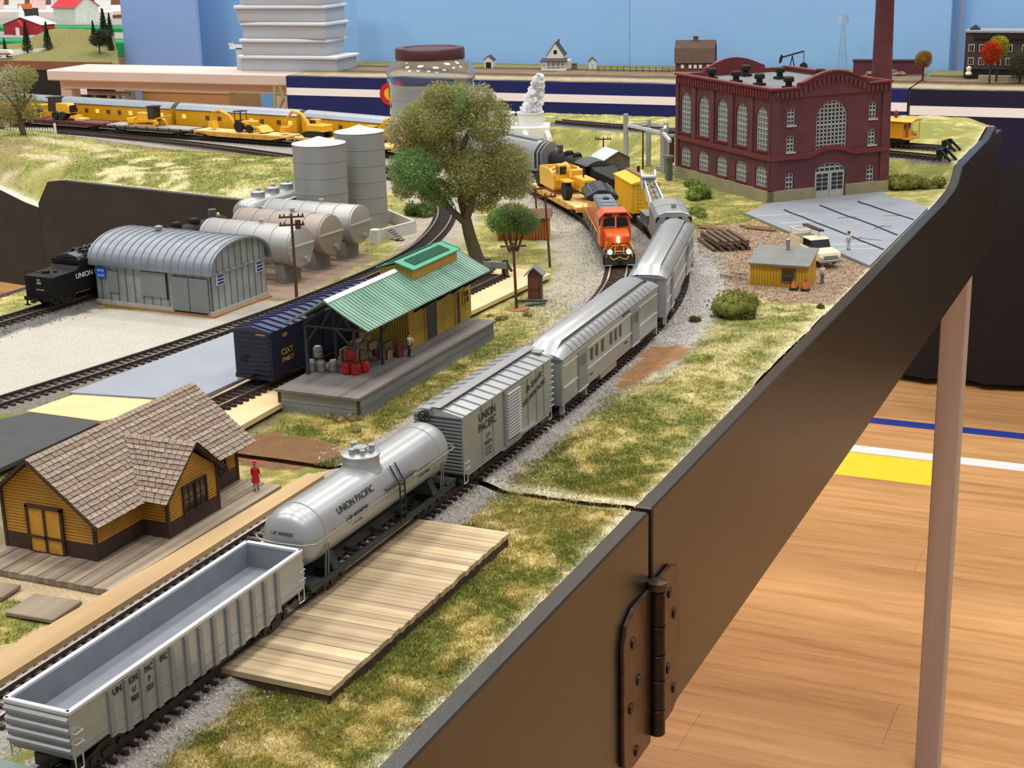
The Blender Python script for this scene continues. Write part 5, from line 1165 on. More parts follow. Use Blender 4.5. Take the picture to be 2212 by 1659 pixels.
for k in range(36): part('dentil', MB().box(-.0042, -.0015, .004+k*.0068, .0074+k*.0068, PH-.0045, PH+.0040), brtrim, plant)
for k in range(26):
    q = .005+k*.0068; zz = PH+.0035
    if .040 < q < .136: t = (.134-q)/.088; zz = PH+.0085+.0115*math.sin(PI*min(max(t, 0), 1))
    part('dentil', MB().box(q-.0016, q+.0016, -.0046, -.0018, zz-.0075, zz), brick, plant)
part('roof_deck', MB().box(.002, PW-.002, .002, PD-.002, PH-.002, PH+.0015), pm('grey_roof_felt', (112, 114, 116), .8, 0, .1, 40, .2), plant)
for (a, b) in ((.030, .205), (.036, .150), (.042, .100), (.052, .045), (.090, .215), (.108, .155), (.140, .105)):
    part('roof_vent', MB().box(a-.0065, a+.0065, b-.0065, b+.0065, PH+.0014, PH+.0050).lathe([(.0045, .0045), (.0040, .0100), (.0070, .0105), (.0070, .0155), (.0055, .0172), (.001, .0176)], (a, b, PH), 14), blackm, plant, bev=.0004)
part('chimney', MB().lathe([(.0152, 0), (.0150, .02), (.0132, .15), (.0112, .30), (.0124, .302), (.0124, .312), (.0092, .312)], (.200, .050, 0), 28), brick, plant, smooth=True)
# ---- asphalt yard in front of it
asph = pm('blue_grey_asphalt', (134, 139, 147), .75, 0, .08, 40, .15, 500)
yd = root('asphalt_lot', 'cracked grey asphalt lot in front of the power plant', 'asphalt lot', (-.40, 1.75, 0))
def loc_(p): return (p[0]+.40, p[1]-1.75)
outl = [loc_(p) for p in ((-.515, 1.832), (-.31, 1.585), (-.3095, 1.93), (-.335, 1.97), (-.372, 1.995), (-.385, 2.03), (-.505, 1.905))]
part('surface', slab(outl, .0005, .0030), asph, yd)
tar = pm('black_tar_seam', (34, 34, 38), .6)
def wiggle(a, b, n=10, amp=.0012): return [(a[0]+(b[0]-a[0])*k/n+random.uniform(-amp, amp), a[1]+(b[1]-a[1])*k/n+random.uniform(-amp, amp), .0031) for k in range(n+1)]
for a, b in (((-.474, 1.865), (-.312, 1.665)), ((-.438, 1.905), (-.312, 1.75)), ((-.400, 1.945), (-.312, 1.845))): part('tar_seam', MB().tube([(loc_(p)[0], loc_(p)[1], .0031) for p in wiggle(a, b)], .0013, 5), tar, yd)
for a, b in (((-.362, 1.70), (-.348, 1.725)), ((-.35, 1.72), (-.325, 1.715)), ((-.345, 1.775), (-.338, 1.80)), ((-.40, 1.83), (-.38, 1.845)), ((-.33, 1.80), (-.345, 1.79)), ((-.35, 1.86), (-.33, 1.87))): part('crack', MB().tube([(loc_(p)[0], loc_(p)[1], .0030) for p in wiggle(a, b, 5)], .0005, 4), tar, yd)
for a, b in (((-.498, 1.815), (-.440, 1.850)), ((-.458, 1.778), (-.412, 1.806)), ((-.380, 1.670), (-.330, 1.695)), ((-.365, 1.650), (-.320, 1.672))): part('parking_line', MB().bar((loc_(a)[0], loc_(a)[1], .0031), (loc_(b)[0], loc_(b)[1], .0031), .0012, .0004), decal_w, yd)
# ================================================================== more rolling stock
navy = pm('csx_navy', (24, 28, 52), .45, 0, .1, 80); navyr = pm('navy_roof', (48, 52, 88), .45, .1, .12, 60); gold = pm('gold_lettering', (214, 176, 60), .5)
RT3 = .0068+.0046
x_, y_, h_ = chord(T3, s_at_y(T3, .978), s_at_y(T3, 1.15))
cx = root('boxcar', 'dark blue boxcar with gold lettering beside the freight house dock', 'boxcar', (x_, y_+.001, RT3), h_); CL, CW, CZ = .0865, .0180, .0425
part('body', MB().prism([(-CW, .0060), (CW, .0060), (CW, CZ), (0, CZ+.0035), (-CW, CZ)], 'y', -CL, CL), navy, cx, bev=.0004)
part('roof', MB().prism([(-CW-.0006, CZ-.0004), (CW+.0006, CZ-.0004), (CW+.0006, CZ+.0006), (0, CZ+.0042), (-CW-.0006, CZ+.0006)], 'y', -CL-.0006, CL+.0006), navyr, cx)
for k in range(17):
    q = -CL+.004+k*(2*CL-.008)/16
    for s in (-1, 1): part('roof_rib', MB().bar((0, q, CZ+.0044), (s*(CW+.0004), q, CZ+.0008), .0022, .0022), navyr, cx)
for k in range(9): part('end_rib', MB().cyl((-CW+.002, -CL, .0085+k*.0038), (CW-.002, -CL, .0085+k*.0038), .0010, n=8), navy, cx)
part('brake_wheel', MB().lathe([(.0024, -.0004), (.0030, -.0004), (.0030, .0004), (.0024, .0004)], (-.0085, -CL-.0022, .0200), 14, ax='y', caps=False).cyl((-.0085, -CL-.0022, .0200), (-.0085, -CL, .0200), .0007, n=6).bar((-.0110, -CL-.0022, .02), (-.006, -CL-.0022, .02), .0005), black, cx)
part('end_sill', MB().box(-CW, CW, -CL-.0008, -CL+.002, .0035, .0068), navy, cx)
part('stirrup', MB().tube([(-CW+.001, -CL+.001, .006), (-CW+.001, -CL+.001, .0012), (-CW+.001, -CL+.006, .0012), (-CW+.001, -CL+.006, .006)], .0004, 5), black, cx)
part('placard', MB().box(.004, .013, -CL-.0004, -CL+.0004, CZ-.003, CZ-.0016), pm('orange_placard', (190, 120, 70), .5), cx)
part('heavy_door', MB().box(CW, CW+.001, -.014, .030, .007, CZ-.002), navy, cx)
for t, sz, q, z in (('CSXT', .0066, -.066, .0235), ('194817', .0056, -.066, .0170), ('CSX', .0036, -.068, .0370)): text(t, sz, gold, cx, (CW+.0003, q, z), RIGHT, bold=.01)
bogie(cx, .060); bogie(cx, -.060); coupler(cx, -CL, -1, .0070); coupler(cx, CL, 1, .0070)
# bumper at the end of the spur
bp_ = root('bumper_stop', 'black and grey track bumper at the end of the freight spur', 'bumper', (-.655, 1.400, .0085))
for s in (-1, 1): part('post', MB().box(s*.0098-.002, s*.0098+.002, -.002, .006, 0, .0155).bar((s*.0098, .004, .013), (s*.0098, .018, .001), .0024), black, bp_)
part('beam', MB().box(-.0125, .0125, -.0035, .0, .0075, .0145), pm('grey_beam', (120, 122, 122), .6), bp_, bev=.0004)
one('roadbed_board', slab([(-.692, .855), (-.628, .855), (-.632, 1.0), (-.606, 1.43), (-.668, 1.45), (-.692, 1.0)], 0, .0040), pm('raw_pale_plywood', (226, 196, 150), .65, 0, .08, 30, .1), 'bare plywood roadbed under the freight spur', 'board', (0, 0, .0028))

# black tender and steam engine in the yard
blk = pm('engine_black', (15, 15, 16), .55, 0, .1, 80, spec=.22); coalm = pm('coal', (24, 24, 26), .35, 0, .3, 300)
td = place(T5, s_at_y(T5, 1.145), s_at_y(T5, 1.245), 'tender', 'black steam tender heaped with coal beside the arched shed', 'tender', .0086); q0 = -.060
part('body', MB().prism([(q0, .0085), (.052, .0085), (.052, .0360), (-.018, .0360), (-.023, .0330), (-.026, .0310), (q0, .0300)], 'x', -.0178, .0178), blk, td, bev=.0005)
part('coal_bunker', MB().box(-.0178, -.0168, -.020, .052, .0355, .0395).box(.0168, .0178, -.020, .052, .0355, .0395).box(-.0178, .0178, -.0215, -.0200, .0350, .0395), blk, td)
cm = MB()
for k in range(240):
    a, b = random.uniform(-.0155, .0155), random.uniform(-.016, .050); z = .0375+.0075*(1-(a/.018)**2)*min(1, (b+.02)/.02)+random.uniform(-.001, .001); r_ = random.uniform(.0010, .0021)
    cm.cb(a, b, z, r_*2, r_*1.6, r_*1.5, random.uniform(0, 3), random.uniform(0, 3))
part('coal', cm, coalm, td, kind='stuff', label='heaped black coal lumps')
part('coal_bed', MB().prism([(-.0165, .036), (.0165, .036), (.012, .0420), (0, .0445), (-.012, .0420)], 'y', -.018, .051), coalm, td)
part('water_hatch', MB().cyl((-.004, -.045, .030), (-.004, -.045, .0325), .004, n=14).cyl((.004, -.04, .030), (.004, -.04, .032), .002, n=10), blk, td)
g = MB()
for k in range(6): g.bar((-.0135, q0-.0016, .012+k*.0032), (-.0075, q0-.0016, .012+k*.0032), .0006)
g.tube([(-.0165, q0+.001, .030), (-.0165, q0+.001, .034), (.0165, q0+.001, .034), (.0165, q0+.001, .030)], .0004, 5)
part('ladder', g, blk, td); part('end_beam', MB().box(-.0178, .0178, q0-.003, q0, .0062, .0095), blk, td)
for s in (-1, 1): part('footboard', MB().bar((s*.015, q0-.002, .0065), (s*.015, q0-.002, .0015), .0012).box(min(s*.012, s*.0178), max(s*.012, s*.0178), q0-.0035, q0-.0005, .001, .0018), blk, td)
text('UNION PACIFIC', .0072, decal_w, td, (.0181, -.002, .0245), RIGHT, bold=.012); text('U.P.', .0030, decal_w, td, (.001, q0-.0004, .0265), FRONT); text('3985', .0030, decal_w, td, (.001, q0-.0004, .0235), FRONT); text('WATER 25000', .0016, decal_w, td, (.002, q0-.0004, .0170), FRONT)
bogie(td, -.038, blk); bogie(td, .030, blk); coupler(td, q0-.002, -1)
def steam_engine(r0, label, L=.15, front=1):
    e = r0; z = .0275
    part('boiler', MB().lathe([(.001, 0), (.0118, .0005), (.0125, .004), (.0125, .075), (.0135, .080), (.0140, L-.042), (.0140, L-.035)], (0, -L+.035, z), 28, ax='y') if front < 0 else MB().lathe([(.0140, 0), (.0140, .03), (.0132, .04), (.0126, .045), (.0126, .110), (.0118, .1135), (.001, .114)], (0, -.034, z), 28, ax='y'), blk, e, smooth=True)
    part('cab', MB().prism([(-.0165, .0105), (.0165, .0105), (.0165, .0375), (.009, .0430), (-.009, .0430), (-.0165, .0375)], 'y', -.066, -.034), blk, e, bev=.0004)
    part('cab_roof', MB().prism(arc(-.0182, .0385, .0182, .0385, .0062, 10)+[(.0176, .0382), (-.0176, .0382)], 'y', -.074, -.032), pm('grey_black_roof', (62, 64, 66), .55, 0, .1, 60), e)  # cab roof is a greyer black than the boiler and cab
    for q, rr, hh in ((.0, .0062, .0085), (.030, .0068, .0075)): part('dome', MB().lathe([(rr, 0), (rr, hh*.5), (rr*.75, hh*.85), (rr*.2, hh)], (0, q, z+.0105), 16), blk, e, smooth=True)
    part('smoke_stack', MB().cyl((0, .062, z+.010), (0, .062, z+.0215), .0040, .0046, n=16), pm('grey_stack', (92, 92, 90), .5, .2, .1, 60), e, smooth=True)
    part('bell', MB().lathe([(.0026, 0), (.0020, .002), (.0012, .0034), (.0004, .0038)], (0, .072, z+.0125), 12), pm('brass', (216, 176, 80), .3, .8, .1, 60), e, smooth=True)
    part('running_board', MB().box(-.0170, -.012, -.034, .076, .0195, .0205).box(.012, .0170, -.034, .076, .0195, .0205), blk, e)
    part('frame', MB().box(-.008, .008, -.066, .082, .007, .0155).box(-.0165, .0165, .078, .083, .0075, .0130), blk, e)
    for s in (-1, 1):
        for q in (-.022, -.001, .020, .041): part('driver_wheel', MB().lathe([(.001, -.001), (.0092, -.001), (.0092, .001), (.001, .001)], (s*.0100, q, .0092), 20, ax='x'), blk, e)
        part('side_rod', MB().bar((s*.0125, -.022, .0075), (s*.0125, .041, .0075), .0014), pm('rod_steel', (130, 130, 130), .4, .7, .1, 60), e)
        part('cylinder', MB().cyl((s*.0125, .055, .0115), (s*.0125, .075, .0115), .0052, n=14), blk, e, smooth=True)
    return e
e1 = place(T5, s_at_y(T5, 1.285), s_at_y(T5, 1.40), 'steam_locomotive', 'black steam locomotive with brass bell behind the arched shed', 'locomotive', .0086); steam_engine(e1, '')
# silver three dome tank car
d3 = place(T5, s_at_y(T5, 1.470), s_at_y(T5, 1.575), 'tank_car', 'silver three dome tank car in front of the black side board', 'tank car', .0086)
part('tank', MB().lathe([(.001, -.066), (.010, -.0650), (.0150, -.0610), (.0165, -.0560), (.0165, .0560), (.0150, .0610), (.010, .0650), (.001, .066)], (0, 0, .0330), 32, ax='y'), silver, d3, smooth=True)
for q in (-.030, .0, .030):
    d = part('dome', MB().lathe([(.0100, .0440), (.0082, .0470), (.0080, .0525), (.0086, .0530), (.0086, .0542), (.0070, .0552), (.001, .0556)], (0, q, 0), 20), silver, d3, smooth=True); part('valve', MB().cyl((.002, q, .055), (.002, q, .0580), .0018, n=8).cyl((-.003, q+.002, .055), (-.003, q+.002, .0570), .0013, n=8), silver, d)
part('walkway', MB().box(.0150, .0210, -.05, .05, .0400, .0408), pm('pale_silver', (0, 0, 0)), d3); part('underframe', MB().box(-.015, .015, -.068, .068, .0090, .0120).box(-.009, .009, -.058, .058, .012, .0180), black, d3); bogie(d3, .045); bogie(d3, -.045)

# black steam engine and tender on the curve, behind the yellow work boxcar
s_t = s_y+.085
t2 = place(T1, s_t, s_t+.085, 'tender', 'open black tender between the yellow boxcar and the steam engine', 'tender')
part('body', MB().box(-.0172, -.0160, -.045, .048, .0085, .0380).box(.0160, .0172, -.045, .048, .0085, .0380).box(-.0172, .0172, .0465, .048, .0085, .0400).box(-.0172, .0172, -.045, -.0435, .0085, .0300).box(-.0172, .0172, -.045, .048, .0085, .0200), blk, t2, bev=.0004)
part('slope_sheet', MB().prism([(-.043, .020), (.046, .020), (.046, .0400)], 'x', -.016, .016), blackm, t2); part('coal_gate', MB().box(-.0165, .0165, -.0445, -.043, .030, .0385), blk, t2); bogie(t2, .03, blk); bogie(t2, -.03, blk)
e2 = place(T1, s_t+.125, s_t+.235, 'steam_locomotive', 'black steam locomotive facing away on the curve beside the scraper', 'locomotive'); steam_engine(e2, '')
sv = place(T1, s_t+.285, s_t+.50, 'silver_railcar', 'smooth silver round roofed railcar with black stripes behind the steam engine', 'railcar')
part('body', MB().prism(arc(-.0172, .034, .0172, .034, .0150, 14)+[(.0172, .008), (-.0172, .008)], 'y', -.120, .120), silver, sv, smooth=True)
for q in (-.118, -.108): part('stripe', MB().prism([(a*1.015, .034+(b-.034)*1.02) for a, b in arc(-.0172, .034, .0172, .034, .0150, 14)]+[(.0176, .012), (-.0176, .012)], 'y', q, q+.006), black, sv)
part('roof_hatch', MB().box(-.006, .006, -.09, .10, .0480, .0500), silver_shaded, sv); bogie(sv, .085); bogie(sv, -.085)

# yellow passenger train at the back left
def yellow_coach(xa, xb, label, win):
    sa, sb = s_at_x(T1, xa), s_at_x(T1, xb); L = (sb-sa)/2-.004
    c = place(T1, sa+.03, sb-.03, 'passenger_car', label, 'passenger car', group='yellow streamlined coaches')
    part('body', MB().box(-.0172, .0172, -L, L, .0085, .0375), yellow_up, c, bev=.0004)
    part('roof', MB().prism(arc(-.0174, .0372, .0174, .0372, .0105, 14), 'y', -L, L), pm('grey_blue_roof', (150, 156, 166), .35, .3, .05, 60), c, smooth=True)
    part('roof_stripe', MB().box(-.0180, -.0172, -L, L, .0368, .0382).box(.0172, .0180, -L, L, .0368, .0382), pm('dark_roof_trim', (84, 86, 92), .4, .2, .05, 60), c)
    part('sill_stripe', MB().box(-.0176, -.0172, -L, L, .0085, .0105), pm('red_stripe', (168, 60, 34), .5), c)
    part('underframe', MB().box(-.013, .013, -L+.005, L-.005, .0045, .0085), black, c); part('diaphragm', MB().box(-.012, .012, L, L+.0035, .009, .042), blackm, c)
    for k, q in enumerate(win): part('window', MB().box(-.0178, -.0171, L*q-.0042, L*q+.0042, .0225, .0298), pm('amber_window', (92, 66, 40), .3, 0, .3, 200) if k % 3 else emit('lit_window', (246, 190, 96), .8), c)
    bogie(c, L-.04, wb=.014, detail=False); bogie(c, -L+.04, wb=.014, detail=False); return c
yellow_coach(-1.135, -1.400, 'yellow coach at the right end of the yellow train', (-.8, -.2, .3, .6, .85))
yellow_coach(-1.404, -1.690, 'middle yellow coach behind the backhoe', (-.9, -.72, -.45, -.28, .25, .45, .85))
yellow_coach(-1.694, -1.985, 'yellow coach with windows behind the grader', (-.85, -.68, -.5, -.3, -.1, .1, .3, .5, .7))
yellow_coach(-1.989, -2.28, 'yellow coach at the left edge behind the tree', (-.6, -.2, .2, .6))

# flat cars carrying construction machines
def flat(tr, sa, sb, label, mat, name='flat_car', deck=None):
    L = (sb-sa)/2-.003; f = place(tr, sa+.02, sb-.02, name, label, 'flat car', group='flat cars with machines')
    part('deck', MB().box(-.0178, .0178, -L, L, .0105, .0135), deck or mat, f, bev=.0003); part('side_sill', MB().prism([(-L, .0105), (L, .0105), (L-.02, .0085), (L-.035, .0055), (-L+.035, .0055), (-L+.02, .0085)], 'x', .0160, .0176).prism([(-L, .0105), (L, .0105), (L-.02, .0085), (L-.035, .0055), (-L+.035, .0055), (-L+.02, .0085)], 'x', -.0176, -.0160), mat, f)
    part('end_sill', MB().box(-.0176, .0176, -L, -L+.003, .007, .0106).box(-.0176, .0176, L-.003, L, .007, .0106), mat, f)
    for k in range(7): part('stake_pocket', MB().box(.0176, .0188, -L+.02+k*(2*L-.04)/6-.0015, -L+.02+k*(2*L-.04)/6+.0015, .008, .0132).box(-.0188, -.0176, -L+.02+k*(2*L-.04)/6-.0015, -L+.02+k*(2*L-.04)/6+.0015, .008, .0132), mat, f)
    bogie(f, L-.03, detail=False); bogie(f, -L+.03, detail=False); return f
maroon = pm('maroon_flat', (92, 44, 46), .6, 0, .1, 60); blkf = pm('grey_black_flat', (58, 58, 60), .6, 0, .1, 60); yflat = pm('yellow_flat', (226, 168, 40), .5, 0, .08, 60); tandeck = pm('tan_wood_deck', (226, 190, 124), .7, 0, .1, 90)
sx_ = lambda x: s_at_x(T2, x)
flat(T2, sx_(-1.150), sx_(-1.375), 'flat car with excavators partly hidden by the silos', yflat, deck=tandeck)
flat(T2, sx_(-1.385), sx_(-1.600), 'yellow flat car with wooden deck carrying the backhoe', yflat, deck=tandeck)
flat(T2, sx_(-1.605), sx_(-1.810), 'black flat car carrying the yellow dozer', blkf, deck=pm('grey_wood_deck', (150, 148, 144), .7, 0, .1, 90))
flat(T2, sx_(-1.815), sx_(-2.06), 'maroon flat car carrying the yellow grader', maroon)
s_f = s_l+.262
flat(T2, s_f, s_f+.20, 'yellow flat car carrying the scraper behind the orange locomotive', yflat, deck=tandeck)
def machine(name, label, tr, s, rz=0):
    x, y, h = on_track(tr, s); return root(name, label, 'construction machine', (x, y, RT+.0137), h+rz)
def wheel(p, x, y, r, w, hub=True):
    t = part('wheel', MB().lathe([(r*.45, -w/2), (r*.95, -w/2), (r, -w*.3), (r, w*.3), (r*.95, w/2), (r*.45, w/2)], (x, y, r), 18, ax='x'), tyre, p, smooth=True)
    part('hub', MB().lathe([(.0003, -w*.35), (r*.5, -w*.35), (r*.5, w*.35), (.0003, w*.35)], (x, y, r), 14, ax='x'), yellow_cat, t)
# scraper, bowl towards the rear
sc = machine('scraper', 'yellow wheeled scraper loaded behind the orange locomotive', T2, s_f+.105)
for s in (-1, 1): wheel(sc, s*.0140, -.046, .0112, .0085); wheel(sc, s*.0150, .062, .0112, .0085)
part('engine_hood', MB().box(-.0020, .0150, -.075, -.036, .0110, .0275), yellow_cat, sc, bev=.0008); part('grille', MB().box(.0005, .0125, -.0760, -.0748, .0125, .0240), blackm, sc); part('bumper', MB().box(-.001, .017, -.080, -.0755, .007, .0115), yellow_cat, sc)
part('fender', MB().box(-.0200, -.0075, -.058, -.033, .0225, .0245), yellow_cat, sc, bev=.0004)
ca = part('cab', MB().box(-.0190, -.0085, -.030, -.016, .0200, .0410), yellow_cat, sc, bev=.0008)
part('window', MB().box(-.0180, -.0095, -.0306, -.0298, .0290, .0385).box(-.0194, -.0188, -.028, -.018, .0290, .0385), cabglass, ca)
part('bowl', MB().prism([(-.008, .0060), (.050, .0060), (.052, .0290), (.010, .0310), (-.012, .0250)], 'x', -.0200, -.0175).prism([(-.008, .0060), (.050, .0060), (.052, .0290), (.010, .0310), (-.012, .0250)], 'x', .0175, .0200).box(-.0176, .0176, .046, .050, .006, .030).box(-.0176, .0176, -.006, .050, .006, .009), yellow_cat, sc)
part('apron', MB().prism([(-.014, .0100), (-.010, .0300), (-.006, .0310), (-.006, .0100)], 'x', -.0198, .0198), yellow_cat, sc, bev=.0005); part('ejector', MB().box(-.0176, .0176, .034, .037, .008, .030), yellow_cat, sc)
part('gooseneck', MB().tube([(.0, -.020, .022), (.0, -.014, .034), (.0, .002, .0375), (.010, .008, .032), (.019, .012, .028)], .0022, 8).tube([(.0, .002, .0375), (-.010, .008, .032), (-.019, .012, .028)], .0022, 8), yellow_cat, sc)
part('exhaust', MB().cyl((.006, -.052, .027), (.006, -.052, .040), .0010, n=8), black, sc); part('push_frame', MB().box(-.012, .012, .052, .080, .012, .020), yellow_cat, sc)
# grader
gr = machine('road_grader', 'yellow road grader with black cab on the maroon flat car', T2, sx_(-1.955), PI)
for s in (-1, 1): wheel(gr, s*.0120, .030, .0078, .006); wheel(gr, s*.0120, .012, .0078, .006); wheel(gr, s*.0120, -.058, .0078, .006)
part('frame', MB().tube([(0, .0, .016), (0, -.020, .024), (0, -.062, .022), (0, -.066, .012)], .0030, 8), yellow_cat, gr); part('engine_hood', MB().prism([(.010, .0120), (.046, .0120), (.046, .0240), (.040, .0300), (.010, .0300)], 'x', -.0085, .0085), yellow_cat, gr, bev=.0008); part('radiator', MB().box(-.008, .008, .046, .0475, .014, .027), blackm, gr)
part('cab', MB().prism([(-.012, .014), (.010, .014), (.010, .0390), (-.009, .0390)], 'x', -.0085, .0085), cabglass, gr, bev=.0006); part('cab_roof', MB().box(-.010, .010, -.013, .012, .0390, .0405), black, gr)
part('blade', MB().cb(0, -.032, .0075, .040, .0025, .009, .5), yellow_cat, gr); part('ripper', MB().box(-.010, .010, .048, .060, .004, .009), yellow_cat, gr); part('chock', MB().cb(0, .068, .0025, .018, .022, .004), tandeck, gr)
# dozer
dz = machine('bulldozer', 'small yellow dozer with ripper arms on the black flat car', T2, sx_(-1.715), PI)
for s in (-1, 1): part('crawler_track', MB().prism([(-.026, .003), (-.022, 0), (.022, 0), (.027, .004), (.026, .009), (.018, .0115), (-.020, .0110), (-.026, .008)], 'x', s*.0105-.0035, s*.0105+.0035), yellow_cat, dz); part('roller_frame', MB().box(min(s*.0135, s*.0148), max(s*.0135, s*.0148), -.02, .02, .004, .007), darkwood, dz)
part('engine_hood', MB().box(-.0065, .0065, -.026, .002, .0100, .0220), yellow_cat, dz, bev=.0008); part('cab', MB().box(-.0085, .0085, .002, .018, .0110, .0330), cabglass, dz, bev=.0006); part('cab_roof', MB().box(-.0095, .0095, 0, .020, .0330, .0345), black, dz)
part('blade', MB().prism([(-.040, .0), (-.037, .0), (-.0355, .006), (-.037, .0125), (-.040, .0130), (-.038, .006)], 'x', -.0190, .0190), yellow_cat, dz); part('push_arm', MB().bar((-.014, -.037, .005), (-.014, .008, .008), .0022).bar((.014, -.037, .005), (.014, .008, .008), .0022).bar((0, -.036, .011), (0, -.02, .019), .0016), yellow_cat, dz)
part('ripper', MB().bar((-.006, .018, .012), (-.006, .042, .018), .0022).bar((.006, .018, .012), (.006, .042, .018), .0022).bar((-.010, .042, .018), (.010, .042, .018), .0024).bar((0, .042, .018), (0, .040, .002), .0022), yellow_cat, dz)
# backhoe loader
bh = machine('backhoe_loader', 'yellow backhoe loader on the wooden deck of the yellow flat car', T2, sx_(-1.505), 0)
for s in (-1, 1): wheel(bh, s*.0110, -.006, .0095, .006); wheel(bh, s*.0110, -.030, .0070, .005)
part('engine_hood', MB().box(-.0070, .0070, -.036, -.008, .0090, .0190), yellow_cat, bh, bev=.0008); part('canopy_post', MB().bar((-.007, -.008, .016), (-.007, -.008, .034), .0010).bar((.007, -.008, .016), (.007, -.008, .034), .0010).bar((-.007, .006, .016), (-.007, .006, .034), .0010).bar((.007, .006, .016), (.007, .006, .034), .0010), black, bh); part('canopy', MB().box(-.0085, .0085, -.010, .008, .0335, .0348), black, bh); part('seat_box', MB().box(-.006, .006, -.006, .006, .010, .0190), blackm, bh)
part('loader_bucket', MB().prism([(-.062, .002), (-.048, .002), (-.046, .012), (-.052, .010)], 'x', -.0140, .0140), yellow_cat, bh); part('loader_arm', MB().bar((-.010, -.050, .007), (-.010, -.012, .018), .0024).bar((.010, -.050, .007), (.010, -.012, .018), .0024), yellow_cat, bh)
part('hoe_boom', MB().tube([(0, .010, .010), (0, .026, .026), (0, .046, .033)], .0026, 8), yellow_cat, bh); part('hoe_stick', MB().tube([(0, .044, .034), (0, .062, .030), (0, .066, .014)], .0020, 8), yellow_cat, bh); part('hoe_bucket', MB().prism([(.056, .002), (.070, .004), (.069, .014), (.060, .014)], 'x', -.006, .006), yellow_cat, bh)
# excavators
def excavator(s, label, rz):
    e = machine('excavator', label, T2, s, rz)
    for q in (-1, 1): part('crawler_track', MB().prism([(-.022, .003), (-.018, 0), (.018, 0), (.022, .003), (.021, .007), (.018, .009), (-.018, .009), (-.021, .007)], 'x', q*.010-.0035, q*.010+.0035), tyre, e)
    part('house', MB().box(-.0125, .0125, -.014, .024, .0100, .0210), yellow_cat, e, bev=.001); part('cab', MB().box(-.0125, -.003, -.018, -.002, .0100, .0280), yellow_cat, e, bev=.0006); part('window', MB().box(-.0130, -.0025, -.0186, -.006, .0190, .0265), cabglass, e)
    part('boom', MB().tube([(.004, -.012, .016), (.004, -.030, .036), (.004, -.052, .040)], .0030, 8), yellow_cat, e); part('stick', MB().tube([(.004, -.050, .041), (.004, -.068, .022), (.004, -.070, .012)], .0022, 8), yellow_cat, e); part('bucket', MB().prism([(-.078, .002), (-.064, .004), (-.062, .013), (-.074, .014)], 'x', -.003, .011), yellow_cat, e)
excavator(sx_(-1.335), 'yellow excavator with folded arm left of the silos', PI); excavator(sx_(-1.215), 'yellow excavator with raised arm right of the silos', 0.0)

# caboose on the embankment and its bumpers
cbx, cby, cbh = on_track(TA, s_at_x(TA, -.428)); cz = PLAT+.0015+.0046
cb_ = root('caboose', 'orange yellow caboose behind the power plant', 'caboose', (cbx, cby, cz), cbh); ycb = pm('caboose_yellow', (240, 166, 26), .45, 0, .07, 60)
part('body', MB().box(-.0150, .0150, -.030, .060, .0080, .0330), ycb, cb_, bev=.0004); part('roof', MB().prism(arc(-.0175, .0330, .0175, .0330, .0030, 8)+[(.0175, .0322), (-.0175, .0322)], 'y', -.045, .066), ycb, cb_); part('cupola', MB().box(-.0120, .0120, .006, .030, .0345, .0445), ycb, cb_, bev=.0005)
part('platform', MB().box(-.0150, .0150, -.044, -.030, .0070, .0090), ycb, cb_)
g = MB()
for s in (-1, 1): g.bar((s*.014, -.043, .009), (s*.014, -.043, .033), .0010).bar((s*.0055, -.043, .009), (s*.0055, -.043, .018), .0010).bar((s*.014, -.043, .018), (s*.0055, -.043, .018), .0010).bar((s*.014, -.043, .0135), (s*.0055, -.043, .0135), .0008)
for k in range(6): g.bar((.006, -.0445, .010+k*.004), (.012, -.0445, .010+k*.004), .0007)
part('railing', g, ycb, cb_); part('door', MB().box(-.004, .004, -.0306, -.0298, .009, .0290), pm('brown_orange_door', (170, 104, 20), .5), cb_); part('end_window', MB().box(.006, .011, -.0306, -.0298, .0200, .0285).box(-.011, -.006, -.0306, -.0298, .0200, .0285), cabglass, cb_)
bogie(cb_, .045); bogie(cb_, -.018)
one('marker_lamp', MB().lathe([(.0020, 0), (.0034, .002), (.0034, .007), (.0018, .0095), (.0006, .010)], (0, 0, 0), 14), pm('rust_brown_lamp', (110, 58, 44), .6), 'small rusty brown lamp on top of the caboose', 'lamp', (cbx+.012, cby-.002, cz+.0365), smooth=True)
for x, y, rz, lb in ((-.338, 2.250, 1.33, 'black timber track bumper at the end of the upper siding'), (-.330, 2.160, 1.25, 'black timber track bumper at the end of the lower siding')):
    b = root('bumper_stop', lb, 'bumper', (x, y, PLAT+.001), rz-PI, 'black bumpers on the embankment')
    for s in (-1, 1): part('post', MB().box(s*.0085-.002, s*.0085+.002, -.002, .002, 0, .0150).bar((s*.0085, 0, .0135), (s*.0085, .016, 0), .0030), black, b)
    part('beam', MB().box(-.0120, .0120, -.0045, -.0015, .0075, .0145), black, b, bev=.0005)
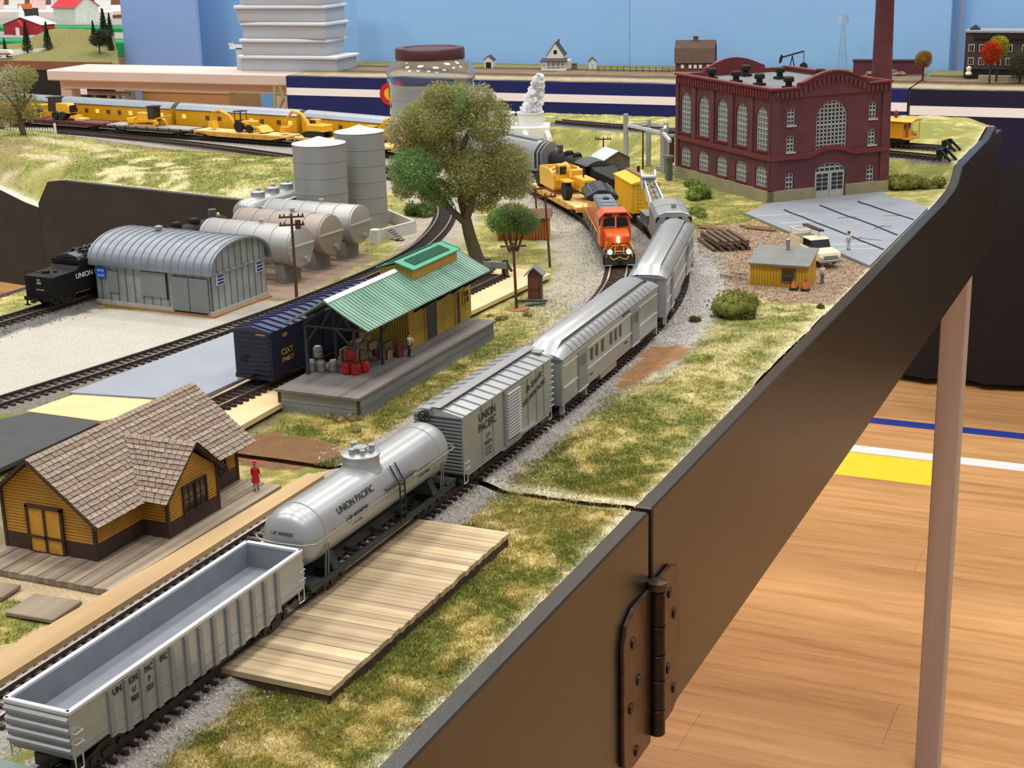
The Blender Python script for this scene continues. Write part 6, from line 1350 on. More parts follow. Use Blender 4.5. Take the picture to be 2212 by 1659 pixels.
# ================================================================== scenery: trees, bushes, poles, small buildings, people
def fibres(clumps, size):
    """many tiny slivers filling ellipsoids: (centre, radii, tint rgb, count)"""
    V, Tn = [], []
    for c, r_, tint, n in clumps:
        d = RNG.normal(size=(n, 3)); d /= np.linalg.norm(d, axis=1)[:, None]; rad = RNG.uniform(.25, 1, n)**.45*RNG.uniform(.82, 1.08, n); p = np.array(c)+d*np.array(r_)*rad[:, None]
        a = RNG.normal(size=(n, 3)); a /= np.linalg.norm(a, axis=1)[:, None]; b = np.cross(a, RNG.normal(size=(n, 3))); b /= np.linalg.norm(b, axis=1)[:, None]; L = size*RNG.uniform(.5, 1.5, n)[:, None]
        V.append(np.stack([p-a*L*.5, p+a*L*.5, p+b*L*.32], 1)); Tn.append(np.repeat((np.array(tint)*RNG.uniform(.65, 1.4, n)[:, None])[:, None], 3, 1))
    V = np.concatenate(V).reshape(-1, 3); return mesh_np('foliage', V, np.arange(len(V)).reshape(-1, 3), np.concatenate(Tn).reshape(-1, 3))
BARK = pm('grey_brown_bark', (92, 80, 64), .85, 0, .2, 150, .4)
CR = np.array([.9095, .4157]); CD = np.array([-.4157, .9095])           # across and away, for laying a crown out around its trunk
def off(u, w, z): return (u*CR[0]+w*CD[0], u*CR[1]+w*CD[1], z)
OLV, GRN, DGR, GREY_G = LC(164, 162, 104), LC(130, 162, 100), LC(118, 122, 62), LC(178, 174, 136)
# the large tree
tr_ = root('tree', 'large bushy olive green tree beside the freight house', 'tree', (-.712, 1.477, 0)); S = 1/1880
def tp(px, py, w=0.): return off((px-1034)*S, w, (572-py)*S*1.03)
br_ = MB().tube([tp(1036, 573), tp(1026, 540), tp(1018, 510), tp(1012, 480)], [.0085, .0072, .0066, .0058], 10)
for pts in ([tp(1016, 492), tp(985, 465), tp(955, 430), tp(932, 400)], [tp(1013, 482, .004), tp(1003, 450, .01), tp(1000, 400, .015), tp(1010, 340, .01)], [tp(1012, 486), tp(1028, 440, -.006), tp(1040, 400, -.01), tp(1062, 350, -.012)], [tp(1000, 400, .015), tp(990, 330, .01), tp(972, 270, .005)], [tp(1040, 400, -.01), tp(1080, 375, 0), tp(1110, 360, .01)], [tp(1010, 340), tp(1030, 300, .012), tp(1050, 262, .01)], [tp(985, 465), tp(950, 420, .02), tp(905, 350, .02)]): br_.tube(pts, [.0046, .0036, .0026, .0012][:len(pts)] if len(pts) == 4 else [.003, .002, .001], 7)
part('trunk', br_, BARK, tr_, smooth=True)
CL_ = []
for px, py, w, rx, rz, t, n in ((948, 290, 0, 66, 52, OLV, 3400), (1000, 262, .015, 50, 46, GRN*.6+OLV*.45, 2300), (1060, 290, .0, 56, 54, OLV, 2700), (900, 310, .01, 46, 44, GREY_G, 1900), (915, 375, -.02, 56, 46, GRN, 3200), (975, 352, .02, 60, 44, OLV, 2600), (1030, 385, -.01, 62, 52, OLV*.95, 3200), (1095, 375, 0, 56, 48, OLV, 2800), (1110, 415, .01, 46, 36, GREY_G*.9+OLV*.15, 1900), (955, 425, 0, 44, 32, GRN*.7+OLV*.3, 1500), (1040, 440, .01, 50, 34, OLV*.9, 1600), (890, 420, .02, 32, 30, OLV, 800), (1050, 245, 0, 32, 30, GREY_G, 700), (965, 240, 0, 34, 30, OLV, 800)):
    CL_.append((tp(px, py, w), (rx*S, rx*S*.95, rz*S), t, int(n*2.6)))
part('crown', fibres(CL_, .0030), LEAFM, tr_, kind='stuff', label='fine olive and green foliage')
# small green tree beside it
t2_ = root('tree', 'small bushy green tree right of the large tree', 'tree', (-.700, 1.545, 0)); b = MB()
for u, z in ((-.016, .030), (-.006, .034), (.006, .034), (.015, .03)): b.tube([off(u*.25, 0, 0), off(u*.6, .004, .014), off(u, 0, z)], [.0016, .0012, .0007], 6)
part('trunk', b, BARK, t2_, smooth=True)
part('crown', fibres([(off(-.012, 0, .036), (.020, .018, .016), GRN*1.1, 5000), (off(.012, 0, .034), (.020, .018, .015), LC(122, 146, 96), 5000), (off(0, .004, .044), (.020, .018, .012), LC(140, 150, 92), 4200)], .0024), LEAFM, t2_, kind='stuff', label='fine green foliage')
# tree at the left edge
t3_ = root('tree', 'grey green tree with bare twigs at the left edge behind the fence', 'tree', (-1.775, 1.985, .012)); b = MB().tube([(0, 0, 0), off(-.003, 0, .03), off(-.006, 0, .06)], [.006, .005, .004], 8); S3 = 1/1560
for u, z in ((-.03, .10), (-.012, .12), (.008, .11), (.018, .09)): b.tube([off(-.006, 0, .06), off(u*.6, .005, .08), off(u, 0, z)], [.003, .002, .001], 6)
part('trunk', b, BARK, t3_, smooth=True)
part('crown', fibres([(off(-.010, 0, .112), (.036, .03, .028), GREY_G, 2400), (off(.012, 0, .120), (.022, .02, .018), OLV, 1200), (off(-.020, 0, .078), (.03, .028, .024), GREY_G*.9, 1900), (off(.012, 0, .070), (.022, .02, .024), OLV*.9, 1300), (off(-.03, .0, .055), (.026, .025, .02), OLV, 1200)], .0040), LEAFM, t3_, kind='stuff', label='fine grey green foliage')
# bushes: clumps of crumbled foam
BUSHM = leaf_mat('clump_foliage', 260, .4, .2)
def bush(name, label, x, y, z, r_, tint, n=5, group=None):
    V, F, Tn = [], [], []; base = MB(); base.ball((0, 0, 0), 1, 9, 6); bv = np.array(base.v); k0 = 0; tri = []
    for f in base.f: tri += [(f[0], f[i], f[i+1]) for i in range(1, len(f)-1)]
    tri = np.array(tri)
    for i in range(n):
        a = random.uniform(0, 2*PI); q = 0 if i == 0 else r_*random.uniform(.35, .75); s_ = r_*random.uniform(.42, .62)
        p = bv*(1+RNG.uniform(-.28, .28, (len(bv), 1)))*np.array([s_, s_, s_*.85])+np.array([q*math.cos(a), q*math.sin(a), s_*.62+random.uniform(0, r_*.35)*(i == 0)])
        V.append(p); F.append(tri+k0); k0 += len(p); Tn.append(np.tile(np.array(tint)*random.uniform(.75, 1.25), (len(p), 1)))
    core = np.concatenate(V); nf = int(2200*min(1, (r_/.016))); ii = RNG.integers(0, len(core), nf); p = core[ii]*RNG.uniform(.9, 1.06, (nf, 1)); a = RNG.normal(size=(nf, 3)); b_ = RNG.normal(size=(nf, 3)); L_ = min(.0034, r_*.2); p = p+RNG.normal(size=(nf, 3))*r_*.09
    a *= L_/np.linalg.norm(a, axis=1)[:, None]; b_ *= L_*.7/np.linalg.norm(b_, axis=1)[:, None]; V.append(np.stack([p-a*.5, p+a*.5, p+b_], 1).reshape(-1, 3)); F.append(np.arange(nf*3).reshape(-1, 3)+k0)
    Tn.append(np.repeat(np.array(tint)*RNG.uniform(.6, 1.6, (nf, 1)), 3, 0))
    o = part(name, mesh_np(name, np.concatenate(V), np.concatenate(F), np.concatenate(Tn)), BUSHM, None); o.location = (x, y, z+T); return props(o, label, 'bush', group)
bush('bush', 'dark olive bush in the grass in front of the yellow shed', -.388, 1.352, 0, .0225, DGR, 8)
for x, y, r_, lb in ((-.415, 1.312, .0060, 'small dark tuft left of the olive bush'), (-.368, 1.338, .0085, 'small dark green tuft touching the right of the olive bush'), (-.357, 1.193, .0065, 'low dark tuft in the pale grass'), (-.371, 1.215, .0045, 'tiny dark tuft beside the dug earth'), (-.318, 1.40, .0045, 'tiny tuft at the edge of the mulch')): bush('grass_tuft', lb, x, y, .0, r_, DGR*.5, 4, 'dark tufts in the grass')
for x, y, r_, lb in ((-.600, 1.925, .018, 'green bush at the foot of the plant beside the crane boom'), (-.575, 1.82, .011, 'green bush right of the crane roof'), (-.560, 1.80, .008, 'smaller green bush under the crane roof'), (-.640, 2.015, .010, 'green bush by the far end of the plant wall')): bush('bush', lb, x, y, 0, r_, LC(116, 132, 66), 6, 'green bushes beside the crane')
for k, (x, y, r_) in enumerate(((-.372, 2.062, .013), (-.355, 2.075, .014), (-.383, 2.085, .012), (-.340, 2.085, .012), (-.365, 2.095, .012), (-.325, 2.095, .011))): bush('bush', 'olive bush in the row right of the power plant, number %s from the wall' % ('one', 'two', 'three', 'four', 'five', 'six')[k], x, y, .004, r_, LC(134, 136, 72), 6, 'olive bushes right of the plant')
for x, y, r_, lb in ((-.905, 1.715, .017, 'dark green bush right of the silos'), (-.885, 1.70, .011, 'smaller dark green bush beside the containment wall'), (-.775, 1.335, .008, 'small green bush near the freight house cupola'), (-.782, 1.30, .005, 'tiny green bush on the brown dirt'), (-.765, 1.47, .006, 'small dark bush in the yellow grass')): bush('bush', lb, x, y, 0, r_, LC(88, 104, 56), 5, 'dark bushes by the tank farm')
bush('bush', 'bright green bush low on the left hillside', *wing(.60, .10), -.004, .024, LC(104, 140, 56), 7)
for x, y, r_, w_ in ((-.566, .952, .006, 'largest dry tan clump at the near corner of the grey dock'), (-.576, .948, .005, 'dry tan clump left of the largest one below the dock'), (-.590, .949, .005, 'leftmost dry tan clump below the dock end'), (-.552, .93, .004, 'small dry tan clump in the grass before the dock corner')): bush('dry_clump', w_, x, y, 0, r_, LC(150, 138, 96), 4, 'dry clumps by the dock')
for x, y, r_, w_ in ((-.600, 1.27, .004, 'olive tuft left of the outhouse pole foot'), (-.585, 1.262, .005, 'largest olive tuft before the outhouse pole'), (-.57, 1.285, .004, 'olive tuft nearest the curved ballast by the outhouse'), (-.62, 1.245, .003, 'tiny olive tuft beside the far end of the dock')): bush('dry_clump', w_, x, y, 0, r_, LC(140, 128, 70), 4, 'tufts near the outhouse')
# caps of green on the rear hill by the caboose
for k, (x, y) in enumerate(((-.452, 2.34), (-.435, 2.345), (-.400, 2.30))): bush('bush', 'light green bush on the hill, %s the caboose' % ('behind the middle of', 'behind the railing of', 'to the right of')[k], x, y, PLAT+.012, .009, LC(120, 150, 70), 4, 'light green bushes on the hill')

# telegraph poles
POLE = pm('brown_pole_wood', (92, 60, 36), .8, 0, .2, 120, .2)
def tpole(label, x, y, h, rz, arms=2, r_=.0017, lean=0., grp=None, insul=True, base=False):
    p = root('telegraph_pole', label, 'utility pole', (x, y, 0), rz, grp); p.rotation_euler = (0, lean, rz)
    part('pole', MB().cyl((0, 0, -.003), (0, 0, h), r_, r_*.75, n=10), POLE, p, smooth=True)
    for k in range(arms):
        z = h-.003-k*.008; part('crossarm', MB().box(-.0125, .0125, -.0024, -.0008, z-.0009, z+.0009), POLE, p)
        if insul:
            for q in (-.011, -.007, .007, .011): part('insulator', MB().lathe([(.0006, 0), (.0009, .0008), (.0005, .0024)], (q, -.0016, z+.0009), 7), darkwood, p)
    if base: part('foot', MB().lathe([(.0005, .0012), (.012, .0012), (.0125, 0)], (0, 0, 0), 14, caps=False), pm('brown_mud_foot', (140, 100, 66), .85, 0, .15, 90), p)
    return p
tpole('brown double armed telegraph pole with transformer in front of the tanks', -.817, 1.275, .086, .55)
part('transformer', MB().cyl((.006, -.004, .0715), (.006, -.004, .0800), .0028, n=12), darkwood, bpy.data.objects['telegraph_pole'], smooth=True)
tpole('thin pole between the green tree and the curved ballast', -.630, 1.484, .080, .2, 1, .0014, R(-3)); tpole('short thin pole behind the one beside the curved ballast', -.726, 1.675, .052, .3, 1, .0013, R(-3)); tpole('brown pole with one arm beside the outhouse', -.590, 1.306, .065, .35, 1, .0016, R(-1.5), None, False, True)
tpole('dark pole in front of the small grey shed', -.842, 2.200, .036, .3, 1, .0014); tpole('dark pole between the grey steel frames', -.757, 2.140, .060, .3, 1, .0015)
# outhouse
oh = root('outhouse', 'narrow brown outhouse with grey pointed roof', 'outhouse', (-.590, 1.352, 0), .25); obr = pm('outhouse_brown', (96, 58, 44), .75, 0, .12, 120, .15)
part('wall', MB().prism([(-.0065, 0), (.0065, 0), (.0065, .0250), (0, .0305), (-.0065, .0250)], 'y', -.006, .006), obr, oh)
for s in (-1, 1): part('roof_panel', MB().bar((0, 0, .0325), (s*.0098, 0, .0240), .0175, .0010), pm('slate_roof', (120, 124, 130), .6, 0, .1, 80), oh)
part('door', MB().box(-.0042, .0042, -.0068, -.006, .001, .0215), pm('outhouse_door', (110, 66, 48), .7, 0, .1, 100), oh); part('door_ledge', MB().box(-.0044, .0044, -.0074, -.0066, .0105, .0117), obr, oh); part('step', MB().box(-.0075, .0075, -.011, -.006, 0, .0012), dkgrey, oh)
one('wood_plank', MB().cb(0, 0, .001, .030, .0035, .0016), dkgrey, 'grey plank lying in front of the outhouse', 'plank', (-.586, 1.334, .001), .3)
one('wood_plank', MB().cb(0, 0, .001, .020, .003, .0016), dkgrey, 'shorter grey plank slanting before the outhouse', 'plank', (-.577, 1.322, .001), .75)
# brown cabin behind the small tree
cb2 = root('cabin', 'orange brown board cabin behind the small green tree', 'building', (-.722, 1.625, 0), .35)
part('wall', MB().box(-.030, .030, -.015, .015, 0, .0260), striped('orange_brown_boards', (96, 52, 20), (160, 92, 36), 90, 'X', .2, .7), cb2); part('roof', MB().prism([(-.018, .0255), (.018, .0255), (0, .034)], 'x', -.033, .033), pm('brown_cabin_roof', (100, 66, 40), .75), cb2); part('corner_board', MB().box(-.0308, -.029, -.0158, -.014, 0, .026).box(.029, .0308, -.0158, -.014, 0, .026), mustard_s, cb2)
# signal mast white marker by the siding
one('track_marker', MB().box(-.0012, .0012, -.0008, .0008, 0, .010), white_pl, 'small white marker post beside the curved siding', 'marker', (-.868, 1.735, .0), .3, bev=.0003)

# yellow shed with stove pipe
ys = root('yard_shed', 'small yellow board shed with grey roof in the mulch yard', 'building', (-.3785, 1.497, 0), .02); yb_ = striped('shed_yellow_boards', (150, 112, 14), (204, 158, 26), 110, 'X', .15, .7)
part('wall', MB().prism([(-.022, 0), (.014, 0), (.014, .0295), (-.022, .0225)], 'x', -.0290, .0290), yb_, ys)
part('roof', MB().add([(-.0310, -.0255, .0217), (.0310, -.0255, .0217), (.0310, .018, .0315), (-.0310, .018, .0315), (-.0310, -.0255, .0232), (.0310, -.0255, .0232), (.0310, .018, .0330), (-.0310, .018, .0330)], [(0, 3, 2, 1), (4, 5, 6, 7), (0, 1, 5, 4), (1, 2, 6, 5), (2, 3, 7, 6), (3, 0, 4, 7)]), pm('shed_roof_grey', (120, 120, 118), .75, 0, .1, 50, .2), ys)
wn = part('window', MB().box(.0035, .0150, -.0224, -.0216, .0060, .0175), cabglass, ys); part('window_frame', MB().box(.0020, .0035, -.0230, -.0214, .0045, .0190).box(.0150, .0165, -.0230, -.0214, .0045, .0190).box(.0035, .0150, -.0230, -.0214, .0175, .0190).box(.0035, .0150, -.0230, -.0214, .0045, .0060).box(.0035, .0150, -.0228, -.0214, .0112, .0120), pm('brown_frame', (110, 84, 50), .7), wn)
part('corner_board', MB().box(-.0296, -.0280, -.0226, -.0210, 0, .0225).box(.0280, .0296, -.0226, -.0210, 0, .0225), pm('shed_trim', (196, 150, 30), .7), ys)
part('stove_pipe', MB().cyl((.001, .010, .028), (.001, .010, .0400), .0018, n=12).lathe([(.0018, 0), (.0026, .0005), (.0024, .0018), (.0006, .0030)], (.001, .010, .040), 12), pm('galvanised_pipe', (150, 152, 152), .4, .5, .1, 80), ys)
# pile of logs and loose boards
lp = [(-.0105, 0), (-.0063, 0), (-.0021, 0), (.0021, 0), (.0063, 0), (.0105, 0), (-.0084, 1), (-.0042, 1), (0, 1), (.0042, 1), (.0084, 1), (-.0084, 2), (-.0042, 2), (0, 2), (.0042, 2), (.0084, 2)]
logm = pm('grey_brown_log', (104, 82, 66), .85, 0, .2, 120, .3); ha = .58
ordn = ('first', 'second', 'third', 'fourth', 'fifth', 'sixth')
for k, (a, r_) in enumerate(lp):
    n_ = sum(1 for p in lp[:k] if p[1] == r_); u = a*1.9; ln = random.uniform(.062, .070)
    o = one('log', MB().cyl((0, -ln/2, 0), (0, ln/2, 0), .0022, n=9), logm, '%s log from the tracks in the %s layer of the pile' % (ordn[n_], ('bottom', 'middle', 'top')[r_]), 'log', (-.487+u*math.cos(ha), 1.650+u*math.sin(ha), .0024+r_*.0040), ha+random.uniform(-.04, .04), 'log pile', smooth=True)
for k, (x, y, rz, lb) in enumerate(((-.530, 1.742, 1.25, 'weathered board left of the log pile'), (-.525, 1.732, 1.30, 'weathered board nearest the log pile'), (-.480, 1.757, 1.45, 'weathered board at the corner of the asphalt'), (-.472, 1.747, 1.40, 'second weathered board at the corner of the asphalt'))): one('loose_board', MB().box(-.0022, .0022, -.020, .020, 0, .0018), pm('brown_board', (136, 104, 72), .8, 0, .15, 60), lb, 'board', (x, y, .001), rz)
for k, (x, y, rz) in enumerate(((-.440, 1.500, .9), (-.436, 1.493, 1.2), (-.430, 1.505, .7), (-.425, 1.497, 1.4))): one('scrap_stick', MB().cyl((0, -.010, .0014+.0012*k), (0, .010, .0014+.0012*k), .0010, n=7), pm('grey_scrap', (146, 136, 124), .8), 'grey scrap stick left of the yellow shed, %s up in its heap' % ('first', 'second', 'third', 'fourth')[k], 'stick', (x, y, .0005), rz, 'scrap sticks by the shed')
# traffic cones
for x, y, lb in ((-.3605, 1.466, 'orange traffic cone under the shed window'), (-.3490, 1.466, 'orange traffic cone by the shed corner')):
    c = root('traffic_cone', lb, 'traffic cone', (x, y, .0005), 0, 'cones by the yellow shed'); part('base', MB().box(-.0042, .0042, -.0042, .0042, 0, .0022), black, c, bev=.0004); part('cone', MB().lathe([(.0030, .0022), (.0010, .0105), (.0004, .0108)], (0, 0, 0), 14), pm('cone_orange', (216, 104, 56), .6), c, smooth=True); part('tip', MB().lathe([(.0014, .0088), (.0011, .0110), (.0004, .0112)], (0, 0, 0), 12), pm('cone_grey_tip', (84, 86, 84), .6), c, smooth=True)
# cream pickup
pk = root('pickup_truck', 'cream coloured pickup truck parked behind the yellow shed', 'truck', (-.372, 1.598, .002), .70); crm = pm('cream_paint', (226, 214, 178), .4, 0, .04, 60, coat=.3)
part('body', MB().prism([(-.036, .0060), (-.037, .0110), (-.035, .0150), (-.016, .0165), (.034, .0165), (.037, .0150), (.037, .0070), (.030, .0055), (-.030, .0055)], 'x', -.0125, .0125), crm, pk, bev=.0009)
part('cab', MB().prism([(-.017, .0160), (-.011, .0245), (.006, .0250), (.009, .0165)], 'x', -.0108, .0108), cabglass, pk, bev=.0006); part('cab_roof', MB().prism([(-.012, .0238), (-.010, .0255), (.005, .0258), (.008, .0245), (.0095, .0165), (.006, .0165), (.0055, .0238)], 'x', -.0112, .0112), crm, pk, bev=.0006)
part('bed_side', MB().box(-.0125, -.0112, .010, .037, .0160, .0225).box(.0112, .0125, .010, .037, .0160, .0225).box(-.0125, .0125, .0355, .037, .0160, .0225), crm, pk); part('bed_floor', MB().box(-.011, .011, .011, .0355, .0166, .0175), pm('brown_bed', (110, 96, 84), .7), pk)
part('rack', MB().tube([(-.0118, .034, .022), (-.0118, .034, .0300), (.0118, .034, .0300), (.0118, .034, .022)], .0009, 6).tube([(-.0118, .014, .022), (-.0118, .014, .0300), (.0118, .014, .0300), (.0118, .014, .022)], .0009, 6).bar((-.0118, .012, .0300), (-.0118, .036, .0300), .0014).bar((.0118, .012, .0300), (.0118, .036, .0300), .0014), crm, pk); part('pipe_load', MB().cyl((.004, -.004, .0318), (.004, .036, .0318), .0013, n=8).cyl((.0075, -.004, .0318), (.0075, .036, .0318), .0013, n=8), darkwood, pk)
part('grille', MB().box(-.0100, .0100, -.0378, -.0368, .0085, .0118), pm('chrome_grey', (150, 152, 150), .3, .6, .1, 80), pk); part('bumper', MB().box(-.0130, .0130, -.0392, -.0372, .0050, .0076), pm('chrome_grey', (0, 0, 0)), pk, bev=.0005)
for s in (-1, 1): part('headlamp', MB().cyl((s*.0096, -.0382, .0103), (s*.0096, -.037, .0103), .0018, n=12), white_pl, pk)
for s in (-1, 1):
    for q in (-.023, .021): part('wheel', MB().lathe([(.0015, -.0018), (.0048, -.0018), (.0052, -.001), (.0052, .001), (.0048, .0018), (.0015, .0018)], (s*.0112, q, .0050), 16, ax='x'), tyre, pk, smooth=True)
# people, about twenty millimetres tall
def skin_part(name, pts, edges, rad, mat, parent):
    me = bpy.data.meshes.new(name); me.from_pydata(pts, edges, []); me.materials.append(mat); o = bpy.data.objects.new(name, me); link(o, parent)
    sk = o.modifiers.new('skin', 'SKIN'); sk.use_smooth_shade = True; lay = me.skin_vertices[0].data if me.skin_vertices else None
    if lay is None: me.skin_vertices.new() if hasattr(me.skin_vertices, 'new') else None
    for v, r_ in zip(me.skin_vertices[0].data, rad): v.radius = (r_, r_); v.use_root = False
    me.skin_vertices[0].data[0].use_root = True; ss = o.modifiers.new('smooth', 'SUBSURF'); ss.levels = 1; ss.render_levels = 1; return o
SKIN = pm('painted_skin', (206, 152, 120), .6)
def person(label, loc, rz, arms, legs, shirt, trousers, hair, coat=None, hat=None, group=None):
    """arms: (elbow, hand) for left and right; legs: (knee, foot) for left and right; millimetres"""
    p = root('person', label, 'person', loc, rz, group); K = .001
    P = [(0, 0, 10.2), (0, .1, 12.8), (0, 0, 15.4), (0, 0, 17.0), (0, -.2, 18.0), (0, -.25, 19.2)]; E = [(0, 1), (1, 2), (2, 3), (3, 4), (4, 5)]; Rr = [1.5, 1.45, 1.65, .62, 1.12, .95]
    sh, hp = [], []
    for s, (el, ha_) in zip((-1, 1), arms):
        i = len(P); P += [(s*1.9, 0, 15.6), el, ha_, (ha_[0]+(ha_[0]-el[0])*.16, ha_[1]+(ha_[1]-el[1])*.16, ha_[2]+(ha_[2]-el[2])*.16)]; E += [(2, i), (i, i+1), (i+1, i+2), (i+2, i+3)]; Rr += [.75, .58, .42, .38]; sh.append(i)
    for s, (kn, ft) in zip((-1, 1), legs):
        i = len(P); P += [(s*.95, 0, 9.4), kn, ft, (ft[0], ft[1]-1.6, ft[2]-.45)]; E += [(0, i), (i, i+1), (i+1, i+2), (i+2, i+3)]; Rr += [1.05, .78, .55, .42]; hp.append(i)
    sc_ = lambda L: [tuple(c*K for c in q) for q in L]
    skin_part('body', sc_(P), E, [r_*K*.94 for r_ in Rr], SKIN, p)
    i, j = sh; skin_part('shirt', sc_([P[0], P[1], P[2], (0, 0, 16.4), P[i], P[i+1], P[i+2], P[j], P[j+1], P[j+2]]), [(0, 1), (1, 2), (2, 3), (2, 4), (4, 5), (5, 6), (2, 7), (7, 8), (8, 9)], [r_*K for r_ in (1.65, 1.62, 1.85, 1.0, .95, .76, .56, .95, .76, .56)], shirt, p)
    i, j = hp; skin_part('trousers', sc_([(0, 0, 10.4), P[i], P[i+1], P[i+2], P[j], P[j+1], P[j+2]]), [(0, 1), (1, 2), (2, 3), (0, 4), (4, 5), (5, 6)], [r_*K for r_ in (1.62, 1.22, .98, .78, 1.22, .98, .78)], trousers, p)
    for q in hp: f = P[q+2]; part('shoe', MB().ball((f[0]*K, (f[1]-.7)*K, .0006), (.0007, .0016, .0006), 8, 5), blackm, p, smooth=True)
    part('hair', MB().ball((0, .0001, .0192), (.00122, .00128, .00098), 10, 6), hair, p, smooth=True)
    part('nose', MB().ball((0, -.00135, .0182), (.00022, .0003, .0003), 6, 4), SKIN, p); part('eye', MB().ball((-.0004, -.00118, .0186), .00016, 5, 4).ball((.0004, -.00118, .0186), .00016, 5, 4), blackm, p); part('ear', MB().ball((-.00115, -.0001, .0183), (.0002, .0003, .0004), 5, 4).ball((.00115, -.0001, .0183), (.0002, .0003, .0004), 5, 4), SKIN, p)
    if coat: part('coat', MB().lathe([(.0012, .0166), (.00205, .0155), (.00200, .0135), (.00185, .0118), (.00235, .0095), (.00285, .0062), (.0026, .0060)], (0, 0, 0), 18, caps=False), coat, p, smooth=True)
    if hat: part('hat', MB().lathe([(.0021, .0189), (.0022, .0193), (.0014, .0196), (.00135, .0206), (.0004, .0209)], (0, 0, 0), 14), hat, p, smooth=True)
    return p
redc = pm('red_coat', (186, 24, 36), .55); whit = pm('white_shirt', (222, 222, 216), .6); den = pm('denim', (92, 112, 140), .7); dkt = pm('dark_trousers', (52, 52, 56), .7)
person('woman in a red coat and hat standing on the depot platform', (-.5470, .7900, .0045), R(200), (((-2.5, -.4, 13), (-2.3, -1.4, 10.8)), ((2.5, .2, 13), (2.4, -.9, 10.6))), (((-.9, -.6, 5.2), (-.8, -1.4, 1)), ((.9, .4, 5.2), (1.0, 1.2, 1))), redc, SKIN, redc, redc, redc)
person('man in a white shirt bending over a red hand truck on the dock', (-.5795, 1.068, DZ), R(75), (((-1.9, -2.2, 14), (-1.4, -4.0, 13)), ((1.9, -2.2, 14), (1.4, -4.0, 13))), (((-1.0, -1.8, 5.4), (-.9, -.2, 1)), ((1.0, 1.0, 5.4), (1.0, 2.6, 1))), whit, dkt, pm('dark_hair', (50, 40, 34), .7))
ht = root('hand_truck', 'red two wheeled hand truck pushed by the man on the dock', 'hand truck', (-.5895, 1.0655, DZ), R(75)); part('frame', MB().tube([(-.002, -.001, .001), (-.002, .004, .014)], .0005, 6).tube([(.002, -.001, .001), (.002, .004, .014)], .0005, 6).bar((-.002, .001, .005), (.002, .001, .005), .0006).bar((-.002, .003, .011), (.002, .003, .011), .0006), redp, ht); part('wheel', MB().lathe([(.0004, -.0005), (.0018, -.0005), (.0018, .0005), (.0004, .0005)], (-.0026, 0, .0018), 12, ax='x').lathe([(.0004, -.0005), (.0018, -.0005), (.0018, .0005), (.0004, .0005)], (.0026, 0, .0018), 12, ax='x'), tyre, ht); part('toe_plate', MB().box(-.0025, .0025, -.005, 0, .0004, .001), redp, ht); part('load', MB().box(-.0032, .0032, -.0045, -.0005, .001, .012), pm('brown_load', (110, 60, 44), .7), ht)
person('man in blue overalls standing at the shed corner', (-.3405, 1.5000, .0005), R(215), (((-2.5, .3, 13), (-2.2, -1.6, 12)), ((2.5, .2, 13), (2.5, -.6, 10.4))), (((-1.0, -.2, 5.2), (-1.1, 0, 1)), ((1.0, .3, 5.2), (1.1, .5, 1))), whit, den, pm('dark_hair', (0, 0, 0)), None, dkt)
person('man in white work clothes standing behind the pickup', (-.3480, 1.655, .003), R(170), (((-2.5, -.2, 13), (-2.6, -1.0, 10.6)), ((2.5, .2, 13), (2.4, -1.2, 10.8))), (((-1.0, -.1, 5.2), (-1.1, 0, 1)), ((1.0, .2, 5.2), (1.1, .3, 1))), whit, pm('pale_trousers', (196, 196, 192), .7), pm('dark_hair', (0, 0, 0)), None, dkt)

# grey shed, steel frames and red pipes beyond the tracks
gs = root('trackside_shed', 'small brown grey shed with pale metal roof beyond the steam engine', 'building', (-.800, 2.125, .0), .75); part('wall', MB().prism([(-.019, 0), (.019, 0), (.019, .0190), (0, .0290), (-.019, .0190)], 'y', -.022, .022), pm('weathered_grey_boards', (112, 100, 94), .8, 0, .15, 60, .2), gs)
for s in (-1, 1): part('roof_panel', MB().bar((0, 0, .0300), (s*.0235, 0, .0178), .052, .0010), pm('pale_metal_roof', (194, 200, 206), .45, .2, .05, 60), gs)
part('window', MB().box(-.004, .004, -.0226, -.0218, .009, .015), pm('grey_window', (0, 0, 0)), gs)
fgrey = pm('frame_grey', (160, 162, 160), .6, 0, .06, 60)
gf = root('steel_frame', 'grey post and beam steel frame between the tracks and the plant', 'steel frame', (-.745, 2.135, 0), 0)
for a, b, h in ((-.033, -.010, .082), (-.012, .030, .070), (.028, -.022, .064), (.010, .045, .064)): part('post', MB().box(a-.0030, a+.0030, b-.0030, b+.0030, -.002, h), fgrey, gf, bev=.0003)
for a, b in (((-.033, -.010, .066), (-.012, .030, .064)), ((-.033, -.010, .066), (.028, -.022, .058)), ((.028, -.022, .058), (.052, -.060, .052)), ((-.012, .030, .064), (.010, .045, .058)), ((.010, .045, .058), (.028, -.022, .058))): part('beam', MB().bar(a, b, .0034, .0042), pm('pale_beam', (206, 208, 206), .55), gf)
for x, y, lb in ((-.722, 2.168, 'tall dark red pipe with grey cap, left of the pair'), (-.708, 2.160, 'tall dark red pipe with grey cap, right of the pair')):
    pp_ = root('vent_pipe', lb, 'pipe', (x, y, .0), 0, 'dark red pipes by the plant'); part('pipe', MB().cyl((0, 0, -.002), (0, 0, .044), .0042, n=14), pm('dark_red_pipe', (84, 44, 38), .6), pp_, smooth=True); part('cap', MB().cyl((0, 0, .044), (0, 0, .048), .0048, n=14), fgrey, pp_, smooth=True)
one('transformer_base', MB().box(-.03, .02, -.012, .012, 0, .006).box(-.024, .010, -.007, .007, .006, .011), fgrey, 'low grey base block beside the plant wall', 'base block', (-.705, 2.128, 0), -.7)
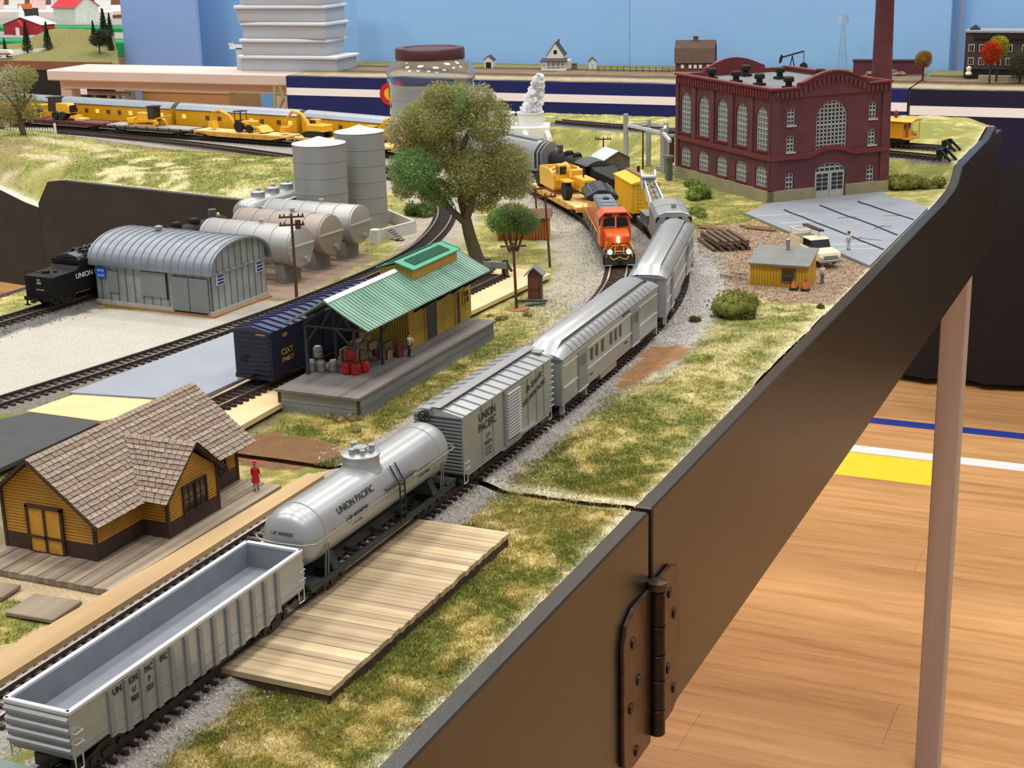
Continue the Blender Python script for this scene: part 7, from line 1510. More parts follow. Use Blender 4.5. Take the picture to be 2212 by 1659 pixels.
one('gate_pier', MB().box(-.004, .004, -.004, .004, 0, .030).box(-.006, .006, -.006, .006, .030, .034), pm('dark_grey_pier', (104, 104, 100), .75), 'grey pier with pale cap at the left corner of the plant', 'pier', (-.690, 2.060, 0), .8)

# white cooling tower with a cotton plume
ct = root('cooling_tower', 'white plastic cooling tower with two round fans and curved pipes', 'cooling tower', (-1.028, 2.312, .001), .38); ct.scale = (1.06, 1.06, 1.0); CW_ = pm('chalk_white', (232, 232, 228), .55, 0, .02, 60)
part('body', MB().box(-.050, .044, -.030, .030, -.012, .0330), CW_, ct, bev=.0008); part('louvre', MB().box(-.034, -.010, -.0308, -.0298, .0090, .0240), pm('dark_maroon_louvre', (52, 26, 28), .6), ct)
for k in range(4): part('louvre_bar', MB().box(-.034, -.010, -.0316, -.0306, .0115+k*.0036, .0125+k*.0036), pm('maroon_bar', (90, 44, 44), .6), ct)
for a in (-.030, .014): part('fan_ring', MB().lathe([(.0200, .0328), (.0205, .0345), (.0200, .0520), (.0215, .0528), (.0215, .0545), (.0190, .0545), (.0180, .0430), (.001, .0430)], (a, 0, 0), 28, caps=False), CW_, ct, smooth=True)
for a in (.006, .040): part('pipe', MB().tube([(a, -.030, .0245), (a+.002, -.040, .0240), (a+.004, -.047, .0180), (a+.005, -.050, .0080), (a+.005, -.050, -.012)], .0040, 10), CW_, ct, smooth=True)
x0_, y0_ = ct.location.x+.014*math.cos(.38), ct.location.y+.014*math.sin(.38)
cot = LC(250, 250, 252); pl_ = []
for k in range(40):
    t = k/39; a = random.uniform(0, 2*PI); w_ = (.0135*(1-t)**.6+.006)
    pl_.append(((math.cos(a)*w_*.5+.017*t, math.sin(a)*w_*.4+.004*t, .064*t-.012), (w_*.62, w_*.55, .0056), cot, 420))
o = part('steam_plume', fibres(pl_, .0036), leaf_mat('cotton_wool', 200, .05, .55), None); o.location = (x0_, y0_, T+.001+.060); props(o, 'white cotton wisp standing for steam above the cooling tower', 'cotton steam', None, 'thing')

# white picket fence
pf = root('picket_fence', 'white picket fence on the left hillside in front of the flat cars', 'fence', (*wing(.80, .292), .015), 0.0)
def pick(a, b, n):
    m = MB(); a, b = Vector(a), Vector(b)
    for k in range(n+1):
        p = a.lerp(b, k/n); part('picket', MB().prism([(-.0016, 0), (.0016, 0), (.0016, .0125), (0, .0148), (-.0016, .0125)], 'y', -.0005, .0005), white_pl, pf, loc=(p.x, p.y, 0), rot=(0, 0, math.atan2(b.y-a.y, b.x-a.x)))
    for z in (.0035, .0095): part('rail', MB().bar((a.x, a.y, z), (b.x, b.y, z), .0012, .0016), white_pl, pf)
pick((.045, .012, 0), (-.038, -.006, 0), 17); pick((-.042, -.004, 0), (-.090, .040, 0), 10)
for a, b in ((.047, .012), (-.040, -.006)): part('post', MB().box(a-.0016, a+.0016, b-.0016, b+.0016, 0, .0185).lathe([(.0018, .0185), (.0022, .0195), (.0014, .0215), (.0004, .022)], (a, b, 0), 8), white_pl, pf)

# clear snack jar with a maroon lid, standing behind the yellow train
jr = root('snack_jar', 'large clear plastic jar with maroon screw lid behind the yellow train', 'jar', (-1.268, 2.462, .0038)); jr.scale = (1.17, 1.17, 1.17)
def jprof(d):
    return [(.050-d, .0+d), (.062-d, .003), (.0645-d, .012), (.0625-d, .018), (.0645-d, .024), (.0645-d, .040), (.0625-d, .045), (.0645-d, .050), (.0645-d, .066), (.0670-d, .074), (.0668-d, .084), (.0620-d, .094), (.0540-d, .101), (.0500-d, .1035), (.0495-d, .110)]
outer = jprof(0); inner = jprof(.0014)[::-1]
part('bottle', MB().lathe(outer+inner, (0, 0, 0), 56, caps=False), glassy('clear_plastic', (245, 248, 250), .03), jr, smooth=True)
part('lid', MB().lathe([(.0520, .1035), (.0525, .1045), (.0525, .1175), (.0505, .1200), (.0400, .1200), (.0390, .1185), (.001, .1185)], (0, 0, 0), 48), pm('maroon_lid', (74, 34, 36), .4, 0, .05, 60), jr, smooth=True)
lab = MB(); n = 26; vs = []
for k in range(n+1):
    t = R(-95)+R(235)*k/n-R(60)
    for r__ in (.0610, .0604):
        for z in (.006, .068): vs.append((r__*math.cos(t), r__*math.sin(t), z))
for k in range(n): lab.f += [(4*k, 4*k+4, 4*k+5, 4*k+1), (4*k+2, 4*k+3, 4*k+7, 4*k+6)]
lab.v = vs; part('label_paper', lab, pm('white_label', (224, 222, 218), .7, 0, .03, 40), jr, smooth=True)
# ================================================================== far side of the hall
SKYB = pm('sky_blue_backdrop', (152, 200, 250), .8, 0, .03, 2.5, 0, c2=(145, 194, 245)); SKYL = pm('lavender_blue_backdrop', (142, 176, 232), .8, 0, .03, 3); SKYD = pm('steel_blue_backdrop', (150, 200, 246), .8, 0, .05, 2, c2=(130, 180, 224))
def board(name, x0, x1, y, z0, z1, mat, label, rz=0):
    return one(name, MB().box(-(x1-x0)/2, (x1-x0)/2, 0, .012, z0, z1), mat, label, 'backdrop board', ((x0+x1)/2, y, 0), rz)
board('sky_backdrop', -2.075, -1.3155, 3.62, -.02, .55, SKYB, 'plain sky blue backdrop board behind the farmhouse'); board('sky_backdrop', -1.3145, -.552, 3.62, -.02, .55, SKYB, 'plain sky blue backdrop board behind the barn and windmill')
board('sky_backdrop', -.536, .9, 3.66, -.02, .55, SKYB, 'sky blue backdrop board behind the dark brick building')
one('backdrop_post', MB().box(-.007, .007, -.012, .012, -.02, .55), pm('mid_blue_post', (104, 150, 200), .7, 0, .05, 10), 'narrow blue upright where two backdrop boards meet', 'post', (-.545, 3.645, 0), .3)
board('sky_backdrop', -3.02, -2.748, 3.85, -.45, .55, SKYL, 'lavender blue board left of the plastic boxes'); board('sky_backdrop', -3.02, -2.03, 4.05, -.45, .55, SKYD, 'steel blue board behind the plastic boxes', .05)

# striped modules along the back
nvy = pm('navy_stripe_blue', (5, 30, 98), .45, 0, .1, 6); nvy2 = pm('deep_navy_blue', (12, 16, 56), .4, 0, .1, 6); cream = pm('cream_stripe', (255, 253, 250), .55, 0, .03, 10)
FARM = attr_mat('farm_ground', fine=260, amt=.3, bump=.5, bscale=200)
def striped_module(x0, x1, y0, label, blue, zs=(-.028, -.046), depth=.15):
    m = root('layout_module', label, 'layout module', (0, 0, 0)); a, b = zs
    part('fascia', MB().box(x0, x1, y0, y0+.012, -depth, 0), blue, m, bev=.001); part('white_stripe', MB().box(x0+.001, x1-.001, y0-.0012, y0, b, a), cream, m)
    part('deck', MB().box(x0+.004, x1-.004, y0+.012, 3.60, -.06, -.012), WOODP, m)
    for lx in ((-1.9, -1.3) if x0 < -1 else (.3, .65)): part('leg', MB().box(lx-.02, lx+.02, y0+.05, y0+.09, -T, -.06), LEGM, m)
    nx, ny = int((x1-x0)/.012)+2, 40; X, Y = np.meshgrid(np.linspace(x0, x1, nx), np.linspace(y0+.002, 3.60, ny), indexing='ij'); X, Y = X.ravel(), Y.ravel(); v = (Y-y0)/(3.60-y0); n = fbm(X, Y, .08, 71, 3); n2 = fbm(X, Y, .02, 72, 2)
    c = mix(np.broadcast_to(LC(128, 118, 80), X.shape+(3,)), LC(150, 138, 100), n2)
    for lo, hi, cc in ((.06, .22, LC(176, 158, 134)), (.28, .42, LC(104, 80, 66)), (.46, .60, LC(132, 108, 86)), (.62, .74, LC(94, 72, 60)), (.74, 1.0, LC(134, 132, 82))): c = mix(c, cc*(.85+.3*n2[:, None]), sstep(lo-.01, lo+.01, v+(n-.5)*.05)*(1-sstep(hi-.01, hi+.01, v+(n-.5)*.05)))
    me = grid_mesh('scenery_ground', np.stack([X, Y, (n-.5)*.004+.0005+.006*v], 1), c, nx, ny); part('scenery_ground', me, FARM, m); return m
m1 = striped_module(-2.085, -.577, 3.270, 'navy blue module with cream stripe along the farm', nvy)
striped_module(-.573, .75, 3.272, 'deep navy module with cream stripe under the dark brick building', nvy2, (-.034, -.053))
lg = part('round_emblem', MB().lathe([(.0145, -.0022), (.0265, -.0022), (.0265, 0), (.0145, 0)], (-1.795, 3.2686, -.037), 40, ax='y', caps=False), pm('emblem_red', (196, 32, 40), .5), m1); part('emblem_disc', MB().cyl((-1.795, 3.2664, -.037), (-1.795, 3.2686, -.037), .0150, n=30), pm('emblem_gold', (246, 178, 36), .5), lg)

# farm on the back module
FZ = .004
def gable_house(name, label, cat, x, y, w, d, h, hp, wall, roof, rz=0, ov=.002, z=FZ, group=None):
    r_ = root(name, label, cat, (x, y, z), rz, group); part('wall', MB().prism([(-w/2, -.002), (w/2, -.002), (w/2, h), (0, hp), (-w/2, h)], 'y', -d/2, d/2), wall, r_)
    for s in (-1, 1):
        e = (hp-h)/(w/2)*ov; part('roof_panel', MB().add([(0, -d/2-ov, hp+.0004), (0, d/2+ov, hp+.0004), (s*(w/2+ov), d/2+ov, h-e+.0004), (s*(w/2+ov), -d/2-ov, h-e+.0004), (0, -d/2-ov, hp+.0016), (0, d/2+ov, hp+.0016), (s*(w/2+ov), d/2+ov, h-e+.0016), (s*(w/2+ov), -d/2-ov, h-e+.0016)], [(0, 1, 2, 3), (7, 6, 5, 4), (0, 4, 5, 1), (1, 5, 6, 2), (2, 6, 7, 3), (3, 7, 4, 0)]), roof, r_)
    return r_
whw = pm('white_house_boards', (226, 224, 214), .7, 0, .04, 60); rfb = pm('brown_black_roof', (72, 62, 58), .8, 0, .15, 60, .2)
fmh = gable_house('farmhouse', 'white two storey farmhouse with brown roof and porch', 'building', -1.462, 3.508, .040, .046, .036, .064, whw, rfb, .25)
part('porch_roof', MB().add([(-.034, -.045, .0205), (.030, -.045, .0205), (.030, -.020, .0265), (-.034, -.020, .0265), (-.034, -.045, .0225), (.030, -.045, .0225), (.030, -.020, .0285), (-.034, -.020, .0285)], [(0, 3, 2, 1), (4, 5, 6, 7), (0, 1, 5, 4), (1, 2, 6, 5), (2, 3, 7, 6), (3, 0, 4, 7)]), rfb, fmh); part('porch_floor', MB().box(-.032, .028, -.043, -.022, 0, .005), whw, fmh)
for k in range(6): part('porch_post', MB().box(-.032+k*.0115, -.0305+k*.0115, -.0425, -.041, .005, .021), whw, fmh)
part('porch_rail', MB().box(-.032, .028, -.0425, -.0415, .009, .0105), whw, fmh); part('window', MB().box(-.004, .004, -.0238, -.0228, .038, .047), dg, fmh); part('window', MB().box(.0196, .0206, -.004, .004, .028, .035), dg, fmh); part('chimney', MB().box(.002, .007, .000, .005, .058, .071), pm('brick_chimney', (120, 80, 66), .8), fmh); part('annex', MB().box(.020, .034, -.020, .020, 0, .022), whw, fmh)
o1 = gable_house('garden_shed', 'small white garage with open dark door left of the farmhouse', 'shed', -1.640, 3.505, .021, .020, .0205, .030, whw, rfb, .1); part('door', MB().box(-.0065, .0065, -.0108, -.0098, 0, .0150), blackm, o1)
o2 = gable_house('garden_shed', 'small white shed right of the farmhouse', 'shed', -1.374, 3.52, .017, .018, .019, .0275, whw, rfb, .4); part('door', MB().box(-.0025, .0025, -.0098, -.0089, .001, .0130), pm('cream_door', (196, 192, 180), .7), o2)
one('privy', MB().box(-.005, .005, -.005, .005, 0, .014).box(-.006, .006, -.006, .006, .014, .0155), pm('tan_brown_boards', (128, 92, 60), .8), 'tiny brown privy between farmhouse and shed', 'shed', (-1.413, 3.50, FZ))
brn = root('barn', 'brown shingled gambrel barn with white windows', 'barn', (-1.118, 3.530, FZ), .22); bro = pm('brown_shingles', (98, 78, 66), .85, 0, .12, 80, .3)
part('wall', MB().prism([(-.030, -.002), (.030, -.002), (.030, .024), (.024, .052), (0, .068), (-.024, .052), (-.030, .024)], 'x', -.044, .044), pm('red_brown_barn', (104, 62, 54), .8, 0, .1, 60), brn)
for s in (-1, 1): part('roof_lower', MB().bar((0, s*.0325, .020), (0, s*.0245, .053), .094, .0014), bro, brn); part('roof_upper', MB().bar((0, s*.025, .0525), (0, 0, .070), .094, .0014), pm('brown_shingles_upper', (88, 68, 58), .85, 0, .12, 80, .3), brn)
part('cupola', MB().box(-.005, .005, -.004, .004, .068, .077).box(-.007, .007, -.006, .006, .077, .079), bro, brn)
for q in (-.028, -.010, .002, .014, .032): part('window', MB().box(q-.0035, q+.0035, -.0312, -.0300, .008, .0165), whw, brn)
fld = root('paddock_fence', 'long thin wire paddock fence beside the barn', 'fence', (-1.26, 3.47, FZ))
for k in range(12): part('post', MB().box(-.08+k*.016, -.0788+k*.016, -.0006, .0006, 0, .012), darkwood, fld)
for z in (.005, .010): part('rail', MB().bar((-.08, 0, z), (.097, 0, z), .0007), darkwood, fld)
pj = root('oil_pumpjack', 'black oil pumpjack nodding behind the power plant roof', 'pumpjack', (-.880, 3.50, FZ), .1)
part('samson_post', MB().bar((-.008, 0, 0), (0, 0, .040), .0022).bar((.008, 0, 0), (0, 0, .040), .0022).bar((-.005, 0, .014), (.005, 0, .014), .0015), black, pj); part('walking_beam', MB().bar((-.024, 0, .036), (.026, 0, .050), .0030, .0034), black, pj); part('horse_head', MB().prism([(-.030, .022), (-.025, .024), (-.020, .038), (-.025, .043), (-.029, .034)], 'y', -.002, .002), black, pj); part('crank', MB().cyl((.026, -.002, .016), (.026, .002, .016), .009, n=14).bar((.026, 0, .016), (.026, 0, .050), .0014).box(.016, .036, -.004, .004, 0, .010), black, pj)
wml = root('windmill', 'thin grey metal farm windmill against the blue backdrop', 'windmill', (-.775, 3.54, FZ), .2); gm = pm('thin_grey_metal', (150, 160, 168), .5, .4, .05, 60)
for a in (-1, 1):
    for b in (-1, 1): part('leg', MB().bar((a*.011, b*.011, 0), (a*.0028, b*.0028, .108), .0009), gm, wml)
for k in range(6):
    z = .012+k*.016; w_ = .011-.0082*z/.108; part('brace', MB().bar((-w_, -w_, z), (w_, -w_, z), .0006).bar((-w_, -w_, z), (w_*.85, -w_*.85, z+.015), .0005).bar((w_, -w_, z), (-w_*.85, -w_*.85, z+.015), .0005), gm, wml)
part('hub', MB().cyl((0, -.006, .118), (0, .004, .118), .0015, n=8), gm, wml)
for k in range(12): t = 2*PI*k/12; part('blade', MB().add([(.003*math.cos(t), -.0055, .118+.003*math.sin(t)), (.0115*math.cos(t-.16), -.0052, .118+.0115*math.sin(t-.16)), (.0115*math.cos(t+.16), -.0062, .118+.0115*math.sin(t+.16))], [(0, 1, 2)]), pm('pale_blade', (176, 182, 186), .5, .2), wml)
part('tail_vane', MB().box(-.0004, .0004, .004, .018, .113, .123), gm, wml)
# right of the chimney
rwl = root('long_low_building', 'long low dark red building right of the brick chimney', 'building', (-.668, 3.52, FZ), .1); part('wall', MB().box(-.075, .075, -.012, .012, -.002, .0290), pm('dark_red_siding', (88, 42, 46), .7, 0, .1, 40), rwl); part('roof', MB().box(-.077, .077, -.014, .014, .029, .032), pm('dark_brown_cap', (58, 34, 36), .7), rwl)
one('stone_pile', MB().ball((0, 0, .006), (.03, .012, .009), 14, 7, .3).ball((.03, -.004, .004), (.016, .01, .006), 10, 6, .3).ball((-.03, -.003, .004), (.014, .01, .006), 10, 6, .3), pm('brown_stones', (120, 100, 88), .9, 0, .3, 120, .5), 'heap of brown and white stones before the low red building', 'stones', (-.668, 3.49, FZ))
bb = root('brick_warehouse', 'dark brown brick warehouse with pale paired windows', 'building', (-.355, 3.50, FZ), .0); dkb = pm('dark_brown_brick', (62, 50, 50), .8, 0, .15, 60, .3, 600); BWD = .142
part('wall', MB().box(-BWD, BWD+.15, -.03, .045, -.002, .098), dkb, bb); part('cornice', MB().box(-BWD-.003, BWD+.15, -.033, .045, .096, .100), pm('grey_cornice', (150, 150, 152), .6), bb); part('parapet_sign', MB().box(-BWD+.018, BWD+.13, -.0345, -.0325, .083, .092), blackm, bb)
text('COURTESY CORPORATION', .0085, pm('sign_grey', (150, 148, 146), .6), bb, (.07, -.0350, .0875), FRONT, sx=1.4)
for r__, z in ((0, .056), (1, .028)):
    for k, q in enumerate((-.128, -.106, -.072, -.050, -.018, .004, .040)):
        w_ = part('window', MB().box(q-.0062, q+.0062, -.0312, -.0300, z, z+.016), pm('pale_sash', (188, 180, 162), .6), bb); part('pane', MB().box(q-.0044, q-.0005, -.0318, -.0310, z+.0015, z+.0142).box(q+.0005, q+.0044, -.0318, -.0310, z+.0015, z+.0142), glassk, w_)
part('shop_front', MB().box(-BWD+.004, .10, -.0315, -.0300, .000, .020), blackm, bb); part('lintel', MB().box(-BWD, .12, -.0335, -.0300, .020, .0235), dkgrey, bb)
part('roof_house', MB().prism([(-.137, .098), (-.117, .098), (-.117, .103), (-.127, .1105), (-.137, .103)], 'y', -.01, .01), dkgrey, bb)
one('loading_kerb', MB().box(-.075, .075, -.006, .006, -.002, .010), pm('tan_concrete', (170, 160, 132), .8), 'long tan concrete kerb before the dark warehouse', 'kerb', (-.385, 3.435, FZ))
one('white_statue', MB().lathe([(.006, 0), (.0075, .003), (.004, .008), (.0055, .012), (.0055, .016), (.001, .019)], (0, 0, 0), 14), whw, 'small white dome shaped figure before the dark warehouse', 'figure', (-.484, 3.455, .012), smooth=True)
def leafy(name, label, x, y, h, rw, cz, rz_, tint, tint2, z=FZ):
    t = root(name, label, 'tree', (x, y, z)); part('trunk', MB().tube([(0, 0, 0), (.001, 0, h*.4), (-.001, 0, h*.7)], [.0024, .0018, .001], 7), darkwood, t, smooth=True)
    part('crown', fibres([((0, 0, cz), (rw, rw, rz_), tint, 3800), ((rw*.3, 0, cz+rz_*.45), (rw*.6, rw*.6, rz_*.5), tint2, 1500)], .0036), LEAFM, t, kind='stuff', label='fine coloured foliage'); return t
leafy('autumn_tree', 'round golden brown autumn tree on the deep navy module', -.571, 3.40, .066, .0185, .045, .019, LC(170, 128, 74), LC(184, 146, 84))
leafy('autumn_tree', 'bright orange red autumn tree before the dark warehouse', -.430, 3.375, .10, .0215, .062, .026, LC(190, 70, 38), LC(214, 104, 52)); leafy('autumn_tree', 'yellow green tree behind the orange autumn tree', -.420, 3.405, .105, .0225, .070, .026, LC(168, 164, 60), LC(190, 184, 70)); leafy('dark_tree', 'dark green tree at the right edge before the warehouse', -.372, 3.40, .07, .026, .036, .032, LC(84, 92, 58), LC(96, 100, 60))

# pale folding table with a stack of clear boxes
pt = root('pale_table', 'long pale pink table in front of the blue boards', 'table', (-2.44, 3.50, 0)); pk_ = pm('pale_pink_laminate', (214, 196, 186), .55, 0, .04, 8)
part('tabletop', MB().box(-.41, .345, -.205, -.035, -.028, .0), pk_, pt, bev=.003); part('apron', MB().box(-.375, .33, -.185, -.170, -.050, -.028), pm('pale_apron', (206, 178, 164), .6, 0, .05, 8), pt)
for a in (-.37, .31): part('leg', MB().box(a-.018, a+.018, -.18, -.145, -T, -.028), pk_, pt)
clr = glassy('frosted_clear_plastic', (232, 236, 242), .32, .55, 1.25)
def cbox(x, z, w, h, d, rz, lb):
    b = root('plastic_box', lb, 'plastic box', (x, 3.415, z), rz, 'stacked clear boxes'); t = .004
    part('tub', MB().box(-w/2, w/2, -d/2, d/2, 0, t).box(-w/2, -w/2+t, -d/2, d/2, t, h*.78).box(w/2-t, w/2, -d/2, d/2, t, h*.78).box(-w/2+t, w/2-t, -d/2, -d/2+t, t, h*.78).box(-w/2+t, w/2-t, d/2-t, d/2, t, h*.78), clr, b); part('lid', MB().box(-w/2-.006, w/2+.006, -d/2-.006, d/2+.006, h*.78, h*.98), pm('milky_lid', (222, 226, 232), .5, 0, .03, 20), b, bev=.002)
for k, (x, w_, rz) in enumerate(((-2.165, .290, 0), (-2.178, .246, .05), (-2.172, .255, -.04), (-2.180, .262, .03), (-2.176, .25, -.02), (-2.18, .25, 0))): cbox(x+.03, k*.041, w_*.97, .041, .10, rz, 'clear plastic box, %s from the table top in the stack' % ('first', 'second', 'third', 'fourth', 'fifth', 'sixth')[k])
one('plastic_scoop', MB().box(-.022, .022, -.008, .008, 0, .010).box(-.024, -.018, -.008, .008, .008, .014), pm('milky_lid', (0, 0, 0)), 'pale plastic piece poking out left of the box stack', 'plastic piece', (-2.305, 3.40, .052), 0)
one('plastic_rest', MB().box(-.010, .010, -.008, .008, -.002, .0525), clr, 'clear block under the pale plastic piece', 'plastic block', (-2.298, 3.40, .002), 0)
# things stored under the table
card = pm('brown_cardboard', (176, 132, 84), .8, 0, .06, 12); dkc = pm('dark_brown_board', (84, 58, 40), .8, 0, .1, 12); gcd = pm('grey_brown_card', (150, 130, 112), .8, 0, .06, 12)
def crate(x, y, z0, sx, sy, sz, mat, lb, rz=0):
    b = root('storage_carton', lb, 'carton', (x, y, z0-T), rz); part('body', MB().box(-sx/2, sx/2, -sy/2, sy/2, 0, sz), mat, b, bev=.003); part('flap', MB().box(-sx/2, sx/2, -sy/2-.001, -.002, sz, sz+.004).box(-sx/2, sx/2, .002, sy/2+.001, sz, sz+.004), mat, b)
crate(-2.66, 3.72, 0, .30, .16, .925, card, 'tall tan carton under the pale table'); crate(-2.91, 3.60, 0, .10, .16, .93, gcd, 'grey brown carton left of the pale table'); crate(-2.25, 3.90, 0, .42, .16, .86, dkc, 'dark brown carton under the right part of the pale table'); crate(-2.36, 3.66, 0, .26, .14, .86, dkc, 'dark wooden carton low under the pale table')
one('folded_tripod', MB().tube([(-.07, 0, .0), (.07, 0, .0)], .006, 8).tube([(0, 0, 0), (-.03, .02, -.12)], .006, 8).tube([(.03, 0, 0), (.05, .02, -.12)], .006, 8).tube([(-.05, 0, 0), (-.06, .02, -.12)], .005, 8), pm('grey_metal_tube', (150, 150, 150), .4, .5, .05, 30), 'grey metal folding stand under the left end of the pale table', 'stand', (-2.74, 3.41, -.072))
one('wire_bundle', MB().tube([(0, 0, .0), (.01, 0, -.03), (-.008, 0, -.06), (.012, 0, -.10)], .004, 8).tube([(-.02, .01, -.0), (-.016, 0, -.05), (-.024, 0, -.10)], .004, 8), pm('pale_green_wire', (150, 150, 90), .6), 'loose wires hanging at the end of the navy module', 'wires', (-2.10, 3.262, -.025))
one('black_speaker', MB().box(-.04, .04, -.05, .05, -.2, 0), blackm, 'black box standing between table and navy module', 'box', (-2.16, 3.46, -.035))

# display of hills with pine trees at the top left
hd_ = root('layout_module', 'brown hill display module with pine trees at the top left', 'layout module', (-3.11, 3.485, 0)); HB = LC(140, 128, 86)
nx, ny = 60, 60; X, Y = np.meshgrid(np.linspace(-.55, .33, nx), np.linspace(0, .62, ny), indexing='ij'); X, Y = X.ravel(), Y.ravel(); X = -.55+(X+.55)*(.90-.80*Y)/.88; n = fbm(X, Y, .12, 81, 3)
Z = .03*np.exp(-((X-.10)**2/.02+(Y-.14)**2/.006))+.055*np.exp(-((X+.06)**2/.008+(Y-.36)**2/.01))+.05*np.exp(-((X-.10)**2/.012+(Y-.42)**2/.012))+.06*np.exp(-((X+.2)**2/.01+(Y-.40)**2/.012))+.04*np.exp(-((X-.26)**2/.01+(Y-.55)**2/.01))+(n-.5)*.012
c = mix(np.broadcast_to(HB, X.shape+(3,)), LC(112, 116, 62), n); c = mix(c, LC(176, 172, 168), ((X < -.12) & (Y < .26)).astype(float)*.8)
me = grid_mesh('scenery_ground', np.stack([X, Y, Z], 1), c, nx, ny); part('scenery_ground', me, FARM, hd_)
for p in me.polygons: p.use_smooth = True
part('fascia', MB().box(-.55, .33, -.012, 0, -.020, .004), pm('brown_module_edge', (128, 84, 58), .7, 0, .08, 20), hd_); part('lower_dark_panel', MB().box(-.55, .33, -.010, 0, -.13, -.0205), blackm, hd_); part('flag_panel', MB().box(.175, .245, -.0135, -.012, -.13, -.015), nvy, hd_); part('white_stripe', MB().box(.175, .245, -.0142, -.0130, -.085, -.060), cream, hd_)  # black panel fills the dark area below the brown edge
part('deck', MB().prism([(-.55, 0), (.33, 0), (-.14, .62), (-.55, .62)], 'z', -.06, -.02), WOODP, hd_)
for lx in (-.5, .28): part('leg', MB().box(lx-.02, lx+.02, .04, .08, -T, -.06), LEGM, hd_)
PINE = attr_mat('pine_needles', fine=200, amt=.4, bump=0)
def pine(x, y, z, h, lb, tint=LC(46, 66, 46)):
    t = root('pine_tree', lb, 'tree', (x, y, z), 0, 'pines on the brown hills'); part('trunk', MB().cyl((0, 0, -.004), (0, 0, h*.9), .003, .001, n=6), darkwood, t)
    cl = [((0, 0, h*(.12+.86*k/9)), (h*.21*(1-k/10), h*.21*(1-k/10), h*.07), tint, 230) for k in range(10)]; part('crown', fibres(cl, h*.06), PINE, t, kind='stuff', label='dark green needles')
def hz(x, y): i = np.argmin((X-(x+3.11))**2+(Y-(y-3.485))**2); return float(Z[i])
pn = ((-3.262, 3.70, .090, 'tall dark pine left of centre on the brown hill'), (-3.20, 3.72, .080, 'tall dark pine second from the left'), (-3.09, 3.80, .060, 'leaning pine behind the central hill'), (-3.075, 3.86, .060, 'slim pine right of the red house'), (-3.05, 3.80, .100, 'tallest dark pine in the middle of the hills'), (-3.015, 3.775, .062, 'short pine beside the tallest pine'), (-2.985, 3.745, .055, 'short wide pine right of the tallest pine'), (-3.33, 3.68, .045, 'small pine at the far left'))
for x, y, h, lb in pn: pine(x, y, hz(x, y), h, lb)
lt = root('round_tree', 'dark green round tree at the right end of the brown hills', 'tree', (-2.90, 3.585, .004)); part('trunk', MB().cyl((0, 0, 0), (0, 0, .04), .0025, .0015, n=6), darkwood, lt); part('crown', fibres([((0, 0, .052), (.028, .025, .02), LC(62, 78, 50), 1600), ((.02, 0, .068), (.03, .025, .014), LC(56, 70, 44), 1300)], .006), PINE, lt, kind='stuff', label='dark green foliage')
tv = root('toy_van', 'tiny white and red van on the grey road at the left edge', 'van', (-3.215, 3.545, .006), .15); part('body', MB().prism([(-.030, .004), (.030, .004), (.030, .012), (.022, .022), (-.030, .022)], 'y', -.010, .010), white_pl, tv, bev=.001); part('stripe', MB().box(-.0302, .030, -.0106, -.0098, .009, .0125), redp, tv); part('wheel', MB().cyl((-.018, -.011, .004), (-.018, .011, .004), .004, n=10).cyl((.018, -.011, .004), (.018, .011, .004), .004, n=10), tyre, tv)
# green cloth tables with toy houses, white table behind
gcl = pm('green_felt', (22, 150, 88), .85, 0, .08, 20); wtb = pm('white_cloth', (226, 226, 228), .7, 0, .03, 10)
def cloth_table(x0, x1, y0, y1, z, lb, mat, drop=.1, top=None):
    t = root('display_table', lb, 'table', ((x0+x1)/2, y0, z)); w_ = x1-x0
    part('cloth', MB().box(-w_/2, w_/2, -.01, y1-y0, -.02, 0).box(-w_/2, w_/2, -.014, -.008, -drop, -.002), mat, t, bev=.003)
    if top: part('road_mat', MB().box(-w_/2+.02, w_/2-.02, .05, y1-y0-.05, 0, .004), top, t)
    for q in (-w_/2+.05, w_/2-.05): part('leg', MB().box(q-.02, q+.02, .05, .09, -z-T, -.02), steel, t)
cloth_table(-4.6, -3.18, 4.20, 4.55, .0, 'green cloth display table behind the brown hills', gcl, .05, pm('grey_road_mat', (150, 152, 150), .7))
cloth_table(-5.3, -3.62, 4.75, 5.2, .004, 'second green cloth table carrying the white toy house', gcl, .06, pm('grey_road_mat', (0, 0, 0)))
cloth_table(-6.6, -4.55, 5.75, 6.2, .0, 'white cloth table covered with printed cards', wtb, .06)
rh = gable_house('toy_house', 'red toy house with white roof on the green table', 'toy house', -3.86, 4.40, .17, .07, .035, .06, pm('red_toy_wall', (168, 40, 44), .6), white_pl, .0, .006, .004); part('porch', MB().prism([(-.022, 0), (.022, 0), (.022, .03), (0, .052), (-.022, .03)], 'y', -.06, -.03), pm('red_toy_wall', (0, 0, 0)), rh); part('door', MB().box(-.008, .008, -.0615, -.0595, 0, .026), white_pl, rh); part('spire', MB().lathe([(.012, .05), (.012, .075), (.002, .10)], (-.03, 0, 0), 10), white_pl, rh)
wh = gable_house('toy_house', 'white toy house with red roof at the end of the green table', 'toy house', -4.10, 4.95, .11, .14, .06, .10, pm('pale_green_wall', (214, 220, 208), .6), pm('red_toy_roof', (206, 52, 56), .6), R(75), .006, .008)
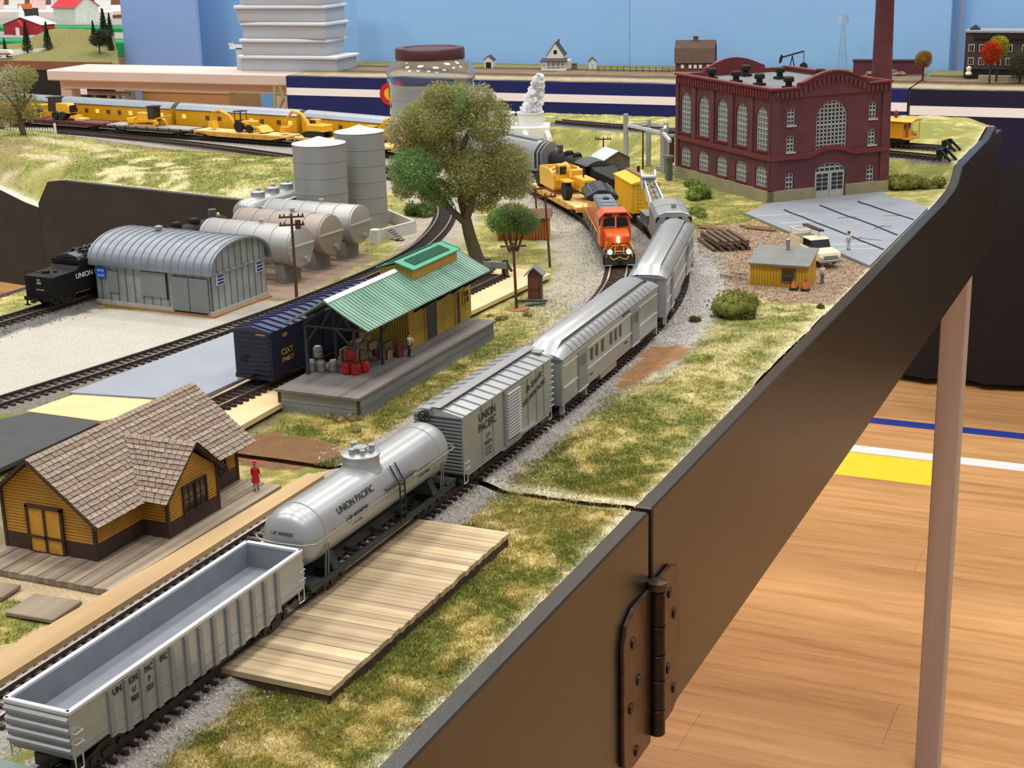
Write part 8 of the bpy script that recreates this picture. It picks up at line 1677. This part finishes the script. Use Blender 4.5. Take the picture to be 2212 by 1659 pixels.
yh = root('toy_station', 'cream toy station with orange roof at the left of the green table', 'toy house', (-4.20, 4.36, .004), .05); part('wall', MB().box(-.08, .03, -.03, .03, 0, .05), pm('cream_toy_wall', (238, 218, 160), .6), yh); part('roof', MB().box(-.095, .09, -.045, .045, .055, .065), pm('orange_toy_roof', (226, 160, 84), .6), yh); part('apron', MB().box(-.14, .10, -.075, -.03, 0, .008), pm('cream_toy_wall', (0, 0, 0)), yh); part('post', MB().box(.07, .078, -.02, -.012, 0, .056), blackm, yh); part('sign', MB().box(.085, .125, -.02, -.012, .01, .085), pm('dark_green_sign', (40, 70, 62), .6), yh)
sg = root('toy_shop', 'small dark toy shop with orange sign on the far green table', 'toy house', (-4.36, 4.98, .008)); part('wall', MB().box(-.03, .03, -.02, .02, 0, .05), dkgrey, sg); part('sign', MB().box(-.034, .034, -.023, -.019, .048, .068), pm('orange_toy_sign', (234, 120, 66), .6), sg)
for k in range(7): one('printed_card', MB().cb(0, 0, .038, .085, .004, .075, 0, -.25), (pm('red_card', (196, 52, 62), .6), pm('pink_card', (230, 190, 186), .6), white_pl, pm('lilac_card', (206, 200, 220), .6))[(0, 1, 2, 1, 3, 3, 2)[k]], 'printed card standing on the white table, %s from the left' % ('first', 'second', 'third', 'fourth', 'fifth', 'sixth', 'seventh')[k], 'card', (-5.42+k*.125, 5.83, .003), .1, 'cards on the white table')
one('shelf_unit', MB().box(-.5, -.47, -.1, .1, -T, .5).box(.47, .5, -.1, .1, -T, .5).box(-.47, .47, -.1, .1, -.6, -.57).box(-.47, .47, -.1, .1, .1, .13), card, 'tan wooden shelf unit behind the white table', 'shelf', (-4.55, 6.72, 0)); one('tall_carton', MB().box(-.5, .5, -.1, .1, -T, -.02), pm('tan_carton_wall', (162, 128, 94), .8, 0, .1, 4), 'wide tan carton below the white table', 'carton', (-4.7, 6.42, 0)); one('white_screen', MB().box(-.28, .28, -.01, .01, -T, .3), white_pl, 'white door panel behind the cards', 'panel', (-4.70, 6.95, 0)); one('dark_post', MB().box(-.03, .03, -.03, .03, -T, .5), blackm, 'black upright left of the lavender board', 'post', (-3.36, 4.7, 0))
one('orange_bin', MB().box(-.25, .25, -.15, .15, 0, .5), pm('navy_bin', (24, 26, 52), .5), 'navy storage bin on the floor inside the layout loop', 'bin', (-1.72, 1.62, -T)); one('maroon_crate', MB().box(-.12, .12, -.1, .1, 0, .62), pm('maroon_crate', (96, 40, 40), .6), 'maroon crate on the floor inside the layout loop', 'crate', (-1.32, 1.45, -T))

# black draped table at the right
bt = root('draped_table', 'table under a floor length black cloth beyond the leg', 'table', (0, 0, 0)); cl = pm('black_table_cloth', (22, 20, 22), .75, 0, .15, 6, .2, 60)
prof = [(4.560, -1.0), (4.548, -.6), (4.545, -.32), (4.552, -.285), (4.575, -.268), (4.62, -.265), (5.3, -.265), (5.3, -1.0)]
m = MB(); N = 48; xs = [-.87+2.0*k/N for k in range(N+1)]
for k, x in enumerate(xs):
    wv = .010*math.sin(k*1.3)+.006*math.sin(k*2.9)
    for j, (yq, z) in enumerate(prof): m.v.append((x, yq+(wv*(1.2 if j == 0 else .6 if j == 1 else 0)), z))
n = len(prof)
for k in range(N):
    for j in range(n-1): m.f.append((k*n+j, k*n+j+1, (k+1)*n+j+1, (k+1)*n+j))
m.f.append(tuple(range(n))[::-1]); m.f.append(tuple(range(N*n, (N+1)*n)))
part('cloth', m, cl, bt, smooth=True)
for a in (-.80, 1.08): part('leg', MB().box(a-.015, a+.015, 4.60, 4.63, -T, -.27), steel, bt)
